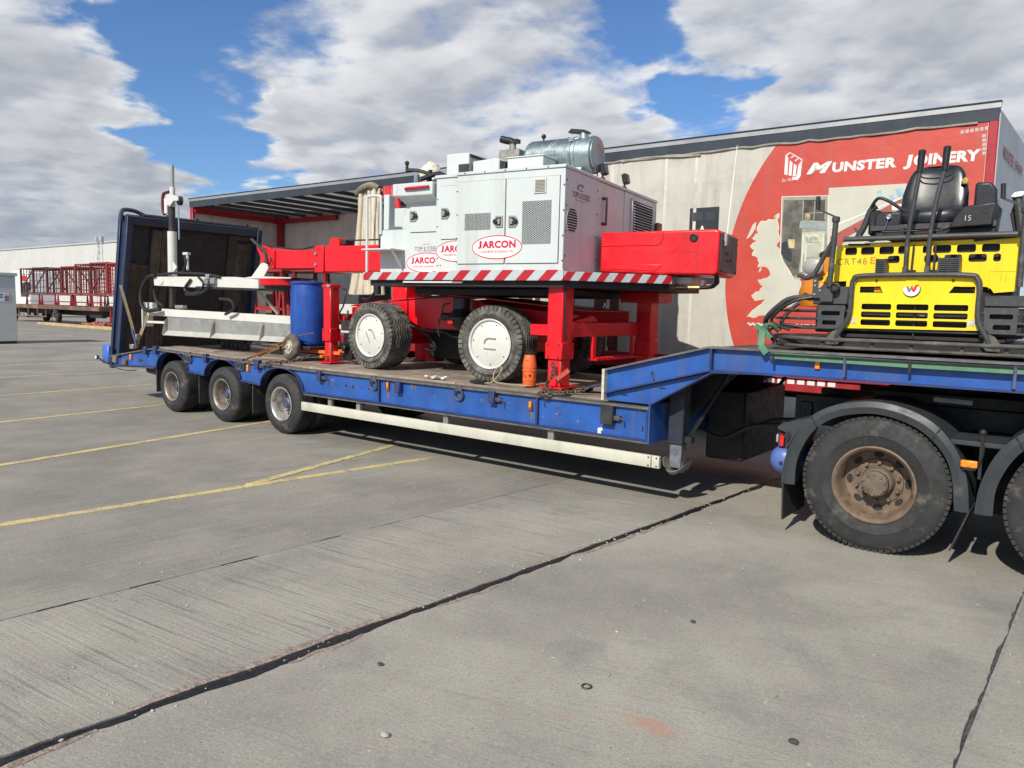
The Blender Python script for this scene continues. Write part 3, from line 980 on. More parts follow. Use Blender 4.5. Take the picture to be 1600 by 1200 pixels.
ki = thing('kiosk', 'flat grey metal kiosk with a small safety notice on its front', 'kiosk', (-23.3, 3.0, 0), PI / 2)
MB().box(-0.9, 1.80, 0, 1.7, 0.10, 2.50).obj('cabinet_body', kiosk_m, ki, bev=0.012)
MB().box(-0.88, 1.78, 0.02, 1.68, 0.0, 0.10).obj('plinth', chass, ki, sm=0)
MB().box(-0.96, 1.86, -0.06, 1.76, 2.50, 2.62).obj('roof', mat('grey_kiosk_roof', (0.40, 0.41, 0.40), 0.5), ki, bev=0.02)
nb = [mat('notice_' + n_, c, 0.5, var=0.02) for n_, c in (('white', (0.7, 0.7, 0.7)), ('yellow', (0.62, 0.47, 0.05)), ('blue', (0.03, 0.10, 0.42)), ('red', (0.42, 0.03, 0.06)))]
b = MB()
x0, x1 = 1.22, 1.585
b.box(x0, x1, -0.008, 0.0, 1.57, 1.87)
b.mi = 1
b.box(x0 + 0.2, x1 - 0.02, -0.012, -0.008, 1.78, 1.85)
b.mi = 2
b.box(x0 + 0.2, x1 - 0.02, -0.012, -0.008, 1.68, 1.76)
b.mi = 3
b.box(x0 + 0.2, x1 - 0.02, -0.012, -0.008, 1.59, 1.66)
b.mi = 2
for z in (1.72, 1.81):
    b.prism(ell(x0 + 0.1, z, 0.05, 0.035, 12), -0.012, -0.008)
b.obj('safety_notice', nb, ki, sm=0)
LP_MAP = [(-2.31, 3.057), (-2.352, 3.015), (-2.328, 2.978), (-2.429, 2.978), (-2.462, 2.953), (-2.515, 2.964), (-2.551, 2.916), (-2.571, 2.86), (-2.541, 2.82), (-2.623, 2.748), (-2.562, 2.701), (-2.646, 2.651), (-2.573, 2.603), (-2.611, 2.53), (-2.535, 2.501), (-2.513, 2.437), (-2.537, 2.38), (-2.394, 2.362), (-2.355, 2.276), (-2.443, 2.219), (-2.523, 2.208), (-2.444, 2.121), (-2.495, 2.052), (-2.593, 2.0), (-2.55, 1.943), (-2.393, 1.952), (-2.469, 1.875), (-2.536, 1.827), (-2.637, 1.732), (-2.497, 1.747), (-2.293, 1.809), (-2.074, 1.881), (-1.969, 1.961), (-1.982, 2.184), (-2.067, 2.207), (-2.125, 2.296), (-2.194, 2.409), (-2.252, 2.567), (-2.319, 2.637), (-2.275, 2.725), (-2.298, 2.86)]
LP_SP1 = [(-2.589, 2.963), (-2.633, 2.931), (-2.674, 2.83), (-2.712, 2.74), (-2.66, 2.772), (-2.595, 2.873)]
LP_SP2 = [(-2.483, 2.395), (-2.518, 2.334), (-2.524, 2.304), (-2.488, 2.327)]
LP_PH = [(-2.278, 3.268), (-1.704, 3.243), (-1.664, 2.531), (-1.697, 2.402), (-2.006, 2.206), (-2.077, 2.233), (-2.14, 2.33), (-2.213, 2.432), (-2.26, 2.545)]
LP_PWALL = [(-2.246, 3.218), (-2.012, 3.207), (-1.993, 2.539), (-2.015, 2.284), (-2.074, 2.247), (-2.128, 2.341), (-2.195, 2.432), (-2.242, 2.545)]
LP_PWIN = [(-2.001, 3.206), (-1.736, 3.193), (-1.726, 2.933), (-1.997, 2.957)]
LP_PROOF = [(-2.029, 2.947), (-1.712, 2.9), (-1.702, 2.813), (-2.034, 2.86)]
LP_PDOOR = [(-1.998, 2.803), (-1.722, 2.803), (-1.716, 2.532), (-1.993, 2.539)]
LP_PDOOR2 = [(-1.95, 2.648), (-1.796, 2.643), (-1.797, 2.491), (-1.954, 2.494)]
LP_PPLANT = [(-2.243, 2.679), (-2.178, 2.699), (-2.102, 2.541), (-2.107, 2.43), (-2.174, 2.454), (-2.242, 2.545)]
LP_PLAMP = [(-2.164, 2.721), (-2.08, 2.718), (-2.078, 2.607), (-2.161, 2.61)]
LP_BIG = [(-1.71, 3.333), (-0.844, 3.32), (-0.688, 2.792), (-0.668, 2.508), (-1.664, 2.531)]
LP_RBAND = [(-1.656, 2.736), (-0.888, 3.151), (-0.831, 3.143), (-0.824, 3.041), (-0.981, 3.01), (-1.451, 2.729), (-1.525, 2.614), (-1.652, 2.617)]
LP_RLINE = [(-1.662, 2.833), (-0.887, 3.147), (-0.887, 3.163), (-1.663, 2.859)]
LP_RWIN = [(-0.986, 3.082), (-0.883, 3.09), (-0.879, 3.024), (-0.982, 3.02)]
LP_SKYB = [[(-1.159, 3.247), (-1.113, 3.268), (-1.088, 3.18), (-1.145, 3.18)], [(-0.962, 3.278), (-0.878, 3.284), (-0.864, 3.165), (-0.936, 3.174)], [(-1.023, 3.207), (-0.972, 3.213), (-0.955, 3.12), (-1.009, 3.134)], [(-0.934, 3.15), (-0.897, 3.157), (-0.885, 3.116), (-0.922, 3.112)]]
LP_LG = [[(-2.263, 3.776), (-2.224, 3.735), (-2.225, 3.531), (-2.265, 3.545)], [(-2.203, 3.715), (-2.168, 3.681), (-2.174, 3.516), (-2.211, 3.528)], [(-2.15, 3.667), (-2.116, 3.642), (-2.121, 3.512), (-2.158, 3.508)], [(-2.096, 3.64), (-2.052, 3.684), (-2.06, 3.506), (-2.092, 3.461), (-2.157, 3.466), (-2.157, 3.501), (-2.12, 3.498), (-2.105, 3.532)], [(-2.263, 3.776), (-2.253, 3.79), (-2.224, 3.743), (-2.228, 3.733)], [(-2.257, 3.786), (-2.211, 3.816), (-2.204, 3.805), (-2.246, 3.774)], [(-2.211, 3.816), (-2.049, 3.711), (-2.052, 3.697), (-2.206, 3.803)], [(-2.097, 3.644), (-2.053, 3.705), (-2.047, 3.687), (-2.087, 3.635)], [(-2.196, 3.747), (-2.144, 3.779), (-2.137, 3.77), (-2.185, 3.737)], [(-2.143, 3.705), (-2.094, 3.74), (-2.087, 3.73), (-2.134, 3.693)]]
LP_SQ = [[(-0.34, 3.864), (-0.307, 3.867), (-0.304, 3.828), (-0.338, 3.825)], [(-0.294, 3.867), (-0.26, 3.87), (-0.257, 3.831), (-0.291, 3.828)], [(-0.247, 3.869), (-0.214, 3.872), (-0.211, 3.834), (-0.244, 3.831)], [(-0.201, 3.872), (-0.168, 3.875), (-0.165, 3.837), (-0.198, 3.834)], [(-0.155, 3.875), (-0.122, 3.878), (-0.119, 3.84), (-0.152, 3.837)], [(-0.109, 3.878), (-0.077, 3.881), (-0.074, 3.843), (-0.106, 3.84)], [(-0.127, 3.798), (-0.092, 3.8), (-0.091, 3.766), (-0.127, 3.763)], [(-0.124, 3.75), (-0.088, 3.753), (-0.088, 3.719), (-0.124, 3.716)], [(-0.12, 3.703), (-0.085, 3.706), (-0.084, 3.671), (-0.12, 3.668)], [(-0.117, 3.656), (-0.081, 3.659), (-0.081, 3.624), (-0.117, 3.621)], [(-0.113, 3.608), (-0.078, 3.611), (-0.077, 3.577), (-0.113, 3.574)]]
LP_TXT = [[-1.995, 0.0, 3.529], [-1.704, -0.0, 3.509], [-1.694, 0.0, 3.515], [-0.968, -0.0, 3.508], [-0.887, 0.0, 3.49], [-0.792, 0.0, 3.502], [-0.783, -0.0, 3.505], [-0.112, 0.0, 3.508]]
# ------------------------------------------------------------------ curtain sided lorry trailer behind
LR = thing('curtain_side_trailer', 'long curtain sided trailer with red and white printed curtain behind the low loader', 'trailer', (7.46, 3.9, 0), R_(1.6))
cur_w = mat('dirty_white_curtain', (0.475, 0.458, 0.405), 0.55, var=0.07, vs=1.3, streak=((0.24, 0.215, 0.17), 0.55, 0, (5, 5, 0.5)), dirt=((0.25, 0.23, 0.19), 0.35, 2.2, 0.52), bump=(4, 0.25, 0.03))
cur_r = mat('red_curtain_print', (0.47, 0.052, 0.035), 0.5, var=0.10, vs=1.2, streak=((0.36, 0.09, 0.07), 0.5, 0, (5, 5, 0.5)), bump=(4, 0.25, 0.03))
cur_p = mat('cream_curtain_print', (0.50, 0.50, 0.415), 0.55, var=0.06, vs=2, dirt=((0.36, 0.35, 0.28), 0.5, 3, 0.55))
cur_h = mat('yellowish_print_edge', (0.62, 0.53, 0.36), 0.55)
cur_t = mat('white_curtain_lettering', (0.68, 0.66, 0.62), 0.5, var=0.04)
cur_s = mat('pale_curtain_webbing', (0.56, 0.54, 0.48), 0.6, var=0.1, dirt=((0.34, 0.31, 0.25), 0.6, 3, 0.5))
post_r = mat('red_post_paint', (0.33, 0.012, 0.02), 0.45, var=0.1)
inner_w = mat('inside_white_panel', (0.62, 0.60, 0.56), 0.6, var=0.08, vs=1.2, streak=((0.3, 0.29, 0.27), 0.5, 0, (7, 7, 0.5)))
cant = mat('aluminium_cant_rail', (0.38, 0.385, 0.39), 0.4, 0.5, var=0.08, vs=1)
navy = mat('dark_roof_valance', (0.035, 0.044, 0.058), 0.45, var=0.2, vs=2)
roofm = mat('translucent_grey_roof_skin', (0.16, 0.165, 0.17), 0.6, var=0.15, vs=1)
LX = -15.97
_t = roofm.node_tree
_tr = _t.nodes.new('ShaderNodeBsdfTranslucent')
_tr.inputs['Color'].default_value = (0.62, 0.62, 0.60, 1)
_mx = _t.nodes.new('ShaderNodeMixShader')
_mx.inputs[0].default_value = 0.26
_t.links.new(_t.nodes['Principled BSDF'].outputs[0], _mx.inputs[1])
_t.links.new(_tr.outputs[0], _mx.inputs[2])
_t.links.new(_mx.outputs[0], _t.nodes['Material Output'].inputs[0])
MB().add([(LX, 0.03, 4.07), (0.02, 0.03, 4.07), (0.02, 2.55, 4.07), (LX, 2.55, 4.07)], [(0, 1, 2, 3)]).obj('roof', roofm, LR, sm=0)
MB().prism([(-0.03, 4.065), (0.03, 4.065), (0.07, 4.12), (0.02, 4.13), (-0.03, 4.125)], LX - 0.02, 0.03, 'x').obj('cant_rail', cant, LR, sm=0)
MB().prism([(-0.045, 4.128), (0.05, 4.132), (0.05, 4.142), (-0.045, 4.138)], LX - 0.02, 0.035, 'x').obj('roof_edge_trim', chass, LR, sm=0)
MB().prism([(-0.012, 3.93), (0.0, 3.925), (0.028, 4.062), (-0.024, 4.062)], LX, 0.02, 'x').obj('roof_valance', navy, LR, sm=0)
MB().box(LX, 0.0, 2.5, 2.58, 3.93, 4.13).obj('cant_rail', cant, LR, sm=0)
for k in range(24):
    x = LX + 0.35 + k * 0.66
    MB().box(x, x + 0.05, 0.05, 2.48, 3.925, 3.995).obj('roof_bow', navy, LR, sm=0)
MB().box(LX, 0.0, 0.02, 2.53, 1.02, 1.18).obj('floor', mat('trailer_floor', (0.12, 0.10, 0.08), 0.8, var=0.2), LR, sm=0)
MB().box(LX, 0.0, -0.015, 0.02, 0.94, 1.16).obj('side_rail', post_r, LR, bev=0.006)
for y in (0.75, 1.65):
    MB().box(LX + 0.5, -0.6, y, y + 0.15, 0.62, 1.02).obj('chassis_rail', chass, LR, sm=0)
# bulkheads and posts
MB().prism([(0.03, 0.035), (0.20, 2.60), (0.15, 2.60), (-0.02, 0.035)], 1.0, 4.05, 'z').obj('front_bulkhead', mat('grey_bulkhead', (0.40, 0.40, 0.41), 0.5, var=0.05, vs=1, streak=((0.28, 0.28, 0.28), 0.3, 3)), LR, sm=0)
for y in (-0.01, 2.50):
    MB().box(-0.075, 0.02, y, y + 0.055, 1.02, 3.95).obj('corner_post', post_r, LR, bev=0.01)
    MB().box(LX, LX + 0.11, y, y + 0.06, 1.02, 3.95).obj('corner_post', post_r, LR, bev=0.01)
MB().box(LX, LX + 0.20, 2.36, 2.49, 1.18, 3.98).obj('rear_post', post_r, LR, bev=0.01)
MB().box(LX + 0.02, LX + 0.14, 0.04, 2.5, 3.80, 3.93).obj('rear_header', post_r, LR, bev=0.01)
MB().box(LX + 0.1, LX + 2.3, 2.40, 2.49, 3.80, 3.92).obj('inner_top_rail', post_r, LR, bev=0.01)
MB().box(LX + 0.01, LX + 0.015, 0.04, 2.5, 3.93, 4.06).obj('rear_header_plate', post_r, LR, sm=0)
MB().box(LX + 0.03, LX + 0.07, 0.04, 2.5, 1.18, 3.80).obj('rear_bulkhead', inner_w, LR, sm=0)
text('MUNSTER', 'bulkhead_lettering', mat('faded_red_lettering', (0.30, 0.09, 0.10), 0.6), LR, (0.06, 0.40, 3.60), (0.066, 1, 0), (0, 0, 1), 0.85, 0.14, 0.02)
text('JOINERY', 'bulkhead_lettering', bpy.data.materials['faded_red_lettering'], LR, (0.123, 1.36, 3.60), (0.066, 1, 0), (0, 0, 1), 0.75, 0.14, 0.02)
# far curtain with its folds
def curtain(x0, x1, y, z0, z1, amp, per, name, m, nx=None):
    nx = nx or int((x1 - x0) / 0.05)
    r = random.Random(int(x0 * 10))
    ph = [r.uniform(0, 6) for _ in range(4)]
    vs, fs = [], []
    rows = 8
    for j in range(rows + 1):
        z = z0 + (z1 - z0) * j / rows
        for i in range(nx + 1):
            x = x0 + (x1 - x0) * i / nx
            d = amp * (math.sin(x * 6.28 / per + ph[0]) + 0.6 * math.sin(x * 6.28 / per * 1.73 + ph[1] + z * 0.3))
            vs.append((x, y + d * (0.5 + 0.5 * abs(math.sin(j * 0.5))), z))
    for j in range(rows):
        for i in range(nx):
            a = j * (nx + 1) + i
            fs.append((a, a + 1, a + nx + 2, a + nx + 1))
    return MB().add(vs, fs).obj(name, m, LR, sm=80)
curtain(LX + 0.05, -0.1, 2.52, 1.16, 4.06, 0.012, 0.5, 'far_curtain', inner_w)
# near curtain, drawn shut from the front back to the bunch
main_c = MB().box(-8.85, -0.06, 0.0, 0.008, 1.08, 3.94).obj('curtain', cur_w, LR, sm=0)
def prt(poly, lay, m, name='curtain_print', par=main_c):
    return MB().prism(poly, -0.0015 * lay - 0.0005, -0.0015 * (lay - 1) - 0.0002, 'y').obj(name, m, par, sm=0)
cx, cz, cr = -0.265, 2.25, 2.7
ar = []
for k in range(33):
    z = 1.085 + (3.935 - 1.085) * k / 32
    ar.append((cx - math.sqrt(cr * cr - (z - cz) ** 2), z))
prt(ar + [(-0.08, 3.935), (-0.08, 1.085)], 1, cur_r, 'red_print_panel')
def grow(poly, d):
    n = len(poly)
    cxx = sum(p[0] for p in poly) / n
    out = []
    for i in range(n):
        a, b_, c = Vector(poly[i - 1]), Vector(poly[i]), Vector(poly[(i + 1) % n])
        t = (c - a)
        nn = Vector((t.y, -t.x)).normalized()
        out.append(tuple(b_ - nn * d))
    return out
def ragged(poly, seed, it=2, k=0.16):
    r = random.Random(seed)
    for _ in range(it):
        out = []
        for i in range(len(poly)):
            a, c = Vector(poly[i]), Vector(poly[(i + 1) % len(poly)])
            d = c - a
            out += [tuple(a), tuple(a + d * r.uniform(0.4, 0.6) + Vector((-d.y, d.x)) * r.uniform(-k, k))]
        poly = out
    return poly
LP_MAP = ragged(LP_MAP, 5)
ar_ = sum(LP_MAP[i - 1][0] * LP_MAP[i][1] - LP_MAP[i][0] * LP_MAP[i - 1][1] for i in range(len(LP_MAP)))
prt(grow(LP_MAP, 0.012 if ar_ < 0 else -0.012), 2, cur_h, 'map_outline_print')
prt(LP_MAP, 3, cur_p, 'map_print')
prt(LP_SP1, 3, cur_p, 'map_print')
prt(LP_SP2, 3, cur_p, 'map_print')
prt(LP_BIG, 3, cur_p, 'picture_panel_print')
pr_pink = mat('pinkish_red_print', (0.34, 0.075, 0.06), 0.5, var=0.15, vs=3)
pr_sky = mat('pale_sky_print', (0.33, 0.45, 0.53), 0.5, var=0.25, vs=9)
for q in LP_SKYB:
    prt(q, 4, pr_sky, 'sky_print')
prt(LP_RBAND, 4, pr_pink, 'house_roof_print')
prt(LP_RLINE, 5, cur_t, 'roof_edge_print')
prt(LP_RWIN, 5, cur_t, 'window_print')
prt(LP_PH, 5, cur_t, 'photo_border_print')
prt(grow(LP_PH, 0.012 if sum(LP_PH[i - 1][0] * LP_PH[i][1] - LP_PH[i][0] * LP_PH[i - 1][1] for i in range(len(LP_PH))) > 0 else -0.012), 6, mat('house_photo_render_print', (0.27, 0.29, 0.22), 0.5, var=0.25, vs=5), 'house_photo_print')
prt(LP_PWALL, 7, mat('dark_stone_print', (0.10, 0.095, 0.08), 0.5, var=0.5, vs=7, dirt=((0.24, 0.22, 0.17), 0.6, 5, 0.5)), 'stone_wall_print')
prt(LP_PWIN, 7, mat('dark_window_print', (0.07, 0.065, 0.05), 0.4, var=0.6, vs=8), 'window_print')
prt(LP_PROOF, 8, mat('grey_green_cornice_print', (0.26, 0.31, 0.30), 0.5, var=0.15, vs=6), 'cornice_print')
prt(LP_PDOOR, 7, mat('cream_porch_print', (0.45, 0.45, 0.33), 0.5, var=0.15, vs=6), 'porch_print')
prt(LP_PDOOR2, 8, mat('pale_door_print', (0.40, 0.42, 0.35), 0.5, var=0.1), 'door_print')
_w = LP_PWIN
_wx0, _wx1, _wz0, _wz1 = min(p[0] for p in _w), max(p[0] for p in _w), min(p[1] for p in _w), max(p[1] for p in _w)
_fr = mat('pale_frame_print', (0.30, 0.29, 0.24), 0.5, var=0.2)
for q in (0.0, 0.5, 0.97):
    x = _wx0 + (_wx1 - _wx0) * q
    MB().box(x - 0.004, x + 0.006, -0.0125, -0.0108, _wz0 + 0.02, _wz1 - 0.02).obj('window_bar_print', _fr, main_c, sm=0)
MB().box(_wx0, _wx1, -0.0125, -0.0108, _wz0 + 0.1, _wz0 + 0.108).obj('window_bar_print', _fr, main_c, sm=0)
MB().prism(ell(_wx0 + 0.06, _wz0 + 0.06, 0.035, 0.05, 16), -0.0125, -0.0108).obj('window_reflection_print', mat('warm_reflection_print', (0.34, 0.27, 0.15), 0.5, var=0.4, vs=20), main_c, sm=0)
_d = LP_PDOOR
_dx0, _dx1, _dz1 = min(p[0] for p in _d), max(p[0] for p in _d), max(p[1] for p in _d)
MB().prism(arc((_dx0 + _dx1) / 2, _dz1 - 0.13, 0.105, 0, 180, 14), -0.0135, -0.012).obj('arch_print', mat('ivory_arch_print', (0.55, 0.54, 0.44), 0.5, var=0.15, vs=9), main_c, sm=0)
MB().prism(arc((_dx0 + _dx1) / 2, _dz1 - 0.13, 0.08, 0, 180, 14), -0.0150, -0.0137).obj('fanlight_print', mat('fanlight_print_colour', (0.36, 0.38, 0.29), 0.5, var=0.3, vs=18), main_c, sm=0)
for x in (_dx0 + 0.01, _dx0 + 0.05, _dx1 - 0.03):
    MB().box(x, x + 0.022, -0.0135, -0.012, _dz1 - 0.5, _dz1 - 0.02).obj('column_print', mat('pale_column_print', (0.56, 0.56, 0.47), 0.5, var=0.1) if 'pale_column_print' not in bpy.data.materials else bpy.data.materials['pale_column_print'], main_c, sm=0)
prt(LP_PPLANT, 8, mat('dark_plant_print', (0.02, 0.03, 0.03), 0.5), 'plant_print')
prt(LP_PLAMP, 8, mat('lamp_glow_print', (0.50, 0.42, 0.22), 0.5, var=0.3, vs=12), 'lamp_print')
for q in LP_LG:
    prt(q, 2, cur_t, 'house_logo')
for q in LP_SQ:
    prt(q, 2, mat('grey_square_print', (0.42, 0.36, 0.33), 0.5) if 'grey_square_print' not in bpy.data.materials else bpy.data.materials['grey_square_print'], 'square_print')
T0 = dict(right=(1, 0, 0), up=(0, 0, 1))
text('M', 'curtain_lettering', cur_t, main_c, (-1.99, 0, 3.520), (1, 0, 0), (0, 0, 1), 0.30, 0.135, 0.05, 0.35, t=0.004)
text('UNSTER', 'curtain_lettering', cur_t, main_c, (-1.685, 0, 3.517), (1, 0, 0), (0, 0, 1), 0.715, 0.12, 0.05, 0.05, t=0.004, space=1.08)
text('J', 'curtain_lettering', cur_t, main_c, (-0.895, 0, 3.485), (1, 0, 0), (0, 0, 1), 0.095, 0.16, 0.05, 0.1, t=0.004)
text('OINERY', 'curtain_lettering', cur_t, main_c, (-0.79, 0, 3.515), (1, 0, 0), (0, 0, 1), 0.665, 0.128, 0.05, 0.05, t=0.004, space=1.08)
text('Est. 1973', 'curtain_lettering', cur_t, main_c, (-2.285, 0, 3.452), (1, 0, 0), (0, 0, 1), 0.13, 0.04, 0.0, t=0.004)
text('www.munsterjoinery', 'curtain_lettering', cur_t, main_c, (-2.64, 0, 1.585), (1, 0, 0), (0, 0, 1), 1.7, 0.075, 0.02, t=0.004)
for x in (-7.6, -6.1, -4.75, -3.90, -3.45):
    MB().box(x - 0.022, x + 0.022, -0.0042, -0.0005, 1.09, 3.93).obj('curtain_strap', cur_s, main_c, sm=0)
for x, m, z0, z1 in ((-3.52, (0.022, 0.028, 0.034), 2.15, 3.19), (-4.99, (0.09, 0.022, 0.02), 1.12, 2.12), (-6.40, (0.075, 0.03, 0.025), 1.12, 2.12), (-5.75, (0.05, 0.045, 0.045), 1.12, 2.12)):
    mm = mat('door_print_colour', m, 0.45, var=0.1)
    d = prt(rrect(x, x + 0.42, z0, z1, 0.01), 2, mm, 'door_print')
    for a in (0.05, 0.235):
        pm = mat('door_panel_print', tuple(v * 1.5 for v in m), 0.45)
        MB().box(x + a, x + a + 0.13, -0.0046, -0.0037, z1 - 0.18, z1 - 0.06).obj('panel_print', pm, main_c, sm=0)
        MB().box(x + a, x + a + 0.13, -0.0046, -0.0037, z0 + 0.1, z0 + 0.5).obj('panel_print', pm, main_c, sm=0)
    b = MB()
    b.lathe([(0.026 + 0.008 * math.cos(R_(a)), 0.002 * math.sin(R_(a))) for a in range(0, 360, 60)], (x + 0.19, -0.006, z1 - 0.31), (0, 1, 0), 18, closed=True)
    b.prism(ell(x + 0.19, z1 - 0.265, 0.017, 0.02, 14), -0.006, -0.004)
    b.obj('knocker_print', cur_t, main_c)
# crumpled top hem
b = MB()
r = random.Random(4)
pts = [(-7.5 + 0.12 * k, -0.012 + r.uniform(-0.006, 0.004), 3.925 + r.uniform(-0.01, 0.012)) for k in range(62)]
b.tube(curve(pts, 2), 0.014, 6)
pts = [(-4.6 + 0.12 * k, -0.012 + r.uniform(-0.006, 0.004), 3.915 + 0.02 * math.sin(k * 0.5)) for k in range(11)]
b.tube(curve(pts, 3), 0.016, 7)
b.obj('curtain_hem', mat('grimy_curtain_hem', (0.27, 0.25, 0.21), 0.7, var=0.3, vs=4), LR)
# bunched end of the drawn curtain
r = random.Random(8)
b = MB()
for k in range(9):
    x = -10.12 + 0.062 * k
    y = -0.02 - 0.05 * (k % 2) + r.uniform(-0.02, 0.02)
    rad = r.uniform(0.045, 0.075)
    pts = []
    for j in range(9):
        q = j / 8
        z = 3.90 - (3.90 - 1.95) * q
        pts.append((x + (k - 4) * 0.02 * q ** 3 * 2.0 + 0.02 * math.sin(j + k), y - 0.05 * q ** 2, z))
    b.tube(curve(pts, 3), [rad * (0.7 + 0.5 * (i / 24.0) ** 1.5) for i in range(25)], 8)
b.obj('bunched_curtain', mat('cream_bunched_curtain', (0.56, 0.50, 0.39), 0.75, var=0.12, vs=4, dirt=((0.30, 0.25, 0.18), 0.6, 4, 0.52), bump=(25, 0.3, 0.01)), LR, sm=80)
MB().tube(curve([(-10.15, -0.08, 3.84), (-9.95, -0.13, 3.92), (-9.75, -0.11, 3.96), (-9.62, -0.05, 3.90)], 4), 0.06, 8).obj('curtain_cuff', mat('brown_curtain_cuff', (0.22, 0.18, 0.13), 0.8, var=0.2, vs=6), LR)
b = MB()
for k in range(4):
    x = -9.42 + 0.085 * k
    b.tube(curve([(x, -0.05 - 0.03 * (k % 2), 3.90), (x + 0.05, -0.08, 3.72), (x + 0.10, -0.08, 3.5), (x + 0.14, -0.05, 3.25)], 4), 0.06, 8)
b.obj('red_curtain_fold', mat('red_curtain_cloth', (0.50, 0.02, 0.03), 0.6, var=0.1), LR, sm=80)
MB().tube([(-9.72, -0.10, 3.86), (-9.66, -0.13, 3.2), (-9.70, -0.12, 2.6)], 0.022, 6).tube([(-9.3, -0.13, 3.4), (-9.24, -0.14, 2.95)], 0.018, 6).obj('curtain_lacing', cur_t, LR)
# running gear under the lorry trailer
lw = wheel_meshes(0.5, 0.36, 0.29, 'l', rubber, silver, steel, n=32)
for x in (-13.4, -12.1, -10.8):
    put_wheel(lw, LR, (x, 0.05, 0.5))
    put_wheel(lw, LR, (x, 2.48, 0.5), (0, 0, PI))
    MB().cyl((x, 0.3, 0.5), (x, 2.2, 0.5), 0.06).obj('axle', chass, LR)
MB().box(-2.75, -1.20, 0.02, 0.10, 0.77, 0.945).obj('underrun_panel', mat('red_underrun_panel', (0.32, 0.02, 0.025), 0.45, var=0.15), LR, bev=0.01)
for k in range(8):
    MB().box(-2.45 + k * 0.125, -2.36 + k * 0.125, 0.013, 0.02, 0.87, 0.925).obj('reflective_tape', logo_w, LR, sm=0)
for y in (0.35, 2.1):
    MB().box(-2.9, -2.75, y, y + 0.15, 0.05, 1.02).box(-3.0, -2.65, y - 0.05, y + 0.2, 0.0, 0.05).obj('landing_leg', chass, LR, bev=0.01)
MB().box(-8.5, -5.0, 0.10, 0.7, 0.35, 0.85).obj('pallet_box', chass, LR, bev=0.01)
# what stands inside the open end
G3 = 'red a-frame racks inside the open lorry trailer'
lo = LR.matrix_world
def at_l(x, y, z):
    c, s_ = math.cos(R_(1.6)), math.sin(R_(1.6))
    return (7.46 + x * c - y * s_, 3.9 + x * s_ + y * c, z)
for i, (x, y, h, w) in enumerate(((-15.5, 0.35, 1.35, 1.1), (-14.1, 0.35, 1.25, 1.15), (-12.7, 0.4, 1.25, 1.1), (-11.35, 0.9, 1.25, 1.1))):
    aframe(at_l(x, y, 1.182), w, 0.9, h, still_m[2], ['red a-frame rack inside the lorry against the white rear bulkhead', 'red a-frame rack inside the lorry behind the white mast arm, in front of brown boards',
           'red a-frame rack inside the lorry above the top of the blue drum', 'red a-frame rack inside the lorry half hidden by the grey topped crate'][i], G3, R_(1.6))
cb = MB().box(0, 2.6, 0, 0.25, 0, 0.78).obj('board_stack', mat('brown_board', (0.20, 0.12, 0.065), 0.85, var=0.2, vs=2, streak=((0.12, 0.07, 0.04), 0.5, 5)), sm=0, bev=0.01)
cb.location = at_l(-15.2, 1.5, 1.182)
cb.rotation_euler = (0, 0, R_(1.6))
tag(cb, 'stack of brown boards standing behind red racks inside the open lorry', 'boards')
gc = thing('wrapped_crate', 'dark grey topped white crate inside the lorry below the bunched curtain', 'crate', at_l(-11.2, 0.12, 0), R_(1.6), base=1.182)
MB().box(0.0, 2.3, 0, 0.6, 1.182, 1.76).obj('lower_crate', offwht, gc, bev=0.02)
MB().box(0.0, 2.3, 0.02, 0.62, 1.765, 2.14).obj('upper_panel', mat('dark_grey_panel', (0.055, 0.058, 0.062), 0.5, var=0.1), gc, bev=0.01)
MB().box(1.75, 2.05, 0.008, 0.02, 1.80, 2.10).obj('grey_plate', mat('mid_grey_plate', (0.14, 0.14, 0.14), 0.5), gc, sm=0)
MB().box(1.85, 1.95, 0.0, 0.008, 1.86, 2.0).obj('hand_hole', cutgap, gc, sm=0)
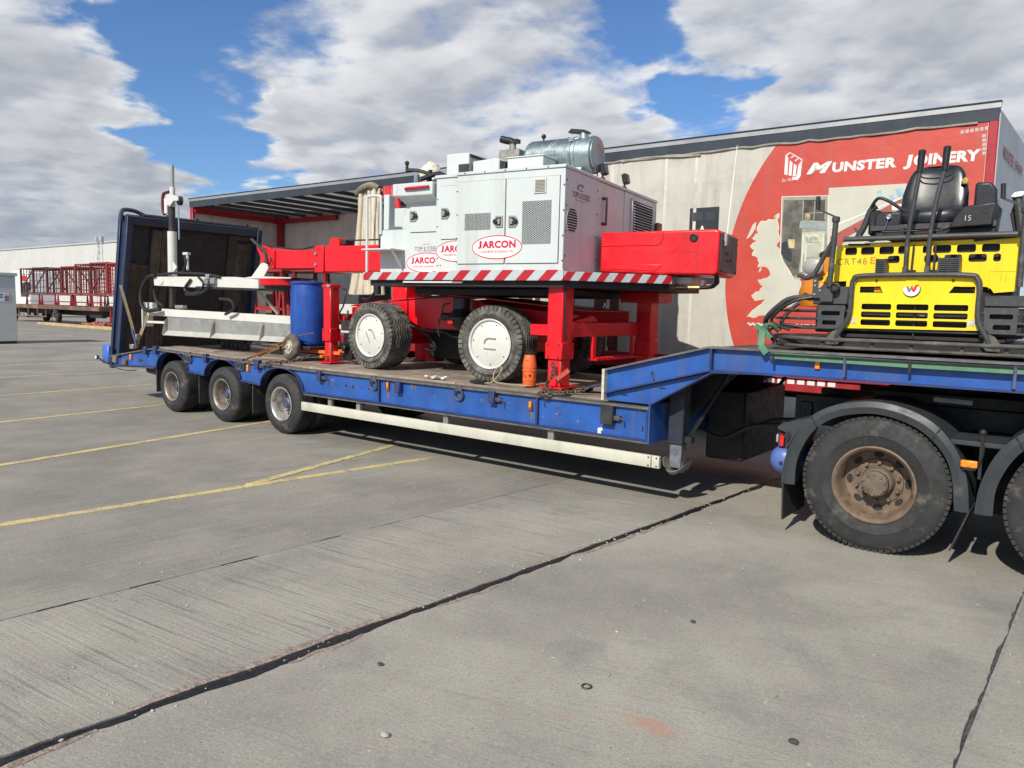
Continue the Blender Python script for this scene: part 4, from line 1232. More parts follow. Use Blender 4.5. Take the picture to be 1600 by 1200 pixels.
# ------------------------------------------------------------------ low loader trailer
TR = thing('low_loader_trailer', 'blue step frame low loader trailer with timber deck and upright rear ramp', 'trailer', (0, 0, 0))
def zt(x):                                            # the deck climbs a little towards the rear
    return 0.925 + max(0.0, -x + 0.3) * 0.0175
WX = (-2.93, -1.50, -0.06)
WR = 2.55                                             # width
top = [(5.40, 0.905), (0.3, 0.905), (-3.62, zt(-3.62) - 0.02), (-5.03, 0.775)]
bot = [(-5.03, 0.60), (-3.50, 0.675)]
for i, wx in enumerate(WX):
    zb = (0.665, 0.64, 0.61)[i]
    hw, hh = 0.47, (0.285, 0.275, 0.275)[i]
    bot += [(wx - 0.03 - hw * math.cos(R_(a)), zb + hh * math.sin(R_(a))) for a in range(0, 181, 12)]
bot += [(0.40, 0.60), (5.40, 0.59)]
for side, y0 in (('near', 0.035), ('far', WR - 0.05)):
    MB().prism(top[::-1] + bot[::-1], y0, y0 + 0.015) .obj('side_beam', blue, TR, sm=0)
    ya, yb = (0.0, 0.11) if side == 'near' else (WR - 0.11, WR)
    # lip that follows the lower edge and the wheel arches
    b = MB()
    b.strip(bot, 0.016, ya, yb)
    b.obj('arch_lip', blue_dark, TR, sm=30)
    MB().strip([(-3.50, 0.665), (-5.03, 0.588)], 0.012, ya, yb).obj('tail_lip', edge, TR, sm=0)
    MB().box(0.41, 5.40, ya - 0.002, yb, 0.574, 0.589).obj('bottom_flange', edge, TR, sm=0)
    MB().strip([(5.40, 0.905), (0.3, 0.905), (-3.62, zt(-3.62) - 0.02)], 0.02, ya - 0.004, yb + 0.05).obj('deck_edge_rail', edge, TR, sm=0)
    MB().strip([(-3.63, zt(-3.62) - 0.022), (-5.03, 0.775)], 0.02, ya - 0.004, yb + 0.05).obj('deck_edge_rail', edge, TR, sm=0)
    for x in (1.843, 4.161, 5.385):
        MB().box(x - 0.012, x + 0.012, ya + 0.004, y0 if side == 'near' else yb - 0.005, 0.592, 0.900).obj('web_stiffener', blue_dark, TR, sm=0)
MB().box(5.402, 5.414, 0.0, WR, 0.574, 0.93).obj('front_end_plate', blue, TR, sm=0)
# inner structure
for y in (0.75, 1.7):
    MB().box(-4.9, 5.38, y, y + 0.12, 0.56, 0.86).obj('main_beam', chass, TR, sm=0)
for x in (-4.3, -3.6, -2.2, -0.78, 0.6, 1.4, 2.2, 3.0, 3.8, 4.6, 5.2):
    MB().box(x - 0.05, x + 0.05, 0.06, WR - 0.06, 0.62, 0.86).obj('cross_member', chass, TR, sm=0)
# deck boards
r = random.Random(2)
ny = 10
yw = (WR - 0.30) / ny
for i in range(ny):
    y0 = 0.15 + i * yw
    xs_ = [-3.62, -1.9 + r.uniform(-.5, .5), 0.3, 2.4 + r.uniform(-.6, .6), 4.98]
    for a, c in zip(xs_, xs_[1:]):
        e = 0.004
        up = r.uniform(0.0, 0.006)
        b = MB()
        za, zc = zt(a) - 0.012 + up, zt(c) - 0.012 + up
        b.add([(a + e, y0 + e, za - .05), (c - e, y0 + e, zc - .05), (c - e, y0 + yw - e, zc - .05), (a + e, y0 + yw - e, za - .05),
               (a + e, y0 + e, za + .012), (c - e, y0 + e, zc + .012), (c - e, y0 + yw - e, zc + .012), (a + e, y0 + yw - e, za + .012)],
              [(0, 3, 2, 1), (4, 5, 6, 7), (0, 1, 5, 4), (1, 2, 6, 5), (2, 3, 7, 6), (3, 0, 4, 7)])
        b.obj('deck_plank', plank_m[r.randrange(3)], TR, sm=0)
    MB().strip([(-5.02, 0.755 + r.uniform(0, .005)), (-3.625, zt(-3.62) - 0.035)], 0.035, y0 + 0.004, y0 + yw - 0.004).obj('tail_plank', plank_m[r.randrange(3)], TR, sm=0)
# wheels: three axles, twin tyres, dished rims
for lst in (0,):
    wA = wheel_meshes(0.405, 0.27, 0.225, 'a', rubber, rimgrey, hubblue, dish=0.165, holes=6, groove=4, hub_r=0.062, hub_out=0.07)
    wB = wheel_meshes(0.405, 0.27, 0.225, 'b', rubber, silver, hubblue, dish=0.165, holes=6, groove=4, hub_r=0.062, hub_out=0.07)
for i, wx in enumerate(WX):
    ms = (wA, wA, wB)[i]
    put_wheel(ms, TR, (wx, -0.005, 0.405), (0, R_(40 * i), 0))
    inst(ms[0], 'inner_tyre', TR, (wx, 0.30, 0.405))
    put_wheel(ms, TR, (wx, WR + 0.005, 0.405), (0, R_(55 * i), PI))
    inst(ms[0], 'inner_tyre', TR, (wx, WR - 0.57, 0.405))
    MB().cyl((wx, 0.3, 0.405), (wx, WR - 0.3, 0.405), 0.07).obj('axle', chass, TR)
for x in (-3.49, -2.20, -0.79):
    for y in (0.03, WR - 0.58):
        b = MB()
        b.box(x - 0.012, x + 0.012, y, y + 0.55, 0.27 if x < -3 else 0.2, 0.66)
        b.box(x - 0.02, x - 0.012, y + 0.25, y + 0.3, 0.25, 0.6)
        b.obj('mudflap', rubber, TR, bev=0.004)
# side guard
MB().prism(rrect(-0.004, 0.036, 0.367, 0.478, 0.006, 2), 0.37, 5.525, 'x').obj('side_guard_rail', cream, TR)
for z in (0.385, 0.46):
    MB().cyl((5.50, -0.008, z), (5.50, 0.0, z), 0.008, n=8).cyl((5.42, -0.008, z), (5.42, 0.0, z), 0.008, n=8).obj('rail_rivet', steel, TR)
MB().box(5.445, 5.452, -0.007, -0.004, 0.367, 0.478).obj('rail_end_joint', cutgap, TR, sm=0)
for x in (0.9, 1.444, 2.9, 4.318):
    MB().box(x - 0.035, x + 0.035, 0.0365, 0.075, 0.38, 0.573).obj('guard_post', mat('worn_grey_post', (0.25, 0.245, 0.23), 0.5, 0.3, var=0.2) if 'worn_grey_post' not in bpy.data.materials else bpy.data.materials['worn_grey_post'], TR, sm=0)
# lashing rings, outrigger brackets, markers and holes along the web
rg = mat('forged_ring_steel', (0.10, 0.095, 0.10), 0.55, 0.4, var=0.3, vs=14, dirt=(RUST, 0.7, 14, 0.55))
def ring(x, z, r_=0.06):
    o = sub('lashing_ring', TR, (x, 0.0, z))
    b = MB()
    b.tube([(r_ * math.cos(R_(a)), 0.004 - 0.012 * math.sin(R_(a)), r_ * 1.1 * math.sin(R_(a)) - r_ * 0.9) for a in range(0, 360, 24)], 0.0125, 7, True)
    b.obj('ring', rg, o)
    MB().box(-0.035, 0.035, -0.012, 0.034, -0.02, 0.045).obj('lug', rg, o, bev=0.006)
for x, z in ((1.754, 0.875), (3.114, 0.875), (-2.50, 0.93), (-2.43, 0.93), (-1.08, 0.915), (-1.01, 0.915)):
    ring(x, z)
def bracket(x, z, w=0.085, h=0.13, pin=True):
    o = sub('outrigger_bracket', TR, (x, 0.0, z))
    MB().box(-w / 2, w / 2, -0.035, 0.033, -h / 2, h / 2).obj('bracket_box', blue_dark if x < 4 else steel, o, bev=0.005)
    if pin:
        MB().tube([(w / 2, -0.005, -0.02), (w / 2 + 0.09, -0.005, -0.02), (w / 2 + 0.10, -0.005, -0.03), (w / 2 + 0.10, -0.005, -0.075)], 0.008, 6).box(w / 2, w / 2 + 0.06, -0.008, 0.034, -0.04, 0.0).obj('pin', rg, o)
for x, z, p in ((0.753, 0.845, True), (2.191, 0.825, False), (3.597, 0.835, True), (4.985, 0.795, True), (-0.60, 0.90, True), (-1.93, 0.91, False), (-3.42, 0.955, False), (-3.75, 0.93, False)):
    bracket(x, z, 0.085 if x < 4.5 else 0.13, 0.13 if x < 4.5 else 0.17, p)
rustpan = mat('rust_streaked_bracket', (0.20, 0.085, 0.03), 0.8, var=0.4, vs=16)
def marker(x, z, h=0.06):
    o = MB().box(x - 0.02, x + 0.02, -0.002, 0.034, z - h, z + h).obj('side_marker', amberl, TR, bev=0.005)
for x, z in ((-4.31, 0.79), (-0.866, 0.84)):
    marker(x, z, 0.045)
for x, z in ((1.987, 0.815), (4.073, 0.79)):
    b = MB()
    b.box(x - 0.022, x + 0.022, 0.012, 0.034, z - 0.05, z + 0.05)
    b.obj('rusted_marker_plate', rustpan, TR, bev=0.006)
    MB().box(x - 0.012, x + 0.014, 0.004, 0.012, z - 0.02, z + 0.045).obj('side_marker', amberl, TR, bev=0.003)
for x, z in ((1.019, 0.762), (1.216, 0.756), (1.348, 0.752), (1.49, 0.753), (1.64, 0.75)):
    rr = (0.011, 0.018, 0.020, 0.008, 0.014)[(1.019, 1.216, 1.348, 1.49, 1.64).index(x)]
    MB().cyl((x, 0.0335, z), (x, 0.038, z), rr, n=14).obj('web_hole', cutgap, TR)
for x, z in ((4.24, 0.815), (5.33, 0.70), (4.13, 0.80), (1.93, 0.80)):
    MB().box(x - 0.007, x + 0.007, 0.033, 0.038, z - 0.028, z + 0.028).obj('web_slot', cutgap, TR, sm=0)
rs = mat('rust_run_stain', (0.15, 0.10, 0.07), 0.7, var=0.5, vs=20, dirt=((0.05, 0.09, 0.22), 0.8, 14, 0.5))
for x, z, w, h in ((1.975, 0.755, 0.018, 0.11), (4.075, 0.73, 0.02, 0.09), (2.40, 0.86, 0.05, 0.05), (0.86, 0.80, 0.03, 0.05), (3.42, 0.80, 0.012, 0.05), (5.30, 0.88, 0.03, 0.03)):
    q = random.Random(int(x * 100))
    MB().prism([(x - w + q.uniform(-.006, .006), z), (x + w, z + q.uniform(-.006, .006)), (x + w * 0.8, z - h * 0.5), (x + w * 0.3, z - h), (x - w * 0.2, z - h * 0.7), (x - w * 0.8, z - h * 0.9)], 0.0342, 0.0352).obj('rust_stain', rs, TR, sm=0)
q = random.Random(77)
for k in range(22):
    x, z = q.uniform(0.6, 5.3), q.uniform(0.62, 0.84)
    w = q.uniform(0.005, 0.016)
    MB().prism([(x + w * q.uniform(.5, 1.2) * math.cos(a), z + w * q.uniform(.4, 1.0) * math.sin(a)) for a in (0, 1.0, 2.1, 3.1, 4.2, 5.2)], 0.0344, 0.0354).obj('paint_chip', (rs, blue_dark, mat('pale_scuff', (0.22, 0.26, 0.34), 0.6) if 'pale_scuff' not in bpy.data.materials else bpy.data.materials['pale_scuff'])[k % 3], TR, sm=0)
MB().prism([(4.86, 0.655), (4.90, 0.665), (4.915, 0.64), (4.89, 0.63), (4.90, 0.60), (4.86, 0.605)], 0.0325, 0.036).obj('paint_scuff', logo_w, TR, sm=0)
# gooseneck: sloping channel then the level deck over the tractor
NK = [(4.93, 1.205), (5.93, 1.463), (10.8, 1.463)]
NB = [(4.935, 1.005), (5.955, 1.283), (10.8, 1.297)]
for side, ya in (('near', 0.0), ('far', WR - 0.10)):
    yw_ = ya + (0.055 if side == 'near' else 0.035)
    MB().prism(NB + NK[::-1], yw_, yw_ + 0.012).obj('neck_web', blue, TR, sm=0)
    MB().strip(NK, 0.017, ya, ya + 0.10).obj('neck_top_flange', edge, TR, sm=0)
    MB().strip([(x, z - 0.014) for x, z in NB], 0.014, ya, ya + 0.10).obj('neck_lower_flange', blue_dark, TR, sm=0)
    MB().prism([(4.935, 0.928), (5.40, 0.928), (5.97, 1.262), (4.935, 0.985)], yw_ + 0.002, yw_ + 0.014).obj('neck_gusset', blue, TR, sm=0)
    MB().strip([(5.40, 0.92), (5.97, 1.255), (6.35, 1.268)], 0.012, ya + 0.004, ya + 0.12).obj('gusset_flange', blue_dark, TR, sm=0)
    MB().prism([(5.945, 1.285), (5.965, 1.285), (5.965, 1.462), (5.945, 1.462)], ya + 0.002, yw_).obj('neck_stiffener', blue_dark, TR, sm=0)
    MB().box(4.905, 4.932, ya - 0.001, ya + 0.10, 0.93, 1.22).obj('neck_end_post', mat('scraped_cream_edge', (0.50, 0.46, 0.36), 0.6, var=0.3, vs=14, dirt=(RUST, 0.8, 12, 0.55)) if 'scraped_cream_edge' not in bpy.data.materials else bpy.data.materials['scraped_cream_edge'], TR, sm=0)
for x, z in ((5.12, 0.99), (5.50, 1.085)):
    MB().box(x - 0.03, x + 0.03, 0.052, 0.0565, z - 0.006, z + 0.006).obj('gusset_slot', cutgap, TR, sm=0)
MB().tube([(5.40, 0.045, 1.225), (5.40, 0.02, 1.21), (5.42, 0.02, 1.17)], 0.006, 6).obj('rope_hook', steel, TR)
# neck decking and its underside
b = MB()
b.strip([(4.935, 1.203), (5.925, 1.452)], 0.012, 0.11, WR - 0.11)
b.obj('slope_plate', steel, TR, sm=0)
MB().box(5.93, 10.8, 0.11, WR - 0.11, 1.435, 1.470).obj('neck_deck_plate', steel, TR, sm=0)
b = MB()
b.add([(4.94, 0.12, 0.93), (4.94, WR - .12, 0.93), (4.94, WR - .12, 1.20), (4.94, 0.12, 1.20)], [(0, 1, 2, 3)])
b.box(5.0, 5.40, 0.12, WR - 0.12, 0.60, 0.92)
b.obj('neck_bulkhead', chass, TR, sm=0)
for y in (0.65, 1.75):
    MB().prism([(5.42, 0.70), (5.95, 1.245), (10.8, 1.255), (10.8, 1.43), (5.9, 1.43), (5.42, 1.2)], y, y + 0.14).obj('neck_beam', chass, TR, sm=0)
for x in (6.6, 7.4, 8.2, 9.0, 9.8):
    MB().box(x - 0.04, x + 0.04, 0.12, WR - 0.12, 1.30, 1.43).obj('cross_member', chass, TR, sm=0)
# rope rail along the neck edge
MB().tube([(6.45, -0.025, 1.445), (10.8, -0.025, 1.455)], 0.0075, 6).obj('rope_rail', steel, TR)
for x in (6.485, 7.027, 7.468, 8.10):
    MB().cyl((x, -0.022, 1.455), (x, -0.018, 1.37 if x in (6.485, 7.468) else 1.305), 0.011, n=8).box(x - 0.012, x + 0.012, -0.02, 0.0, 1.444, 1.452).obj('rail_peg', steel if x in (6.485, 7.468) else hubblue, TR)
MB().box(6.795, 6.835, 0.03, 0.054, 1.345, 1.43).obj('side_marker', amberl, TR, bev=0.006)
MB().box(5.46, 5.85, 1.15, 2.35, 0.30, 1.0).obj('added_neck_dark_box', chass, TR, bev=0.02)  # added dark box that deepens the shade under the gooseneck
for y in (1.0, 1.5):
    MB().tube(curve([(5.45, y, 0.62), (5.7, y, 0.55), (6.0, y, 0.70), (6.4, y, 0.75)], 4), 0.02, 6).obj('air_line', hose_m, TR)
# landing leg with its foot dish
for y in (0.30, 2.1):
    o = sub('landing_leg', TR, (5.56, y, 0))
    MB().box(-0.075, 0.075, -0.07, 0.07, 0.56, 1.25).obj('outer_leg', mat('blackened_leg', (0.018, 0.022, 0.035), 0.55, var=0.3, vs=5), o, bev=0.008)
    MB().box(-0.058, 0.058, -0.055, 0.055, 0.34, 0.56).obj('inner_leg', mat('bright_worn_leg', (0.24, 0.25, 0.27), 0.4, 0.5, var=0.3, vs=8, dirt=((0.08, 0.09, 0.14), 0.7, 7, 0.5)) if 'bright_worn_leg' not in bpy.data.materials else bpy.data.materials['bright_worn_leg'], o, bev=0.006)
    b = MB()
    b.lathe([(0.002, 0.30), (0.06, 0.303), (0.11, 0.325), (0.135, 0.37), (0.128, 0.372), (0.10, 0.335), (0.06, 0.318), (0.002, 0.315)], (0, 0, 0), (0, 0, 1), 24, fn=lambda r_, h, a, i: (r_, h + (0.055 * math.cos(2 * a) * (r_ / 0.135) ** 2)))
    b.box(-0.065, -0.05, -0.03, 0.03, 0.30, 0.40).box(0.05, 0.065, -0.03, 0.03, 0.30, 0.40)
    b.obj('foot', mat('grey_worn_foot', (0.17, 0.165, 0.15), 0.6, 0.3, var=0.3, vs=9) if 'grey_worn_foot' not in bpy.data.materials else bpy.data.materials['grey_worn_foot'], o)
    MB().bar((0.08, 0.04, 0.62), (0.34, 0.30, 1.22), 0.03, 0.03).box(0.075, 0.14, -0.03, 0.03, 0.58, 0.64).obj('brace', chass, o, sm=0)
# tail: light bar, bump stop, marker lamp stalk
MB().box(-5.10, -5.04, 0.02, WR - 0.02, 0.57, 0.80).obj('tail_beam', blue_dark, TR, bev=0.006)
MB().tube([(-5.06, -0.01, 0.63), (-5.16, -0.06, 0.66), (-5.24, -0.10, 0.72)], 0.016, 7).lathe([(0, 0.015), (0.035, 0.012), (0.042, -0.004), (0.036, -0.018), (0, -0.02)], (-5.27, -0.115, 0.735), (0.2, -1, 0), 16).obj('marker_lamp_stalk', rubber, TR)
MB().sphere((-5.27, -0.136, 0.735), 0.028, (1, 0.4, 1), 12, 8).obj('lamp_lens', logo_w, TR)
MB().tube(curve([(-5.0, 0.0, 0.60), (-4.7, -0.01, 0.57), (-4.4, -0.012, 0.555), (-4.1, 0, 0.585)], 4), 0.008, 6).obj('tail_cable', hose_m, TR)
MB().box(-4.95, -4.80, -0.006, 0.034, 0.66, 0.78).obj('ratchet_bracket', mat('rusty_bracket', (0.16, 0.12, 0.10), 0.7, var=0.4, vs=12), TR, bev=0.005)
MB().box(-4.58, -4.46, -0.006, 0.034, 0.645, 0.735).obj('rusty_plate', rustpan, TR, bev=0.005)
MB().box(-4.06, -3.95, 0.032, 0.038, 0.73, 0.77).obj('web_slot', cutgap, TR, sm=0)
MB().prism([(-4.0, 0.63), (-3.5, 0.665), (-3.5, 0.55), (-3.6, 0.52), (-3.95, 0.55)], 0.1, 0.4).obj('tail_box', chass, TR, bev=0.01)
MB().box(-5.35, -5.11, 0.0, 0.6, 0.62, 0.95).obj('tail_locker', mat('light_blue_paint', (0.05, 0.13, 0.45), 0.45, var=0.2), TR, bev=0.02)

# rear ramp standing upright across the tail
RP = sub('rear_ramp', TR, (-4.95, 0, 0.80), (0, R_(11.0), 0))
bl_r = mat('ramp_blue_paint', (0.010, 0.025, 0.080), 0.45, var=0.35, vs=3, dirt=((0.03, 0.03, 0.033), 0.85, 5, 0.46), streak=((0.07, 0.06, 0.05), 0.5, 10))
RHT = 2.42
for y in (0.0, WR - 0.10):
    MB().box(0.14, 0.24, y, y + 0.10, 0.0, RHT).obj('ramp_stile', bl_r, RP, bev=0.006)
    MB().box(-0.08, 0.0, y - 0.003, y + 0.07, -0.25, RHT - 0.02).obj('ramp_stile', bl_r, RP, bev=0.006)
    MB().box(0.0, 0.14, y + 0.03, y + 0.06, 0.1, RHT - 0.1).obj('stile_web', mat('ramp_shadow_blue', (0.012, 0.02, 0.06), 0.5) if 'ramp_shadow_blue' not in bpy.data.materials else bpy.data.materials['ramp_shadow_blue'], RP, sm=0)
MB().box(-0.06, 0.22, 0.105, WR - 0.105, RHT - 0.14, RHT).obj('ramp_head_beam', mat('dark_ramp_head', (0.022, 0.030, 0.062), 0.55, var=0.35, vs=3, dirt=((0.045, 0.036, 0.03), 0.8, 5, 0.48)), RP, bev=0.006)
MB().box(0.02, 0.06, 0.105, WR - 0.105, 0.02, RHT - 0.145).obj('ramp_back_plate', mat('black_tread_plate', (0.022, 0.020, 0.019), 0.65, var=0.4, vs=5, dirt=((0.055, 0.042, 0.032), 0.7, 5, 0.5)), RP, sm=0)
MB().tube(curve([(0.08, -0.03, RHT - 0.1), (0.05, 0.0, RHT + 0.06), (0.05, 0.18, RHT + 0.075), (0.07, 0.35, RHT + 0.02)], 5), 0.035, 8).tube([(0.10, 0.3, RHT + 0.02), (0.10, WR - 0.02, RHT + 0.015)], 0.028, 8).obj('rolled_edge', mat('dark_rolled_sheet', (0.05, 0.055, 0.065), 0.5, 0.2, var=0.2), RP)
for y in (0.75, 1.25, 2.25):
    MB().box(0.02, 0.12, y, y + 0.06, RHT + 0.0, RHT + 0.07).obj('hinge_lug', steel, RP, bev=0.008)
b = MB()
for k in range(56):                                   # anti slip bars welded over the middle bays
    z = 0.10 + k * 0.039
    b.box(0.06, 0.068, 0.86, 1.94, z, z + 0.013)
for k in range(24):
    y = 0.88 + k * 0.045
    b.box(0.06, 0.0655, y, y + 0.01, 0.08, RHT - 0.2)
b.obj('anti_slip_mesh', mat('brown_mesh_steel', (0.05, 0.042, 0.036), 0.7, 0.1, var=0.3, vs=6), RP, sm=0)
yb = 0.11
for i, (w, z0, z1, x1) in enumerate(((0.19, 0.02, 1.62, 0.10), (0.19, 0.02, 1.60, 0.095), (0.175, 0.02, 2.22, 0.115), (0.15, 0.02, 2.24, 0.12))):
    MB().box(0.062, x1, yb + 0.004, yb + w - 0.004, z0, z1).obj('ramp_plank', wood_dk[i % 3], RP, sm=0)
    yb += w
for i, (w, z0, z1) in enumerate(((0.17, 0.02, 2.18), (0.17, 0.9, 2.1), (0.17, 0.02, 2.12))):
    y0 = 1.95 + i * 0.165
    MB().box(0.062, 0.10 - 0.006 * i, y0 + 0.004, y0 + 0.161, z0, z1).obj('ramp_plank', wood_dk[(i + 1) % 3], RP, sm=0)
MB().box(0.062, 0.075, 0.115, 0.485, 1.66, 2.22).obj('dark_steel_panel', mat('blue_black_panel', (0.014, 0.017, 0.024), 0.5, var=0.3, vs=3), RP, sm=0)
MB().box(0.062, 0.082, 1.96, 2.44, 2.18, 2.25).obj('timber_rail', wood_dk[2], RP, sm=0)
# tan ratchet strap from the ramp to the deck
st = thing('ratchet_strap', 'tan ratchet strap running from the blue ramp frame down to the rear deck edge', 'strap', (-4.6, 0.05, 0.9))
def ribbon(b, pts, w, wd, t=0.004):
    for p, q in zip(pts, pts[1:]):
        b.bar(p, q, w, t, up=wd)
b = MB()
ribbon(b, [(0.18, -0.12, 1.09), (0.18, 0.05, 0.42), (0.18, 0.13, 0.03)], 0.045, (1, -0.5, 0.3))
b.obj('webbing', strap_t, st, sm=0)
b = MB()
ribbon(b, [(0.25, 0.36, 0.76), (0.20, 0.22, 0.36), (0.19, 0.10, 0.05)], 0.05, (1, -0.6, 0.3))
b.obj('webbing', strap_t, st, sm=0)
MB().box(0.13, 0.25, 0.02, 0.09, 0.02, 0.10).box(0.15, 0.23, 0.09, 0.16, 0.16, 0.27).obj('ratchet', mat('ratchet_steel', (0.30, 0.28, 0.24), 0.5, 0.5, var=0.2), st, bev=0.006)
MB().tube([(0.17, 0.05, 0.36), (0.19, 0.07, 0.24), (0.20, 0.10, 0.10)], 0.016, 6).obj('blue_cord', tankblue, st)
# ------------------------------------------------------------------ laser screed machine on the low loader
UO, UA = (4.2377, 0.25), R_(8.0)
SC = thing('laser_screed', 'red and pale grey laser screed machine with white hubcapped tyres on the blue low loader', 'construction machine', (UO[0], UO[1], 0), UA, base=0.945)
UW = Matrix.Translation((UO[0], UO[1], 0)) @ Matrix.Rotation(UA, 4, 'Z')
TW = UW.inverted()                                    # write in yard coordinates
CHW = TW @ Matrix.Translation((1.115, 0.5, 0)) @ Matrix.Rotation(R_(-4.0), 4, 'Z')
def hazard(name):
    m = mat(name, (0.5, 0.01, 0.02), 0.4, var=0.05)
    t = m.node_tree
    N, L = t.nodes, t.links
    b = N['Principled BSDF']
    co = N.new('ShaderNodeTexCoord')
    sp = N.new('ShaderNodeSeparateXYZ')
    L.new(co.outputs['Object'], sp.inputs[0])
    def mth(op, a, b_):
        n = N.new('ShaderNodeMath')
        n.operation = op
        for i, v in enumerate((a, b_)):
            if isinstance(v, float):
                n.inputs[i].default_value = v
            else:
                L.new(v, n.inputs[i])
        return n.outputs[0]
    s_ = mth('ADD', sp.outputs[0], sp.outputs[1])
    s_ = mth('SUBTRACT', s_, sp.outputs[2])
    f = mth('FRACT', mth('DIVIDE', mth('ADD', s_, 20.0), 0.262), 0.0)
    f = mth('GREATER_THAN', f, 0.5)
    wv = N.new('ShaderNodeTexNoise')
    L.new(co.outputs['Object'], wv.inputs['Vector'])
    wv.inputs['Scale'].default_value = 12
    mx = N.new('ShaderNodeMix')
    mx.data_type = 'RGBA'
    L.new(f, mx.inputs['Factor'])
    mx.inputs['A'].default_value = (0.50, 0.56, 0.57, 1)
    mx.inputs['B'].default_value = (0.47, 0.012, 0.025, 1)
    mw = N.new('ShaderNodeMix')
    mw.data_type = 'RGBA'
    mw.blend_type = 'MULTIPLY'
    mw.inputs['Factor'].default_value = 0.3
    L.new(mx.outputs['Result'], mw.inputs['A'])
    L.new(wv.outputs['Fac'], mw.inputs['B'])
    L.new(mw.outputs['Result'], b.inputs['Base Color'])
    return m
haz = hazard('hazard_stripe_tape')
def UB():
    return MB()
# platform with hazard striped skirt
plat = UB().prism([(-2.57, 0.0), (0.03, 0.0), (0.86, 0.88), (0.86, 2.2), (0.03, 2.6), (-2.57, 2.6)], 2.049, 2.140, 'z').obj('platform_skirt', haz, SC, bev=0.004)
UB().box(-1.33, 0.032, -0.012, -0.001, 2.046, 2.155).obj('skirt_overlay', haz, SC, bev=0.003)
UB().prism([(-2.5, 0.05), (0.0, 0.05), (0.80, 0.90), (0.80, 2.1), (0.0, 2.5), (-2.5, 2.5)], 1.985, 2.048, 'z').obj('platform_underside', chass, SC, sm=0)
UB().box(-2.2, -0.1, 0.5, 2.1, 1.90, 1.98).obj('turret_frame', chass, SC, bev=0.01)
UB().box(-2.0, -1.2, 0.02, 0.4, 2.02, 2.04).obj('white_tray', offwht, SC, sm=0)
# main engine canopy
def body(name, x0, x1, y0, y1, z0, z1, m=white, bev=0.006):
    return UB().box(x0, x1, y0, y1, z0, z1).obj(name, m, SC, bev=bev)
body('engine_canopy', -1.305, -0.012, 0.062, 0.884, 2.142, 3.165)
body('canopy_roof', -1.315, -0.002, 0.050, 2.80, 3.166, 3.200)
body('rear_canopy', -1.29, -0.020, 0.889, 1.662, 2.142, 3.164)
body('radiator_housing', -1.29, -0.012, 1.667, 2.79, 2.142, 3.163)
def door(x0, x1, y, z0, z1, name='canopy_door'):
    MB().box(x0, x1, y - 0.003, y + 0.02, z0, z1).obj('door_gap', cutgap, SC, sm=0)
    return UB().box(x0 + 0.004, x1 - 0.004, y - 0.014, y - 0.002, z0 + 0.004, z1 - 0.004).obj(name, white, SC, bev=0.003)
d1 = door(-1.285, -0.690, 0.062, 2.222, 3.098)
d2 = door(-0.680, -0.062, 0.062, 2.222, 3.094)
YF = 0.062 - 0.014
def grille(x0, x1, z0, z1, y, c=0.034, name='mesh_grille'):
    o = sub(name, SC, (0, 0, 0))
    MB().box(x0, x1, y - 0.0015, y + 0.004, z0, z1).obj('grille_opening', cutgap, o, sm=0, loc=(0, 0, -SC['_b']) if False else (0, 0, 0))
    b = MB()
    ratio = 0.55
    w, h = x1 - x0, z1 - z0
    n = int(w / c) + int(h / (c * ratio)) + 2
    for s_ in (1, -1):
        for k in range(-n, n):
            # lines z = z0 + ratio * s * (x - x0) + k * step, clipped to the opening
            step = c * ratio
            pts = []
            for x in (x0, x1):
                z = (z0 if s_ > 0 else z0) + ratio * s_ * (x - x0) + k * step
                pts.append((x, z))
            (xa, za), (xb, zb_) = pts
            def cut(zc):
                return xa + (zc - za) / (zb_ - za) * (xb - xa)
            lo, hi = (za, zb_) if za < zb_ else (zb_, za)
            if hi <= z0 or lo >= z1:
                continue
            xs0, xs1 = xa, xb
            if s_ > 0:
                if za < z0: xs0 = cut(z0)
                if zb_ > z1: xs1 = cut(z1)
            else:
                if za > z1: xs0 = cut(z1)
                if zb_ < z0: xs1 = cut(z0)
            if xs1 - xs0 < 0.004:
                continue
            f = lambda x: za + (x - xa) / (xb - xa) * (zb_ - za)
            b.bar((xs0, y - 0.003, f(xs0)), (xs1, y - 0.003, f(xs1)), 0.003, 0.0034, up=(0, 0, 1))
    b.obj('expanded_mesh', white, o, sm=0)
    return o
grille(-1.192, -0.868, 2.582, 2.756, YF)
grille(-0.485, -0.150, 2.420, 2.853, YF)
def latch(x, z, y, flip=1):
    o = sub('paddle_latch', SC, (x, y, z))
    b = MB()
    pl = [(-0.052, -0.06), (0.03, -0.06), (0.05, -0.035), (0.05, 0.035), (0.03, 0.06), (-0.052, 0.06)]
    pl = [(a * flip, c) for a, c in pl]
    b.prism(pl, -0.012, 0.0)
    b.obj('latch_plate', alum, o, bev=0.003)
    MB().prism([(a * 0.66, c * 0.72) for a, c in pl], -0.0145, -0.0122).obj('latch_recess', steel, o)
    MB().box(-0.012 * flip - 0.012, -0.012 * flip + 0.012, -0.026, -0.0165, -0.028, 0.028).box(-0.03, 0.03, -0.022, -0.0165, 0.0, 0.014).obj('paddle', alum, o, bev=0.002)
    MB().lathe([(0.026, 0), (0.026, -0.012), (0.02, -0.018), (0, -0.018)], (0.036 * flip, -0.012, 0.0), (0, 1, 0), 16).obj('lock_cover', black, o)
latch(-0.765, 2.66, YF, -1)
latch(-0.592, 2.655, YF, 1)
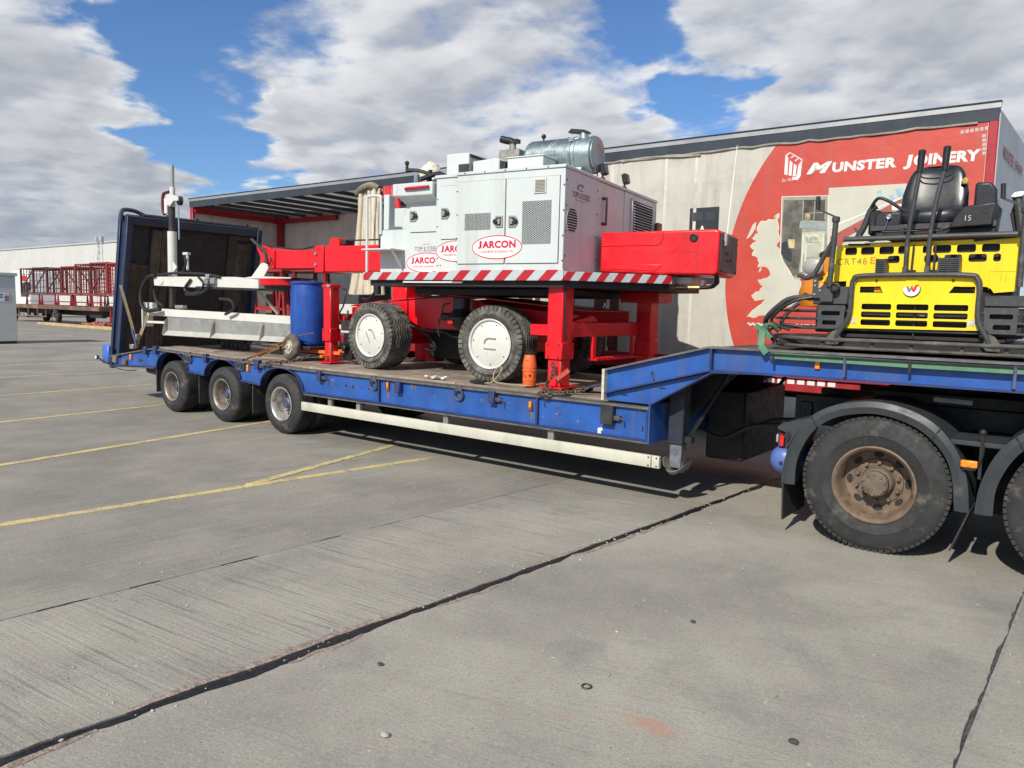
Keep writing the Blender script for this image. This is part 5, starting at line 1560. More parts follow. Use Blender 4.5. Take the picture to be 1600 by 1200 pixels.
# louvred vent, top of right door
o = sub('louvre_vent', SC, (0, 0, 0))
MB().box(-0.356, -0.212, YF - 0.012, YF, 2.925, 3.080).obj('vent_frame', white, o, bev=0.003)
for k in range(9):
    z = 2.945 + k * 0.0135
    MB().prism([(YF - 0.0135, z), (YF - 0.013, z + 0.0075), (YF - 0.022, z - 0.001)], -0.336, -0.226, 'x').obj('slat', mat('vent_slat_paint', (0.42, 0.40, 0.34), 0.5) if 'vent_slat_paint' not in bpy.data.materials else bpy.data.materials['vent_slat_paint'], o, sm=0)
def jarcon(cx, cz, a, bz, y, par, clip=None):
    """oval sticker, red ringed; clip keeps only what lies left of x=clip (the sheet ends there)"""
    def cl(p):
        return p
    MB().prism(ell(cx, cz, a, bz, 56), y - 0.0012, y).obj('oval_sticker', logo_r, par, sm=0)
    MB().prism(ell(cx, cz, a - 0.011, bz - 0.011, 56), y - 0.0026, y - 0.0014).obj('sticker_face', logo_w, par, sm=0)
    text('J', 'sticker_lettering', logo_r, par, (cx - a * 0.755, y, cz - bz * 0.10), (1, 0, 0), (0, 0, 1), a * 0.155, bz * 0.66, 0.05, t=0.004)
    text('ARCON', 'sticker_lettering', logo_r, par, (cx - a * 0.575, y, cz - bz * 0.08), (1, 0, 0), (0, 0, 1), a * 1.33, bz * 0.64, 0.05, t=0.004, space=1.08)
    text('CONCRETE FLOORING LTD', 'sticker_lettering', logo_r, par, (cx - a * 0.65, y, cz - bz * 0.46), (1, 0, 0), (0, 0, 1), a * 1.30, bz * 0.20, 0.02, t=0.004, space=1.1)
def plain(par, zoff=0.0):
    return par
ST = sub('sticker_sheet', SC, (0, 0, 0))
ST['_b'] = 0.0
jarcon(-0.785, 2.395, 0.308, 0.125, YF, ST)
# middle cabinet, set back a little
body('middle_cabinet', -1.668, -1.316, 0.182, 2.3, 2.142, 3.175)
body('middle_roof', -1.680, -1.317, 0.168, 2.3, 3.176, 3.212)
d3 = door(-1.592, -1.330, 0.182, 2.505, 3.092)
YM = 0.182 - 0.014
latch(-1.532, 2.79, YM, 1)
jarcon(-1.385, 2.375, 0.280, 0.118, 0.182, ST)
# front cabinet with the operator's step and shelf
MB().prism([(-2.552, 2.142), (-1.670, 2.142), (-1.670, 3.0), (-2.172, 3.0), (-2.172, 2.648), (-2.552, 2.648)], 0.282, 1.6).obj('front_cabinet', white, SC, bev=0.006)
door(-2.100, -1.72, 0.282, 2.605, 2.982)
latch(-2.045, 2.79, 0.268, 1)
body('step_wall', -2.85, -2.176, 0.70, 0.74, 2.65, 2.96)
body('step_column', -2.505, -2.425, 0.285, 0.40, 2.65, 3.06)
body('step_tread', -2.24, -2.175, 0.30, 0.9, 2.65, 2.80, bev=0.008)
jarcon(-1.875, 2.258, 0.280, 0.116, 0.282, ST)
text('TOPP & SCREED', 'maker_lettering', logo_g, ST, (-2.035, 0.282, 2.395), (1, 0, 0), (0, 0, 1), 0.34, 0.05, 0.0, t=0.002)
MB().box(-1.99, -1.73, 0.2805, 0.2818, 2.384, 2.387).box(-1.92, -1.82, 0.2805, 0.2818, 2.468, 2.473).obj('lettering_rule', logo_r, ST, sm=0)
MB().prism([(-2.25, 3.145), (-1.685, 3.145), (-1.685, 3.0), (-2.06, 3.0), (-2.25, 3.005)], 0.13, 0.85).obj('control_box', white, SC, bev=0.012, seg=2)
MB().prism([(0.13, 3.003), (0.281, 2.93), (0.281, 3.003)], -2.18, -1.69, 'x').obj('control_box_skirt', white, SC, bev=0.004)
MB().tube(curve([(-2.05, 0.128, 3.075), (-2.02, 0.105, 3.08), (-1.72, 0.105, 3.085)], 4), 0.016, 8).obj('red_grab_bar', mat('crimson_bar', (0.45, 0.01, 0.03), 0.4), SC)
sh = sub('shelf', SC, (0, 0, 0))
MB().box(-2.62, -2.18, 0.02, 0.280, 2.395, 2.412).obj('shelf_plate', white, sh, bev=0.003)
MB().prism([(0.05, 2.394), (0.09, 2.394), (0.279, 2.205), (0.279, 2.165)], -2.215, -2.20, 'x').obj('shelf_brace', white, sh, sm=0)
MB().tube(curve([(-2.745, 0.27, 2.145), (-2.745, 0.27, 2.6), (-2.745, 0.27, 3.0), (-2.72, 0.27, 3.05), (-2.56, 0.27, 3.045), (-2.535, 0.27, 3.0), (-2.535, 0.27, 2.6)], 5), 0.017, 8).obj('grab_rail', white, SC)
b = MB()
r = random.Random(6)
for k in range(5):
    cx, cz, rr = -2.62 + r.uniform(-.02, .02), 2.50 + r.uniform(-.03, .04), r.uniform(0.05, 0.09)
    b.tube([(cx + rr * math.cos(R_(a)), 0.42 + 0.03 * k, cz + rr * 1.1 * math.sin(R_(a))) for a in range(0, 360, 24)], 0.012, 6, True)
b.tube(curve([(-2.62, 0.45, 2.4), (-2.58, 0.44, 2.25), (-2.5, 0.4, 2.2)], 4), 0.012, 6)
b.obj('coiled_hose', hose_m, SC)
MB().cyl((-2.39, 0.75, 2.85), (-2.39, 0.75, 3.40), 0.022, n=10).obj('steel_post', chrome, SC)
# driver's controls on top: steering arm, seat, wrapped lump
ct = sub('steering_column', SC, (0, 0, 0))
MB().cyl((-2.05, 0.55, 3.145), (-2.02, 0.55, 3.36), 0.035, 0.025, 10).box(-2.15, -1.85, 0.4, 0.7, 3.145, 3.17).obj('column', black, ct)
MB().tube(curve([(-2.33, 0.5, 3.37), (-2.2, 0.52, 3.36), (-2.0, 0.55, 3.31), (-1.78, 0.58, 3.27)], 4), 0.022, 7).cyl((-2.33, 0.5, 3.35), (-2.33, 0.5, 3.44), 0.018, n=8).sphere((-2.33, 0.5, 3.45), 0.028).obj('tiller_arm', black, ct)
MB().tube(curve([(-2.12, 0.5, 3.25), (-1.9, 0.52, 3.30), (-1.7, 0.5, 3.24)], 4), 0.03, 7).obj('arm_cover', black, ct)
b = MB()
b.sphere((-2.22, 0.85, 3.33), 0.15, (1.0, 0.9, 1.25), 18, 12)
b.sphere((-2.02, 0.78, 3.24), 0.15, (1.4, 0.9, 0.8), 18, 10)
r = random.Random(12)
b.v = [(x + r.uniform(-.014, .014), y + r.uniform(-.014, .014), z + r.uniform(-.016, .016)) for x, y, z in b.v]
b.obj('wrapped_bundle', mat('crinkled_white_sheet', (0.62, 0.59, 0.50), 0.35, var=0.12, vs=9, bump=(16, 0.8, 0.03)), SC, sm=25)
MB().prism([(-1.9, 3.19), (-1.62, 3.22), (-1.60, 3.30), (-1.66, 3.33), (-1.95, 3.27)], 0.65, 1.1).obj('driver_seat', vinyl, SC, bev=0.03, seg=2)
# top gear
body('tall_roof_box', -1.69, -1.385, 0.40, 0.8, 3.213, 3.485, bev=0.01)
MB().box(-1.52, -1.38, 0.396, 0.399, 3.27, 3.36).obj('box_window', steel, SC, sm=0)
MB().prism([(-1.62, 3.486), (-1.42, 3.49), (-1.36, 3.46), (-1.36, 3.43), (-1.384, 3.44)], 0.42, 0.78).obj('black_box_lid', black, SC, bev=0.004)
MB().prism([(-1.345, 3.201), (-1.0, 3.201), (-1.0, 3.39), (-1.05, 3.40), (-1.345, 3.385)], 0.42, 0.95).obj('air_intake_box', white, SC, bev=0.01)
MB().box(-0.999, -0.93, 0.44, 0.93, 3.205, 3.36).obj('intake_mouth', cutgap, SC, sm=0)
MB().box(-0.885, -0.447, 0.40, 0.7, 3.201, 3.375).obj('roof_box', white, SC, bev=0.008)
MB().box(-0.895, -0.437, 0.39, 0.71, 3.376, 3.39).obj('roof_box_lid', white, SC, bev=0.004)
ex = sub('exhaust_stack', SC, (0, 0, 0))
grm = mat('heat_stained_steel', (0.30, 0.28, 0.25), 0.5, 0.5, var=0.25, vs=10)
MB().box(-1.24, -0.97, 0.80, 1.05, 3.2, 3.57).obj('manifold_box', grm, ex, bev=0.01)
MB().cyl((-1.11, 0.9, 3.57), (-1.11, 0.9, 3.66), 0.04, n=14).obj('pipe', grm, ex)
MB().tube(curve([(-1.10, 0.9, 3.645), (-1.12, 0.9, 3.675), (-1.2, 0.9, 3.695), (-1.265, 0.9, 3.715)], 4), 0.042, 12).box(-1.13, -1.03, 0.86, 0.94, 3.65, 3.695).obj('rain_elbow', black, ex)
sl_ = sub('silencer', SC, (0, 0, 0))
SY, SZ = 0.92, 3.447
MB().lathe([(0.0, -0.90), (0.16, -0.885), (0.19, -0.86), (0.193, -0.84), (0.193, -0.28), (0.20, -0.275), (0.20, -0.255), (0.193, -0.25), (0.195, -0.10), (0.203, -0.095), (0.203, -0.075), (0.185, -0.058), (0.0, -0.05)], (0, SY, SZ), (1, 0, 0), 48).obj('silencer_drum', galv, sl_, bev=0.0)
b = MB()
for i in range(26):
    for j in range(11):
        a = R_(100 + j * 8 + (4 if i % 2 else 0))
        x = -0.80 + i * 0.0195
        c = Vector((x, SY + 0.2045 * math.cos(a), SZ + 0.2045 * math.sin(a)))
        n_ = Vector((0, math.cos(a), math.sin(a)))
        t1, t2 = Vector((1, 0, 0)), Vector((0, -math.sin(a), math.cos(a)))
        b.add([c + t1 * 0.0062 * math.cos(q * PI / 3) + t2 * 0.0062 * math.sin(q * PI / 3) for q in range(6)], [tuple(range(6))])
b.obj('shield_perforation', cutgap, sl_, sm=0, kind='stuff')
MB().lathe([(0.2035, -0.83), (0.2035, -0.30)], (0, SY, SZ), (1, 0, 0), 64).obj('heat_shield', galv, sl_)
MB().box(-0.60, -0.47, SY - 0.2085, SY - 0.2045, SZ + 0.0, SZ + 0.045).obj('maker_plate', galv, sl_, sm=0)
MB().lathe([(0.19, -0.055), (0.19, -0.046), (0.175, -0.042), (0.168, -0.046), (0.0, -0.046)], (0, SY, SZ), (1, 0, 0), 48).obj('end_cap', galv, sl_)
MB().prism([(SY - 0.17, 3.201), (SY + 0.17, 3.201), (SY + 0.12, 3.33), (SY - 0.12, 3.33)], -0.80, -0.70, 'x').prism([(SY - 0.17, 3.201), (SY + 0.17, 3.201), (SY + 0.12, 3.33), (SY - 0.12, 3.33)], -0.26, -0.18, 'x').obj('saddle', galv, sl_, sm=0)
MB().cyl((-0.22, SY, 3.63), (-0.22, SY, 3.70), 0.05, n=16).obj('inlet_neck', galv, sl_)
MB().prism([(-0.40, 3.705), (-0.36, 3.745), (-0.20, 3.72), (-0.155, 3.70), (-0.155, 3.685), (-0.27, 3.685), (-0.36, 3.705)], SY - 0.05, SY + 0.05).obj('rain_flap', black, sl_, bev=0.012, seg=2)
MB().sphere((-0.72, SY, 3.70), 0.028).cyl((-0.72, SY, 3.64), (-0.72, SY, 3.70), 0.01, n=8).obj('pressure_gauge', black, sl_)
MB().tube(curve([(-0.36, SY - 0.1, 3.63), (-0.3, SY - 0.13, 3.61), (-0.24, SY - 0.12, 3.625)], 3), 0.012, 6).box(-0.33, -0.27, SY - 0.16, SY - 0.12, 3.58, 3.62).obj('band_clamp', chrome, sl_)
# end face: vents, lettering, handle, lights
b = MB()
lou = sub('oval_louvre', SC, (0, 0, 0))
MB().prism(ell(0.235, 2.668, 0.128, 0.125, 36), -0.011, -0.006, 'x').obj('louvre_rim', white, lou, bev=0.002)
for k in range(9):
    z = 2.668 - 0.104 + k * 0.026
    w = 0.122 * math.sqrt(max(0.02, 1 - ((z - 2.668) / 0.125) ** 2))
    MB().box(-0.0058, -0.0045, 0.235 - w, 0.235 + w, z - 0.0085, z + 0.0085).obj('slat', cutgap, lou, sm=0)
text('TOPP & SCREED', 'maker_lettering', logo_g, ST, (-0.0105, 0.24, 2.905), (0, 1, 0), (0, 0, 1), 0.43, 0.060, 0.012, t=0.002, space=1.1)
text('A JARCON COMPANY', 'maker_lettering', logo_r, ST, (-0.0105, 0.30, 2.872), (0, 1, 0), (0, 0, 1), 0.30, 0.018, 0.0, t=0.002)
MB().tube(curve([(-0.009, 0.36, 2.99), (-0.009, 0.37, 3.03), (-0.009, 0.43, 3.045), (-0.009, 0.50, 3.035)], 4), 0.007, 6).box(-0.0105, -0.008, 0.40, 0.48, 2.985, 2.992).obj('maker_emblem', logo_g, ST)
MB().box(-0.018, 0.02, 1.015, 1.055, 2.70, 2.73).box(-0.018, 0.02, 1.015, 1.055, 2.975, 3.005).box(0.02, 0.035, 1.015, 1.055, 2.70, 3.005).obj('door_handle', steel, SC, bev=0.006)
rl = sub('radiator_louvre', SC, (0, 0, 0))
MB().box(-0.0115, 0.012, 1.86, 2.62, 2.60, 3.11).obj('louvre_frame', white, rl, bev=0.004)
MB().box(0.0125, 0.0135, 1.90, 2.58, 2.62, 3.085).obj('louvre_opening', cutgap, rl, sm=0)
for k in range(14):
    z = 2.64 + k * 0.0325
    MB().prism([(1.905, 0), (2.575, 0), (2.575, 0.006), (1.905, 0.006)], 0, 1, 'x').v
    MB().obox((0.019, 2.24, z), (0.0075, 0, -0.006), (0, 0.335, 0), (0.0012, 0, 0.0016)).obj('slat', white, rl, sm=0)
MB().box(0.0, 0.05, 2.70, 2.74, 2.45, 2.90).obj('side_handle', steel, SC, bev=0.006)
MB().box(-0.02, 0.02, 2.80, 2.95, 2.2, 2.92).obj('red_rear_panel', mat('faded_red_panel', (0.45, 0.05, 0.045), 0.5), SC, bev=0.005)
for y in (1.03, 1.68):
    wlt = sub('work_light', SC, (-0.03, y, 3.20))
    MB().box(-0.02, 0.02, -0.03, 0.03, 0.0, 0.02).cyl((0, 0, 0.02), (0, 0, 0.05), 0.012, n=8).obj('light_bracket', steel, wlt)
    q = MB()
    q.obox((0.015, 0, 0.105), (0.028, 0.0, 0.008), (0, 0.058, 0), (-0.012, 0, 0.055))
    q.obj('light_housing', black, wlt, bev=0.008)
    MB().obox((0.044, 0, 0.113), (0.002, 0.0, 0.0006), (0, 0.048, 0), (-0.0095, 0, 0.044)).obj('light_lens', mat('dark_led_lens', (0.10, 0.11, 0.12), 0.15, 0.3) if 'dark_led_lens' not in bpy.data.materials else bpy.data.materials['dark_led_lens'], wlt)
MB().tube([(-0.05, 0.8, 3.2), (-0.05, 0.8, 3.28), (-0.05, 0.93, 3.28), (-0.05, 0.93, 3.2)], 0.007, 6).obj('roof_eye', steel, SC)
def bolt(p, q, rad, n=6):
    MB().cyl(p, q, rad, n=n).obj('cabinet_bolt', steel, SC)
r = random.Random(31)
for z in (2.25, 2.5, 2.75, 3.0):
    for x in (-0.02, -1.30):
        bolt((x, 0.060, z), (x, 0.052, z), 0.007, n=6)
    for y in (0.10, 0.86):
        bolt((-0.012, y, z + 0.05), (-0.003, y, z + 0.05), 0.007, n=6)
for x in (-1.2, -0.95, -0.7, -0.45, -0.2):
    bolt((x, 0.050, 3.183), (x, 0.044, 3.183), 0.007, n=6)
for x, z in ((-1.645, 2.95), (-1.645, 2.65), (-1.64, 2.30), (-1.64, 2.22), (-1.60, 2.22)):
    bolt((x, 0.182, z), (x, 0.176, z), 0.007, n=6)
# boom: rear housing with its end plate
rh = sub('boom_housing', SC, (0, 0, 0))
MB().prism([(0.06, 2.180), (0.74, 2.150), (1.30, 2.140), (1.345, 2.16), (1.345, 2.585), (1.30, 2.60), (0.06, 2.600)], 0.832, 1.56).obj('housing_shell', red, rh, bev=0.022, seg=3)
MB().prism([(0.08, 2.45), (0.70, 2.45), (0.745, 2.475), (0.765, 2.53), (0.765, 2.59), (0.08, 2.59)], 0.824, 0.8315).obj('housing_panel', red, rh, bev=0.006, seg=2)
MB().prism([(0.08, 2.21), (0.68, 2.185), (0.735, 2.21), (0.76, 2.25), (0.08, 2.27)], 0.824, 0.8315).obj('housing_panel', red, rh, bev=0.006, seg=2)
MB().box(1.128, 1.134, 0.8305, 0.834, 2.15, 2.595).box(0.08, 1.12, 0.8308, 0.834, 2.377, 2.381).obj('panel_seam', mat('seam_red', (0.3, 0.005, 0.01), 0.5), rh, sm=0)
MB().lathe([(0.042, 0.0), (0.042, -0.01), (0.034, -0.014), (0.03, -0.006), (0.0, -0.004)], (1.085, 0.832, 2.518), (0, 1, 0), 22).obj('filler_cap', black, rh)
for x, z in ((0.87, 2.45), (0.99, 2.30)):
    MB().tube([(x + 0.06 * math.cos(R_(a)), 0.8305, z - 0.06 * abs(math.sin(R_(a)))) for a in range(0, 181, 12)], 0.003, 5).obj('pressed_ring', red, rh)
MB().box(1.346, 1.362, 0.862, 1.53, 2.175, 2.565).obj('end_plate', mat('dark_grey_end_plate', (0.060, 0.062, 0.065), 0.55, var=0.2), rh, bev=0.008)
b = MB()
for y, z in ((0.9, 2.2), (1.48, 2.2), (0.9, 2.5), (1.48, 2.5), (1.1, 2.30), (1.25, 2.31)):
    b.cyl((1.362, y, z), (1.370, y, z), 0.014, n=8)
b.box(1.362, 1.370, 1.05, 1.18, 2.36, 2.38)
b.obj('end_plate_bolt', steel, rh)
MB().box(1.362, 1.392, 0.94, 1.0, 2.44, 2.56).obj('antenna_base', alum, rh, bev=0.004)
MB().tube([(1.38, 0.97, 2.5), (1.385, 1.07, 3.0), (1.39, 1.165, 3.47)], [0.006, 0.005, 0.0035], 6).obj('whip_antenna', logo_w, rh)
MB().box(0.82, 1.02, 1.035, 1.4, 2.06, 2.13).obj('hose_box', offwht, SC, bev=0.005)
b = Each('hydraulic_hose', hose_m, SC)
for k in range(3):
    y = 1.0 + 0.08 * k
    b.tube(curve([(0.55, y, 2.02), (0.95, y, 2.02), (1.18, y, 2.025), (1.30 - 0.03 * k, y, 2.06), (1.30 - 0.03 * k, y, 2.14)], 5), 0.016, 7)
MB().cyl((1.0, 1.0, 2.02), (1.12, 1.0, 2.02), 0.019, n=8).cyl((1.02, 1.08, 2.02), (1.12, 1.08, 2.02), 0.019, n=8).obj('hose_fitting', brass, SC)
MB().box(0.72, 0.86, 0.95, 1.2, 1.995, 2.05).obj('valve_block', rustpan, SC, bev=0.005)
# boom going forward to the screed head
bo = sub('boom', SC, (0, 0, 0))
MB().box(-4.14, -1.0, 1.0, 1.42, 2.200, 2.552).obj('outer_box', red, bo, bev=0.012, seg=2)
MB().box(-4.315, -4.142, 0.985, 1.435, 2.19, 2.562).obj('box_collar', red, bo, bev=0.01, seg=2)
MB().prism([(-4.15, 2.553), (-3.93, 2.553), (-3.965, 2.668), (-4.11, 2.672)], 1.08, 1.34).obj('top_stop', red, bo, bev=0.01)
MB().box(-3.935, -3.86, 1.12, 1.30, 2.575, 2.65).obj('stop_socket', cutgap, bo, bev=0.01)
MB().cyl((-3.9, 1.2, 2.64), (-2.75, 1.2, 2.64), 0.011, n=7).obj('hose_line', hose_m, bo)
MB().box(-5.14, -4.20, 1.03, 1.39, 2.250, 2.512).obj('inner_arm', red, bo, bev=0.008)
MB().prism([(-5.50, 2.575), (-5.36, 2.585), (-5.12, 2.515), (-5.12, 2.25), (-5.18, 2.25), (-5.28, 2.40), (-5.34, 2.30), (-5.42, 2.305), (-5.40, 2.40)], 1.0, 1.42).obj('boom_nose', red, bo, bev=0.01)
for z in (2.30, 2.45):
    MB().cyl((-4.28, 0.985, z), (-4.28, 0.965, z), 0.022, n=8).obj('collar_bolt', chrome, bo)
MB().tube([(-5.56, 0.98, 2.68), (-5.30, 0.985, 2.50), (-5.24, 0.985, 2.30)], 0.022, 8).cyl((-5.42, 0.983, 2.585), (-5.32, 0.984, 2.515), 0.03, n=8).obj('tilt_ram', steel, bo)
MB().tube(curve([(-5.33, 0.97, 2.56), (-5.2, 0.95, 2.45), (-5.14, 0.96, 2.38), (-5.18, 0.97, 2.32)], 4), 0.010, 6).tube(curve([(-5.4, 1.1, 2.59), (-5.0, 1.1, 2.55), (-4.7, 1.12, 2.53), (-4.4, 1.1, 2.57)], 4), 0.012, 6).obj('boom_hose', hose_m, bo)
# screed head
hd = sub('screed_head', SC, (0, 0, 0))
MB().prism([(-5.68, 2.122), (-5.55, 2.135), (-5.36, 2.32), (-5.30, 2.335), (-5.22, 2.31), (-5.20, 2.25), (-5.30, 2.135), (-4.75, 2.122), (-4.75, 2.105), (-5.68, 2.105)], 0.96, 0.985).obj('tilt_bracket', offwht, hd, bev=0.004)
MB().prism([(-5.68, 2.122), (-4.75, 2.122), (-4.75, 2.106), (-5.68, 2.106)], 0.986, 1.5).obj('head_plate', chass, hd, sm=0)
MB().lathe([(0.0, 2.005), (0.375, 2.005), (0.39, 2.02), (0.395, 2.09), (0.40, 2.103), (0.0, 2.104)], (-5.18, 1.30, 0), (0, 0, 1), 40).obj('slew_disc', red, hd)
MB().lathe([(0.30, 1.93), (0.33, 2.004), (0.0, 2.004)], (-5.18, 1.30, 0), (0, 0, 1), 32).obj('slew_ring', steel, hd)
MB().prism([(-8.19, 2.148), (-6.2, 2.140), (-5.75, 2.10), (-4.6, 2.06), (-4.6, 1.92), (-5.6, 1.935), (-8.18, 1.995)], 1.20, 1.38).obj('mast_arm', offwht, hd, bev=0.006)
MB().lathe([(0.055, 0), (0.055, -0.012), (0.04, -0.016), (0, -0.016)], (-7.98, 1.20, 2.072), (0, 1, 0), 18).obj('pivot_cap', offwht, hd)
b = Each('arm_hose', hose_m, hd)
for k in range(3):
    b.tube([(-7.1, 1.19 - 0.012 * k, 1.985 - 0.012 * k), (-4.6, 1.19 - 0.012 * k, 1.945 - 0.012 * k)], 0.007, 5)
MB().cyl((-7.80, 1.28, 2.15), (-7.79, 1.28, 2.885), 0.072, n=24).obj('mast_tube', offwht, hd)
MB().cyl((-7.79, 1.28, 2.885), (-7.785, 1.28, 3.28), 0.054, n=18).obj('mast_inner', steel, hd)
MB().cyl((-7.76, 1.28, 3.28), (-7.755, 1.28, 3.60), 0.042, n=16).obj('mast_clamp', offwht, hd)
MB().cyl((-7.755, 1.28, 3.60), (-7.75, 1.28, 3.955), 0.029, n=14).obj('mast_rod', mat('grey_green_rod', (0.34, 0.37, 0.33), 0.4, 0.4), hd)
MB().prism([(-7.80, 3.47), (-7.66, 3.47), (-7.50, 3.42), (-7.50, 3.36), (-7.62, 3.36), (-7.70, 3.29), (-7.80, 3.30)], 1.19, 1.215).obj('mast_bracket', offwht, hd, bev=0.004)
MB().lathe([(0, -0.03), (0.07, -0.028), (0.075, 0.03), (0, 0.035)], (-7.55, 1.26, 3.37), (0.3, 1, 0), 18).obj('pulley', steel, hd)
MB().tube(curve([(-7.80, 1.24, 3.52), (-7.92, 1.24, 3.50), (-7.955, 1.24, 3.42), (-7.955, 1.24, 3.24), (-7.92, 1.24, 3.16)], 5), 0.026, 8).obj('laser_receiver_guard', mat('dark_red_rubber', (0.11, 0.015, 0.02), 0.5), hd)
MB().cyl((-7.89, 1.26, 3.18), (-7.89, 1.26, 3.42), 0.035, n=14).obj('laser_receiver', logo_w, hd)
MB().cyl((-7.60, 1.27, 2.75), (-7.60, 1.27, 3.30), 0.012, n=8).obj('guide_rod', chrome, hd)
MB().prism([(-7.74, 2.40), (-7.64, 2.30), (-7.74, 2.21)], 1.24, 1.26).obj('mast_gusset', offwht, hd, sm=0)
MB().cyl((-7.84, 1.29, 1.64), (-7.82, 1.29, 1.99), 0.05, n=16).obj('mast_foot', steel, hd)
MB().box(-7.48, -7.36, 1.24, 1.30, 2.5, 2.54).cyl((-7.40, 1.27, 2.25), (-7.40, 1.27, 2.5), 0.02, n=8).obj('valve_stem', offwht, hd)
MB().add([(-8.47, 1.26, 1.493), (-5.0, 1.26, 1.443), (-5.0, 1.40, 1.443), (-8.47, 1.40, 1.493), (-8.47, 1.26, 1.618), (-5.0, 1.26, 1.563), (-5.0, 1.40, 1.563), (-8.47, 1.40, 1.618)],
         [(0, 3, 2, 1), (4, 5, 6, 7), (0, 1, 5, 4), (1, 2, 6, 5), (2, 3, 7, 6), (3, 0, 4, 7)]).obj('top_beam', offwht, hd, bev=0.006)
MB().box(-8.57, -8.54, 1.22, 1.42, 1.30, 1.712).obj('end_plate', offwht, hd, bev=0.004)
MB().box(-8.535, -8.36, 1.28, 1.38, 1.62, 1.71).obj('end_clamp', offwht, hd, bev=0.006)
MB().box(-8.50, -7.93, 1.27, 1.33, 1.36, 1.40).obj('lower_rail', offwht, hd, bev=0.004)
MB().box(-7.75, -7.55, 1.27, 1.36, 1.625, 1.68).obj('beam_bracket', alum, hd, bev=0.004)
for xa, xb in ((-7.92, -6.745), (-6.735, -5.63), (-5.62, -4.98)):
    za, zb_ = 1.48 - (xa + 7.92) * 0.012, 1.48 - (xb + 7.92) * 0.012
    MB().add([(xa, 1.25, za), (xb, 1.25, zb_), (xb, 1.245, 1.255), (xa, 1.245, 1.255), (xa, 1.262, za), (xb, 1.262, zb_), (xb, 1.257, 1.255), (xa, 1.257, 1.255)],
             [(0, 1, 2, 3), (7, 6, 5, 4), (0, 4, 5, 1), (1, 5, 6, 2), (2, 6, 7, 3), (3, 7, 4, 0)]).obj('plough_sheet', alum, hd, sm=0)
    MB().prism([(1.245, 1.254), (1.255, 1.25), (1.16, 1.172), (1.15, 1.18)], xa + 0.003, xb - 0.003, 'x').obj('plough_lip', mat('pale_mortar_aluminium', (0.46, 0.45, 0.41), 0.55, 0.2, var=0.12) if 'pale_mortar_aluminium' not in bpy.data.materials else bpy.data.materials['pale_mortar_aluminium'], hd, sm=0)
    MB().prism([(1.242, zb_ - 0.01), (1.20, zb_ - 0.05), (1.145, 1.185), (1.242, 1.262)], xa - 0.004, xa + 0.008, 'x').obj('plough_rib', alum, hd, sm=0)
MB().box(-7.9, -4.98, 1.42, 1.60, 1.20, 1.42).obj('auger_trough', steel, hd, bev=0.01)
b = Each('head_hose', hose_m, hd)
b.tube(curve([(-8.1, 1.18, 2.17), (-8.3, 1.16, 2.12), (-8.46, 1.15, 1.9), (-8.45, 1.15, 1.68), (-8.32, 1.16, 1.58), (-8.0, 1.18, 1.60)], 6), 0.032, 8)
b.tube(curve([(-8.25, 1.30, 2.1), (-8.34, 1.31, 1.95), (-8.28, 1.31, 1.75), (-8.1, 1.3, 1.66)], 5), 0.026, 8)
b.tube(curve([(-8.1, 1.2, 2.17), (-7.6, 1.17, 2.20), (-7.0, 1.18, 2.19), (-6.5, 1.18, 2.14)], 5), 0.022, 7)
b.tube(curve([(-7.0, 1.16, 2.14), (-6.85, 1.14, 2.03), (-6.95, 1.14, 1.92), (-7.2, 1.15, 1.88), (-7.35, 1.17, 1.95), (-7.2, 1.17, 2.1)], 6), 0.020, 7)
b.tube(curve([(-7.3, 1.15, 1.86), (-7.0, 1.13, 1.87), (-6.75, 1.13, 1.95), (-6.72, 1.15, 2.08)], 5), 0.024, 7)
b.tube(curve([(-7.45, 1.2, 2.2), (-7.35, 1.2, 2.35), (-7.38, 1.2, 2.48)], 4), 0.02, 7)
b.tube(curve([(-6.5, 1.16, 1.80), (-6.25, 1.16, 1.78), (-6.2, 1.17, 1.65), (-6.4, 1.18, 1.56)], 5), 0.022, 7)
MB().box(-6.85, -6.6, 1.14, 1.2, 2.03, 2.12).box(-6.78, -6.70, 1.12, 1.22, 2.10, 2.18).obj('valve_bank', alum, hd, bev=0.004)
MB().bar((-5.95, 1.45, 1.94), (-5.55, 1.47, 1.58), 0.03, 0.03).obj('head_stay', alum, hd, sm=0)

# chassis, in yard coordinates
def WB():
    return MB(TW)
WB().prism([(0.30, 1.72), (0.95, 1.80), (2.1, 1.88), (2.62, 1.845), (2.7, 1.80), (4.05, 1.70), (4.05, 1.60), (3.2, 1.60), (2.62, 1.485), (1.67, 1.475), (1.36, 1.61), (0.30, 1.62)], 0.90, 0.93).obj('chassis_side', red, SC, sm=0)
WB().prism([(0.30, 1.72), (0.95, 1.80), (2.1, 1.88), (2.62, 1.87), (4.15, 1.75), (4.15, 1.60), (2.9, 1.62), (2.4, 1.50), (1.67, 1.475), (1.36, 1.61), (0.30, 1.62)], 1.80, 1.83).obj('chassis_side', red, SC, sm=0)
WB().strip([(4.15, 1.745), (2.62, 1.872), (2.1, 1.893), (0.95, 1.812), (0.30, 1.735)][::-1], 0.012, 0.88, 1.85).obj('chassis_top', red, SC, sm=0)
WB().box(1.70, 2.6, 0.94, 1.79, 1.46, 1.474).obj('chassis_floor', chass, SC, sm=0)
WB().box(0.94, 1.22, 1.05, 1.35, 1.82, 2.04).obj('turret_pillar', red, SC, bev=0.01)
WB().cyl((2.10, 1.3, 1.89), (2.10, 1.3, 1.99), 0.34, n=36).obj('slew_drum', mat('grey_slew_drum', (0.30, 0.29, 0.28), 0.5, 0.2), SC)
WB().box(1.93, 2.18, 0.940, 0.955, 1.905, 2.005).obj('warning_plate', logo_w, SC, sm=0)
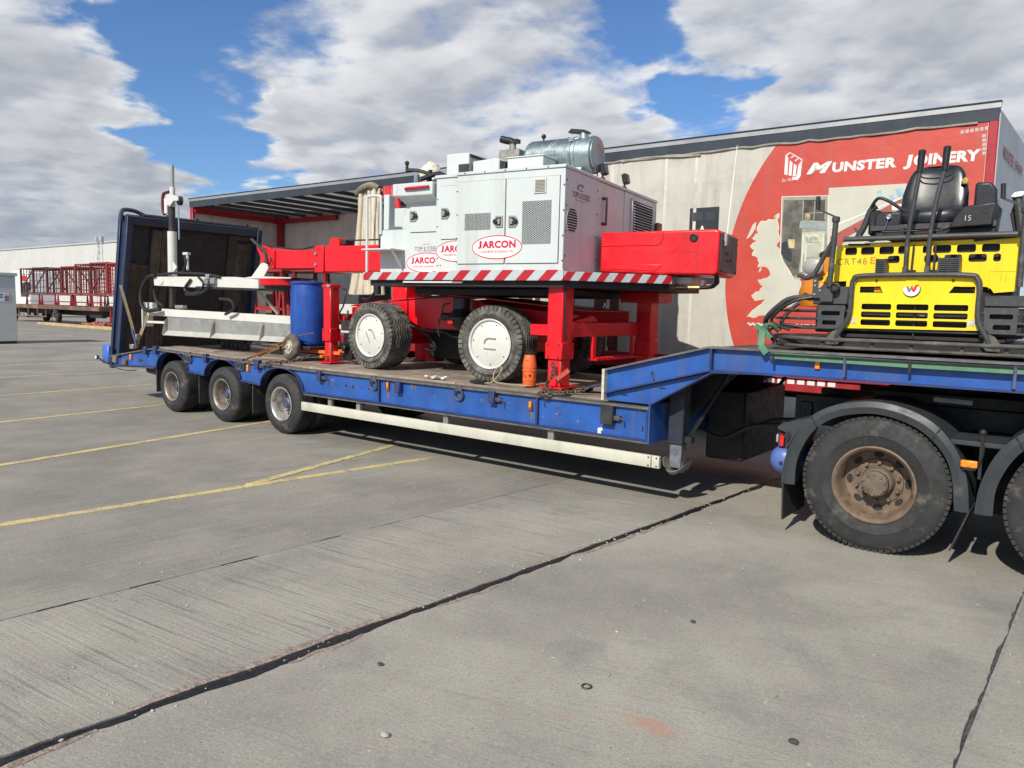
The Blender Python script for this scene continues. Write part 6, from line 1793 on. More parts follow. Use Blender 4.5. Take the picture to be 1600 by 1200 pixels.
WB().prism([(2.02, 1.925), (2.12, 1.925), (2.07, 1.995)], 0.936, 0.939).obj('warning_triangle', mat('warning_yellow', (0.75, 0.42, 0.01), 0.4), SC, sm=0)
WB().prism([(2.062, 1.975), (2.078, 1.975), (2.072, 1.955), (2.084, 1.955), (2.064, 1.932), (2.068, 1.95), (2.058, 1.95)], 0.933, 0.9355).obj('bolt_symbol', black, SC, sm=0)
pu = sub('hydraulic_pump', SC, (0, 0, 0))
WB().cyl((2.5, 0.72, 1.74), (2.5, 0.72, 1.865), 0.10, n=20).cyl((2.5, 0.72, 1.78), (2.5, 0.72, 1.80), 0.106, n=20).cyl((2.5, 0.72, 1.83), (2.5, 0.72, 1.845), 0.106, n=20).obj('motor_can', mat('dark_grey_motor', (0.05, 0.05, 0.052), 0.35, 0.5), pu)
WB().lathe([(0.0, 1.5), (0.06, 1.50), (0.10, 1.54), (0.155, 1.60), (0.16, 1.64), (0.12, 1.69), (0.10, 1.74), (0, 1.74)], (2.5, 0.72, 0), (0, 0, 1), 14).obj('pump_body', black, pu, sm=20)
WB().box(2.42, 2.5, 0.56, 0.60, 1.56, 1.61).obj('red_tag', redl, pu, bev=0.004)
WB().cyl((2.24, 0.66, 1.64), (2.36, 0.70, 1.64), 0.05, n=12).tube(curve([(2.24, 0.62, 1.62), (2.23, 0.6, 1.5), (2.24, 0.62, 1.40)], 3), 0.01, 6).tube(curve([(2.30, 0.6, 1.68), (2.34, 0.58, 1.78), (2.42, 0.6, 1.80)], 4), 0.01, 6).obj('pump_pipe', steel, pu)
for x, y0, y1 in ((1.115, 0.62, 2.2), (3.22, 0.50, 2.1)):
    WB().box(x - 0.09, x + 0.09, y0, y1, 1.25, 1.38).obj('axle_beam', red, SC, bev=0.008)
    WB().box(x - 0.18, x + 0.18, 0.95, 1.85, 1.38, 1.60).obj('axle_mount', red, SC, bev=0.008)
# wheels: wide ribbed tyres with flat white covers
def flot(R, w, rim):
    half = [(rim - 0.01, 0.07), (rim - 0.002, 0.03), (rim + 0.012, 0.018), (rim + 0.4 * (R - rim), -0.012), (R - 0.085, 0.0), (R - 0.045, 0.02), (R - 0.015, 0.045)]
    prof = [(r_, h_) for r_, h_ in half]
    ng = 6
    for g in range(ng):
        c = 0.05 + (w - 0.10) * (g + 0.5) / ng
        dr = 0.016 * (1 - (2 * (g + 0.5) / ng - 1) ** 2)
        prof += [(R - 0.012 + dr, c - 0.02), (R - 0.014 + dr, c - 0.008), (R - 0.028 + dr, c - 0.004), (R - 0.028 + dr, c + 0.004), (R - 0.014 + dr, c + 0.008), (R - 0.012 + dr, c + 0.02)]
    prof += [(r_, w - h_) for r_, h_ in reversed(half)]
    k0 = len(half)
    def wob(r_, h, a, i):
        if k0 <= i < len(prof) - k0:
            return r_, h + 0.011 * math.sin(a * 22)
        return r_, h
    b = MB()
    b.lathe(prof, n=132, fn=wob)
    nl = 44
    for k in range(nl):
        a = 2 * PI * k / nl
        d = Vector((math.cos(a), 0, math.sin(a)))
        td = Vector((-math.sin(a), 0, math.cos(a)))
        for h in (0.022, w - 0.022):
            b.obox(d * (R - 0.036) + Vector((0, h + (0.006 if h < 0.1 else -0.006), 0)), d * 0.028, Vector((0, 0.022, 0)), td * (PI * R / nl * 0.74))
    ty = b.mesh('tyre', dusty, 45)
    b = MB()
    b.lathe([(rim - 0.015, 0.06), (rim, 0.02), (rim + 0.004, 0.004), (rim - 0.004, 0.0), (rim - 0.018, 0.008), (rim - 0.024, 0.03), (rim - 0.03, 0.034)], n=56)
    rm_ = b.mesh('rim', offwht, 40)
    b = MB()
    b.lathe([(rim - 0.027, 0.04), (rim - 0.027, 0.026), (rim - 0.032, 0.022), (0.0, 0.022)], n=56)
    cv_ = b.mesh('hub_cover', mat('white_hub_cover', (0.60, 0.60, 0.55), 0.45, var=0.05, vs=5, dirt=((0.42, 0.38, 0.26), 0.5, 8, 0.6)), 40)
    b = MB()
    q = [(-0.085, -0.075), (-0.085, 0.04)] + arc(-0.02, 0.015, 0.065, 180, 90, 6)[1:] + [(0.065, 0.08)]
    o1 = [(0.075, 0.062), (-0.015, 0.062)] + arc(-0.015, 0.0, 0.062, 90, 180, 8)
    b.tube([(x, 0.019, z) for x, z in o1], 0.009, 6)
    b.tube([(0.075, 0.019, -0.055), (-0.08, 0.019, -0.055)], 0.009, 6)
    em = b.mesh('emblem', mat('hub_emblem_grey', (0.27, 0.27, 0.255), 0.5), 40)
    b = MB()
    for k in range(7):
        a = R_(20 + k * 51)
        b.cyl((math.cos(a) * (rim - 0.05), 0.022, math.sin(a) * (rim - 0.05)), (math.cos(a) * (rim - 0.05), 0.015, math.sin(a) * (rim - 0.05)), 0.007, n=6)
    sc_ = b.mesh('cover_screw', steel, 40)
    return (ty, rm_, cv_, em, sc_)
fm = flot(0.43, 0.36, 0.275)
def put_f(wx, wy, wz, yaw, roll):
    M = TW @ Matrix.Translation((wx, wy, wz)) @ Matrix.Rotation(yaw, 4, 'Z') @ Matrix.Rotation(roll, 4, 'Y')
    o = sub('wheel', SC, (0, 0, 0))
    o.matrix_local = Matrix.Translation((0, 0, -SC['_b'])) @ M
    for me, nm in zip(fm, ('tyre', 'rim', 'hub_cover', 'emblem', 'cover_screw')):
        inst(me, nm, o)
put_f(1.115, 0.50, 1.368, R_(-1), R_(62))
put_f(3.235, 0.36, 1.362, R_(6), R_(2))
put_f(1.20, 2.42, 1.368, PI + R_(-3), 0)
put_f(3.10, 2.30, 1.368, PI + R_(3), 1)
# outrigger legs and cross beams
def leg(x, y, z0=0.945, ztop=2.03, w=0.19, d=0.20):
    o = sub('outrigger_leg', SC, (0, 0, 0))
    WB().box(x, x + w, y, y + d, 1.28, ztop).obj('outer_sleeve', red, o, bev=0.008)
    WB().box(x - 0.012, x + w + 0.012, y - 0.012, y + d + 0.012, 1.245, 1.42).obj('sleeve_collar', red, o, bev=0.006)
    WB().box(x + 0.012, x + w - 0.012, y + 0.012, y + d - 0.012, z0 + 0.02, 1.245).obj('inner_leg', mat('scuffed_red_leg', (0.66, 0.010, 0.016), 0.42, var=0.1, streak=((0.22, 0.12, 0.10), 0.75, 12)) if 'scuffed_red_leg' not in bpy.data.materials else bpy.data.materials['scuffed_red_leg'], o, bev=0.008)
    WB().box(x - 0.05, x + w + 0.05, y - 0.05, y + d + 0.05, z0, z0 + 0.02).obj('foot_plate', red, o, bev=0.004)
    WB().box(x - 0.012, x + w + 0.012, y - 0.012, y + d + 0.012, ztop - 0.05, ztop).obj('top_cap', red, o, bev=0.006)
    WB().box(x + w - 0.07, x + w - 0.005, y - 0.0145, y - 0.0125, ztop - 0.042, ztop - 0.008).obj('worn_sticker', alum, o, sm=0)
leg(0.03, 0.62, w=0.155, d=0.16)
leg(4.01, 0.36)
for x, y, w in ((0.03, 0.62, 0.155), (4.01, 0.36, 0.19)):
    for dx in (0.03, w - 0.03):
        for z in (1.27, 1.395):
            WB().cyl((x + dx, y - 0.012, z), (x + dx, y - 0.020, z), 0.009, n=6).obj('collar_bolt', steel, SC)
    WB().tube(curve([(x + w + 0.02, y + 0.02, 2.0), (x + w + 0.03, y + 0.0, 1.8), (x + w + 0.02, y + 0.02, 1.55), (x + w + 0.025, y + 0.05, 1.45)], 4), 0.009, 6).obj('leg_hose', hose_m, SC)
    WB().box(x + 0.004, x + w - 0.004, y - 0.004, y - 0.0005, 1.418, 1.428).obj('weld_bead', mat('weld_red', (0.42, 0.01, 0.016), 0.6, var=0.3, vs=60) if 'weld_red' not in bpy.data.materials else bpy.data.materials['weld_red'], SC, bev=0.0015)
leg(4.14, 2.02, ztop=1.99)
leg(0.25, 2.15, ztop=2.0)
WB().box(3.95, 4.46, 1.95, 2.30, 1.86, 1.985).obj('leg_head', red, SC, bev=0.008)
for x, y0, y1 in ((4.02, 0.56, 2.02), (0.05, 0.82, 2.15)):
    WB().box(x, x + 0.18, y0, y1, 1.475, 1.63).obj('outrigger_beam', red, SC, bev=0.008)
WB().prism([(0.60, 1.632), (0.95, 1.70), (1.02, 1.70), (1.12, 1.632)], 4.05, 4.17, 'x').obj('beam_gusset', red, SC, bev=0.006)
WB().box(3.72, 4.012, 0.46, 0.54, 1.48, 1.60).obj('beam_stub', red, SC, bev=0.006)
b = WB()
b.bar((4.20, 0.98, 1.475), (4.20, 0.98, 1.24), 0.06, 0.03, up=(1, 0, 0))
b.bar((4.20, 1.82, 1.475), (4.20, 1.82, 1.24), 0.04, 0.03, up=(1, 0, 0))
b.box(4.14, 4.26, 0.96, 1.84, 1.215, 1.24)
for k in range(8):
    b.box(4.15, 4.25, 1.02 + k * 0.1, 1.06 + k * 0.1, 1.241, 1.249)
b.obj('access_step', red, SC, sm=0)
WB().box(1.45, 2.95, 1.25, 1.72, 1.08, 1.45).obj('added_underside_dark_box', chass, SC, bev=0.02)  # dark box added to fill the dark space between the wheels
WB().box(2.55, 2.95, 0.98, 1.2, 1.18, 1.42).obj('valve_chest', chass, SC, bev=0.015)
WB().box(0.75, 0.95, 1.9, 2.1, 0.96, 1.3).obj('red_post', red, SC, bev=0.008)
b = Each('chassis_hose', hose_m, SC, TW)
b.tube(curve([(0.24, 0.80, 1.98), (0.36, 0.74, 1.93), (0.34, 0.72, 1.75), (0.27, 0.70, 1.62), (0.30, 0.72, 1.50), (0.42, 0.75, 1.42), (0.52, 0.8, 1.46)], 5), 0.012, 6)
b.tube(curve([(1.35, 1.1, 1.98), (1.6, 0.9, 1.9), (1.9, 0.88, 1.88), (2.2, 0.9, 1.90)], 4), 0.016, 6)
b.tube(curve([(0.4, 1.0, 1.84), (0.65, 0.9, 1.84), (0.85, 0.85, 1.95), (0.95, 0.85, 2.04)], 4), 0.022, 6)
b.tube(curve([(1.68, 0.86, 1.42), (1.85, 0.84, 1.38), (1.95, 0.86, 1.25), (1.85, 0.9, 1.2), (1.65, 0.95, 1.22)], 4), 0.014, 6)
b.tube(curve([(1.3, 0.86, 1.60), (1.55, 0.85, 1.50), (1.75, 0.85, 1.455), (2.1, 0.86, 1.44), (2.3, 0.8, 1.40), (2.7, 0.85, 1.36)], 4), 0.016, 6)
WB().cyl((1.02, 0.72, 1.90), (1.02, 0.72, 2.02), 0.05, n=12).obj('hose_reel', black, SC)
WB().box(0.28, 0.46, 0.72, 0.86, 1.40, 1.54).cyl((0.3, 0.74, 1.62), (0.42, 0.74, 1.58), 0.02, n=8).cyl((0.40, 0.73, 1.5), (0.42, 0.73, 1.68), 0.014, n=8).obj('valve_cluster', steel, SC, bev=0.006)
WB().box(0.26, 0.44, 0.78, 0.92, 1.00, 1.36).box(0.28, 0.40, 0.76, 0.78, 1.20, 1.28).cyl((0.34, 0.70, 1.16), (0.34, 0.78, 1.16), 0.045, n=12).obj('leg_pump', black, SC, bev=0.01)
# ------------------------------------------------------------------ tractor unit under the gooseneck
TU = thing('tractor_unit', 'dark truck tractor unit with grey mudguards and rusty wheel under the blue gooseneck', 'truck', (7.28, 0, 0))
tw = wheel_meshes(0.512, 0.30, 0.285, 't', rubber, rimrust, mat('dusty_brown_hub', (0.15, 0.115, 0.085), 0.7, 0.1, var=0.3, vs=9, dirt=((0.05, 0.04, 0.03), 0.7, 8, 0.5)), dish=0.185, holes=8, groove=4, lug=72, hub_r=0.095, hub_out=0.02, n=80)
for x in (0.0, 1.33):
    put_wheel(tw, TU, (x, 0.0, 0.512), (0, R_(20 if x == 0 else 50), 0))
    inst(tw[0], 'inner_tyre', TU, (x, 0.33, 0.512))
    put_wheel(tw, TU, (x, 2.50, 0.512), (0, 0, PI))
    inst(tw[0], 'inner_tyre', TU, (x, 1.87, 0.512))
    MB().cyl((x, 0.3, 0.512), (x, 2.2, 0.512), 0.09).sphere((x, 1.25, 0.512), 0.24).obj('axle', chass, TU)
for y in (0.82, 1.60):
    MB().box(-0.85, 3.6, y, y + 0.08, 0.80, 1.06).obj('chassis_rail', chass, TU, bev=0.006)
MB().box(-0.80, -0.70, 0.80, 1.70, 0.80, 1.0).obj('rear_crossmember', chass, TU, bev=0.006)
MB().box(-0.2, 0.9, 0.75, 1.75, 1.07, 1.16).lathe([(0.0, 1.16), (0.45, 1.165), (0.47, 1.20), (0.4, 1.24), (0, 1.245)], (0.35, 1.25, 0), (0, 0, 1), 28).obj('fifth_wheel', chass, TU, bev=0.006)
MB().box(0.95, 3.4, 0.85, 1.65, 1.065, 1.10).obj('catwalk', chass, TU, sm=0)
MB().box(0.9, 2.2, 0.45, 0.80, 0.92, 1.22).obj('deck_locker', mat('navy_locker', (0.012, 0.02, 0.055), 0.45), TU, bev=0.02)
MB().cyl((0.30, 0.38, 1.155), (0.55, 0.38, 1.150), 0.022, n=8).obj('pale_label', alum, TU)
outer = [(-0.675, 0.42), (-0.655, 0.62), (-0.585, 0.83), (-0.47, 0.985), (-0.30, 1.085), (-0.07, 1.135), (0.13, 1.120), (0.31, 1.055), (0.44, 0.955), (0.545, 0.80), (0.60, 0.63), (0.625, 0.42)]
inner = [(-0.565, 0.425), (-0.56, 0.60), (-0.51, 0.76), (-0.42, 0.90), (-0.27, 1.0), (-0.06, 1.045), (0.11, 1.03), (0.27, 0.97), (0.39, 0.875), (0.475, 0.75), (0.515, 0.60), (0.535, 0.42)]
def smooth2(p):
    return [(v.x, v.y) for v in [Vector((q.x, q.y)) for q in curve([(a, c, 0) for a, c in p], 4)]]
so_, si_ = smooth2(outer), smooth2(inner)
def fender(dx, label=None):
    o = sub('mudguard', TU, (dx, 0, 0))
    n = len(so_)
    b = MB()
    vs = []
    for (xo, zo), (xi, zi) in zip(so_, si_):
        xm, zm = xo + (xi - xo) * 0.45, zo + (zi - zo) * 0.45
        vs += [(xi, -0.02, zi), (xm, -0.034, zm), (xo, -0.012, zo), (xo, 0.60, zo), (xo * 0.985, 0.60, zo - 0.012), (xi, 0.0, zi)]
    fs = []
    for i in range(n - 1):
        for k in range(6):
            l = (k + 1) % 6
            fs.append((i * 6 + k, i * 6 + l, i * 6 + 6 + l, i * 6 + 6 + k))
    fs += [tuple(range(6)), tuple(range((n - 1) * 6 + 5, (n - 1) * 6 - 1, -1))]
    b.add(vs, fs).obj('guard_shell', fender_m, o, sm=30)
    for i in (12, 31):                                # joints between the three pieces
        (xo, zo), (xi, zi) = so_[i], si_[i]
        MB().bar((xo, -0.020, zo), (xi, -0.024, zi), 0.006, 0.03, up=(0, 1, 0)).obj('shell_joint', cutgap, o, sm=0)
    return o
fender(0.0)
fender(1.33)
b = MB()
b.prism([(-0.725, 0.875), (-0.69, 0.90), (-0.50, 0.96), (-0.45, 0.94), (-0.56, 0.86), (-0.64, 0.70), (-0.66, 0.70), (-0.66, 0.83), (-0.725, 0.85)], -0.018, 0.5)
b.obj('guard_bracket', fender_m, TU, bev=0.006)
MB().cyl((-0.64, -0.028, 0.81), (-0.64, 0.0, 0.81), 0.026, n=14).obj('bracket_hole', cutgap, TU)
MB().tube([(-0.64, -0.03, 0.84), (-0.625, -0.034, 0.80), (-0.64, -0.034, 0.76)], 0.007, 6).obj('hanging_hook', steel, TU)
for x, tilt in ((-0.665, 0.02), (0.62, -0.09)):
    b = MB()
    b.add([(x, -0.015, 0.43), (x + 0.012, -0.015, 0.43), (x + 0.012, 0.56, 0.43), (x, 0.56, 0.43),
           (x + tilt - 0.01, -0.012, 0.125), (x + tilt + 0.002, -0.012, 0.125), (x + tilt + 0.002, 0.56, 0.125), (x + tilt - 0.01, 0.56, 0.125)],
          [(0, 3, 2, 1), (4, 5, 6, 7), (0, 1, 5, 4), (1, 2, 6, 5), (2, 3, 7, 6), (3, 0, 4, 7)])
    b.obj('mudflap', rubber, TU, sm=0)
MB().bar((0.665, 0.02, 0.965), (0.665, 0.02, 0.66), 0.02, 0.02).tube(curve([(0.66, 0.0, 0.97), (0.68, -0.01, 0.86), (0.65, 0.0, 0.74), (0.60, -0.005, 0.72)], 4), 0.007, 6).sphere((0.665, 0.02, 0.985), 0.025).obj('guard_stay', chass, TU)
MB().prism([(0.36, 0.985), (0.46, 0.915), (0.92, 0.915), (0.98, 0.955), (0.98, 0.93), (0.92, 0.88), (0.45, 0.88), (0.34, 0.96)], 0.03, 0.55).obj('guard_bridge', fender_m, TU, bev=0.006)
MB().box(0.555, 0.655, -0.062, -0.030, 0.742, 0.792).obj('amber_marker', amberl, TU, bev=0.008, seg=2)
MB().lathe([(0.016, 0), (0.014, -0.006), (0.006, -0.008), (0, -0.004)], (0.605, -0.062, 0.767), (0, 1, 0), 14).obj('marker_lens', amberl, TU)
MB().box(0.565, 0.645, -0.05, 0.02, 0.725, 0.742).obj('marker_bracket', black, TU, sm=0)
MB().lathe([(0, -0.36), (0.06, -0.35), (0.10, -0.32), (0.118, -0.27), (0.118, 0.27), (0.10, 0.32), (0.06, 0.35), (0, 0.36)], (-0.70, 0.40, 0.585), (0, 1, 0), 28).obj('air_tank', tankblue, TU)
MB().box(0.50, 0.90, 0.60, 0.82, 0.30, 0.90).obj('added_gap_blocker', chass, TU, bev=0.015)  # added dark box, hides the sunlit ground between the mudguards
MB().cyl((-0.70, 0.045, 0.575), (-0.70, 0.025, 0.573), 0.012, n=8).obj('drain_valve', steel, TU)
tl = sub('tail_lamp', TU, (-0.71, 0.06, 0.76))
MB().box(-0.03, 0.02, 0.0, 0.30, -0.06, 0.06).obj('lamp_body', fender_m, tl, bev=0.006)
MB().box(-0.012, 0.02, -0.012, 0.0, -0.055, 0.055).obj('red_lens', redl, tl, bev=0.004)
MB().box(-0.055, -0.03, 0.02, 0.10, -0.035, 0.035).obj('clear_lens', lensw, tl, bev=0.008)
# ------------------------------------------------------------------ ride-on trowel on the gooseneck
RT = thing('ride_on_trowel', 'yellow ride-on power trowel with black seat and two levers on the gooseneck', 'power trowel', (7.40, 0.25, 0), 0, base=1.482)
def TB():
    return MB()
def tubeo(name, pts, r_, m=trgrey, n=10, par=RT, k=4, c=True):
    return MB().tube(curve(pts, k) if c else pts, r_, n).obj(name, m, par)
def rowslots(xs_, z0, z1, r_=0.012):
    return [rrect(a, c, z0, z1, r_, 3) for a, c in xs_]
# front guard panel
outer = [(-0.47, 1.668), (0.458, 1.680), (0.425, 1.74), (0.418, 1.98)] + arc(0.365, 2.025, 0.045, 0, 90, 4) + arc(-0.355, 2.025, 0.045, 90, 180, 4) + [(-0.405, 1.98), (-0.412, 1.76), (-0.435, 1.72)]
sl1 = [(-0.345, -0.135), (-0.10, 0.115), (0.15, 0.368)]
holes = rowslots(sl1, 1.816, 1.861) + rowslots(sl1, 1.756, 1.801) + rowslots(sl1, 1.696, 1.741)
holes += [[(-0.365, 1.944), (-0.20, 1.944), (-0.222, 1.993), (-0.365, 1.993)], [(0.235, 1.944), (0.40, 1.944), (0.40, 1.993), (0.268, 1.993)]]
fp = sub('front_guard', RT, (0, 0, 0))
vs, fs = holed(outer, holes, 0.006)
MB().add(vs, fs).obj('yellow_panel', yellow, fp, sm=0)
tubeo('guard_tube', [(-0.52, -0.01, 1.545), (-0.50, -0.02, 1.62), (-0.425, -0.03, 1.76), (-0.418, -0.03, 1.98), (-0.405, -0.03, 2.045), (-0.355, -0.03, 2.072), (0.0, -0.03, 2.078), (0.355, -0.03, 2.072), (0.412, -0.03, 2.045), (0.43, -0.03, 1.98), (0.436, -0.03, 1.76), (0.50, -0.02, 1.62), (0.515, -0.01, 1.56)], 0.019, par=fp, k=5)
for x in (-0.25, 0.26):
    MB().cyl((x, 0.0, 2.035), (x, -0.008, 2.035), 0.009, n=8).obj('panel_bolt', steel, fp)
for x, z in ((-0.40, 1.73), (0.395, 1.735)):
    MB().prism([(x - 0.03, z - 0.02), (x + 0.02, z - 0.028), (x + 0.025, z + 0.018), (x - 0.02, z + 0.026)], -0.003, -0.0005).obj('worn_sticker', mat('worn_pale_sticker', (0.5, 0.46, 0.36), 0.6, var=0.3, vs=40) if 'worn_pale_sticker' not in bpy.data.materials else bpy.data.materials['worn_pale_sticker'], fp, sm=0)
lg = sub('round_emblem', RT, (0, 0, 0))
MB().prism(ell(-0.005, 1.968, 0.060, 0.058, 36), -0.0025, -0.0005).obj('emblem_shadow', black, lg, sm=0)
MB().prism(ell(-0.007, 1.973, 0.056, 0.053, 36), -0.0045, -0.0027).obj('emblem_disc', logo_w, lg, sm=0)
MB().prism(arc(-0.007, 1.988, 0.062, 0, 180, 14), -0.0062, -0.0047).obj('emblem_upper', yellow, lg, sm=0)
MB().prism([(-0.042, 1.992), (-0.026, 1.992), (-0.020, 1.972), (-0.010, 1.99), (-0.004, 1.99), (-0.012, 1.955), (-0.026, 1.952)], -0.008, -0.0065).obj('emblem_letter', logo_g, lg, sm=0)
MB().prism([(-0.012, 1.988), (-0.002, 2.0), (0.006, 1.975), (0.016, 2.0), (0.030, 2.006), (0.046, 2.004), (0.030, 1.99), (0.020, 1.956), (0.006, 1.953), (-0.002, 1.962)], -0.0085, -0.0065).obj('emblem_letter', mat('emblem_red', (0.60, 0.03, 0.03), 0.4), lg, sm=0)
# rear body panel with two rows of slots
rp = sub('body_panel', RT, (0, 0.25, 0))
o2 = [(-0.72, 2.035), (-0.53, 2.045), (-0.53, 2.0), (0.44, 2.0), (0.47, 1.985), (0.49, 1.955), (0.62, 1.968), (0.625, 2.35), (-0.615, 2.335), (-0.64, 2.20)]
t1 = [(-0.555, -0.465), (-0.435, -0.335), (-0.30, -0.195), (-0.165, -0.10), (0.005, 0.02 + 0.012), (0.075, 0.195), (0.232, 0.355), (0.392, 0.505)]
t2 = [(-0.235, -0.15), (0.02, 0.115), (0.155, 0.27), (0.312, 0.428), (0.468, 0.515)]
hs = rowslots(t1, 2.252, 2.312, 0.016) + rowslots(t2, 2.182, 2.240, 0.016)
vs, fs = holed(o2, hs, 0.006)
MB().add(vs, fs).obj('yellow_sheet', yellow, rp, sm=0)
MB().box(0.455, 0.457, -0.003, 0.0, 1.98, 2.11).box(0.455, 0.61, -0.003, 0.0, 2.11, 2.112).box(0.525, 0.529, -0.004, 0.0, 2.04, 2.10).box(0.555, 0.559, -0.004, 0.0, 2.04, 2.10).obj('pressed_line', mat('shadow_yellow_line', (0.5, 0.34, 0.01), 0.5), rp, sm=0)
lb = mat('worn_black_lettering', (0.16, 0.12, 0.03), 0.6, var=0.5, vs=30, dirt=((0.8, 0.56, 0.01), 0.95, 22, 0.48))
text('CRT48', 'model_lettering', lb, rp, (-0.61, 0, 2.175), (1, 0, 0), (0, 0, 1), 0.225, 0.052, 0.0, t=0.002, space=1.2)
text('E', 'model_lettering', mat('orange_red_lettering', (0.75, 0.16, 0.02), 0.5), rp, (-0.36, 0, 2.180), (1, 0, 0), (0, 0, 1), 0.035, 0.052, 0.004, t=0.002)
for x0, n_ in ((-0.285, 1), (0.14, 2)):
    g = sub('step_grate', RT, (0, 0, 0))
    for q in range(n_):
        xx = x0 + q * 0.07
        b = MB()
        for k in range(8):
            b.box(xx + 0.004, xx + 0.062, 0.10, 0.14, 2.095 + k * 0.014, 2.103 + k * 0.014)
        b.box(xx - 0.004, xx + 0.004, 0.10, 0.20, 2.085, 2.21).box(xx + 0.062, xx + 0.070, 0.10, 0.20, 2.085, 2.21)
        b.obj('grate_bars', trgrey, g, sm=0)
        MB().box(xx + 0.005, xx + 0.061, 0.15, 0.16, 2.085, 2.21).obj('grate_back', chass, g, sm=0)
MB().box(-0.60, 0.60, 0.30, 0.95, 1.62, 2.335).obj('added_slot_backing', chass, RT, bev=0.01)  # dark block added behind the panels so their slots look dark
for x0, x1 in ((-0.70, -0.47), (0.47, 0.70)):
    MB().box(x0, x1, 0.06, 0.3, 1.63, 1.84).obj('added_plate_backing', chass, RT, bev=0.01)  # dark box added behind each slotted plate to darken its openings
MB().box(-0.40, 0.40, 0.06, 0.24, 1.62, 1.98).obj('gearbox', chass, RT, bev=0.03)
MB().cyl((0.02, 0.04, 1.60), (0.02, 0.04, 1.90), 0.008, n=6).obj('panel_prop', steel, RT)
MB().box(-0.27, -0.20, 0.035, 0.055, 1.95, 1.985).obj('yellow_filter', tank_o, RT)
MB().box(0.05, 0.09, 0.04, 0.055, 1.772, 1.784).obj('white_cap', logo_w, RT, bev=0.004)
# ring guard rails round the blades
b = MB()
def oval(y0, z, rx=1.18, ry=0.62):
    pts = []
    for a in arc(0.62, 0, 0.56, -90, 90, 10):
        pts.append((a[0], y0 + ry + a[1] * ry / 0.56, z))
    for a in arc(-0.62, 0, 0.56, 90, 270, 10):
        pts.append((a[0], y0 + ry + a[1] * ry / 0.56, z))
    return pts
MB().tube(oval(-0.02, 1.575), 0.017, 8, True).obj('lower_ring_rail', trdirty, RT)
MB().tube(oval(0.0, 1.512), 0.014, 8, True).obj('lower_ring_rail', trdirty, RT)
MB().tube(oval(0.03, 1.66), 0.011, 7, True).obj('mid_ring_rail', trgrey, RT)
MB().tube(oval(0.03, 1.735), 0.011, 7, True).obj('mid_ring_rail', trgrey, RT)
MB().tube(oval(0.06, 1.80), 0.011, 7, True).obj('mid_ring_rail', trgrey, RT)
for x in (-1.0, -0.62, -0.25, 0.02, 0.35, 0.62, 1.0):
    MB().box(x - 0.012, x + 0.012, 0.0, 0.015, 1.512, 1.58).obj('rail_stay', trdirty, RT, sm=0)
MB().box(-0.6, 0.6, 0.05, 1.15, 1.60, 1.625).obj('deck_plate', chass, RT, sm=0)
MB().box(-1.0, 1.0, 0.10, 1.15, 1.50, 1.59).obj('added_rail_dark_box', chass, RT, sm=0)  # added dark box that blackens the space between the ring rails
for sgn in (-1, 1):
    tubeo('end_bow', [(sgn * 1.175, 0.55, 1.52), (sgn * 1.17, 0.3, 1.62), (sgn * 1.13, 0.15, 1.72), (sgn * 1.03, 0.1, 1.82), (sgn * 0.90, 0.1, 1.90), (sgn * 0.62, 0.1, 1.905)], 0.022)
    tubeo('end_bow', [(sgn * 1.165, 0.6, 1.62), (sgn * 1.12, 0.62, 1.76), (sgn * 0.95, 0.65, 1.9), (sgn * 0.62, 0.7, 1.91)], 0.018)
    # slotted side plates and their top box
    pl = [(-0.665, 1.66), (-0.51, 1.66), (-0.47, 1.70), (-0.463, 1.845), (-0.67, 1.845)]
    hs = [rrect(-0.64, -0.50, 1.765, 1.80, 0.008, 2), rrect(-0.63, -0.525, 1.69, 1.725, 0.008, 2)]
    if sgn > 0:
        pl = [(-x, z) for x, z in pl]
        hs = [[(-x, z) for x, z in h] for h in hs]
    vs, fs = holed(pl, hs, 0.006)
    MB().add(vs, fs).obj('slotted_plate', trgrey, RT, sm=0)
    x0, x1 = sorted((sgn * 0.455, sgn * 0.72))
    MB().box(x0 + 0.0, x1 - 0.0, 0.03, 0.22, 1.85, 1.99 if sgn < 0 else 1.93).obj('frame_box', trgrey, RT, bev=0.008)
    # foot lugs
    MB().prism([(sgn * q[0], q[1]) for q in [(-0.585, 1.535), (-0.50, 1.535), (-0.47, 1.57), (-0.50, 1.66), (-0.545, 1.64), (-0.585, 1.585)]], -0.025, -0.005).obj('foot_lug', trdirty, RT, bev=0.004)
    MB().cyl((sgn * -0.545, -0.026, 1.565), (sgn * -0.545, -0.03, 1.565), 0.012, n=12).obj('lug_hole', cutgap, RT)
    # tall corner posts with crank handles
    xp = sgn * 0.575 if sgn < 0 else 0.66
    MB().cyl((xp - 0.015 * (sgn < 0), -0.005, 1.99), (xp, 0.0, 2.50), 0.021, n=12).lathe([(0.021, 2.49), (0.030, 2.495), (0.030, 2.525), (0.022, 2.535), (0, 2.535)], (xp, 0, 0), (0, 0, 1), 16).obj('corner_post', trgrey, RT)
    MB().bar((xp, 0, 2.53), (xp - 0.14, 0, 2.60), 0.014, 0.014).obj('crank_arm', steel, RT)
    MB().cyl((xp - 0.14, 0, 2.60), (xp - 0.145, 0, 2.70), 0.016, n=10).obj('crank_grip', black, RT)
MB().prism([(-0.72, 1.90), (-0.66, 1.90), (-0.66, 1.87), (-0.56, 1.87), (-0.56, 1.99), (-0.68, 1.99), (-0.68, 2.06), (-0.72, 2.06)], -0.004, 0.02).obj('hinge_plate', trgrey, RT, bev=0.003)
for x, z in ((-0.70, 2.035), (-0.70, 2.0), (-0.665, 1.985), (-0.66, 1.96), (-0.70, 1.93)):
    MB().cyl((x, -0.004, z), (x, -0.012, z), 0.009, n=8).obj('hinge_bolt', alum, RT)
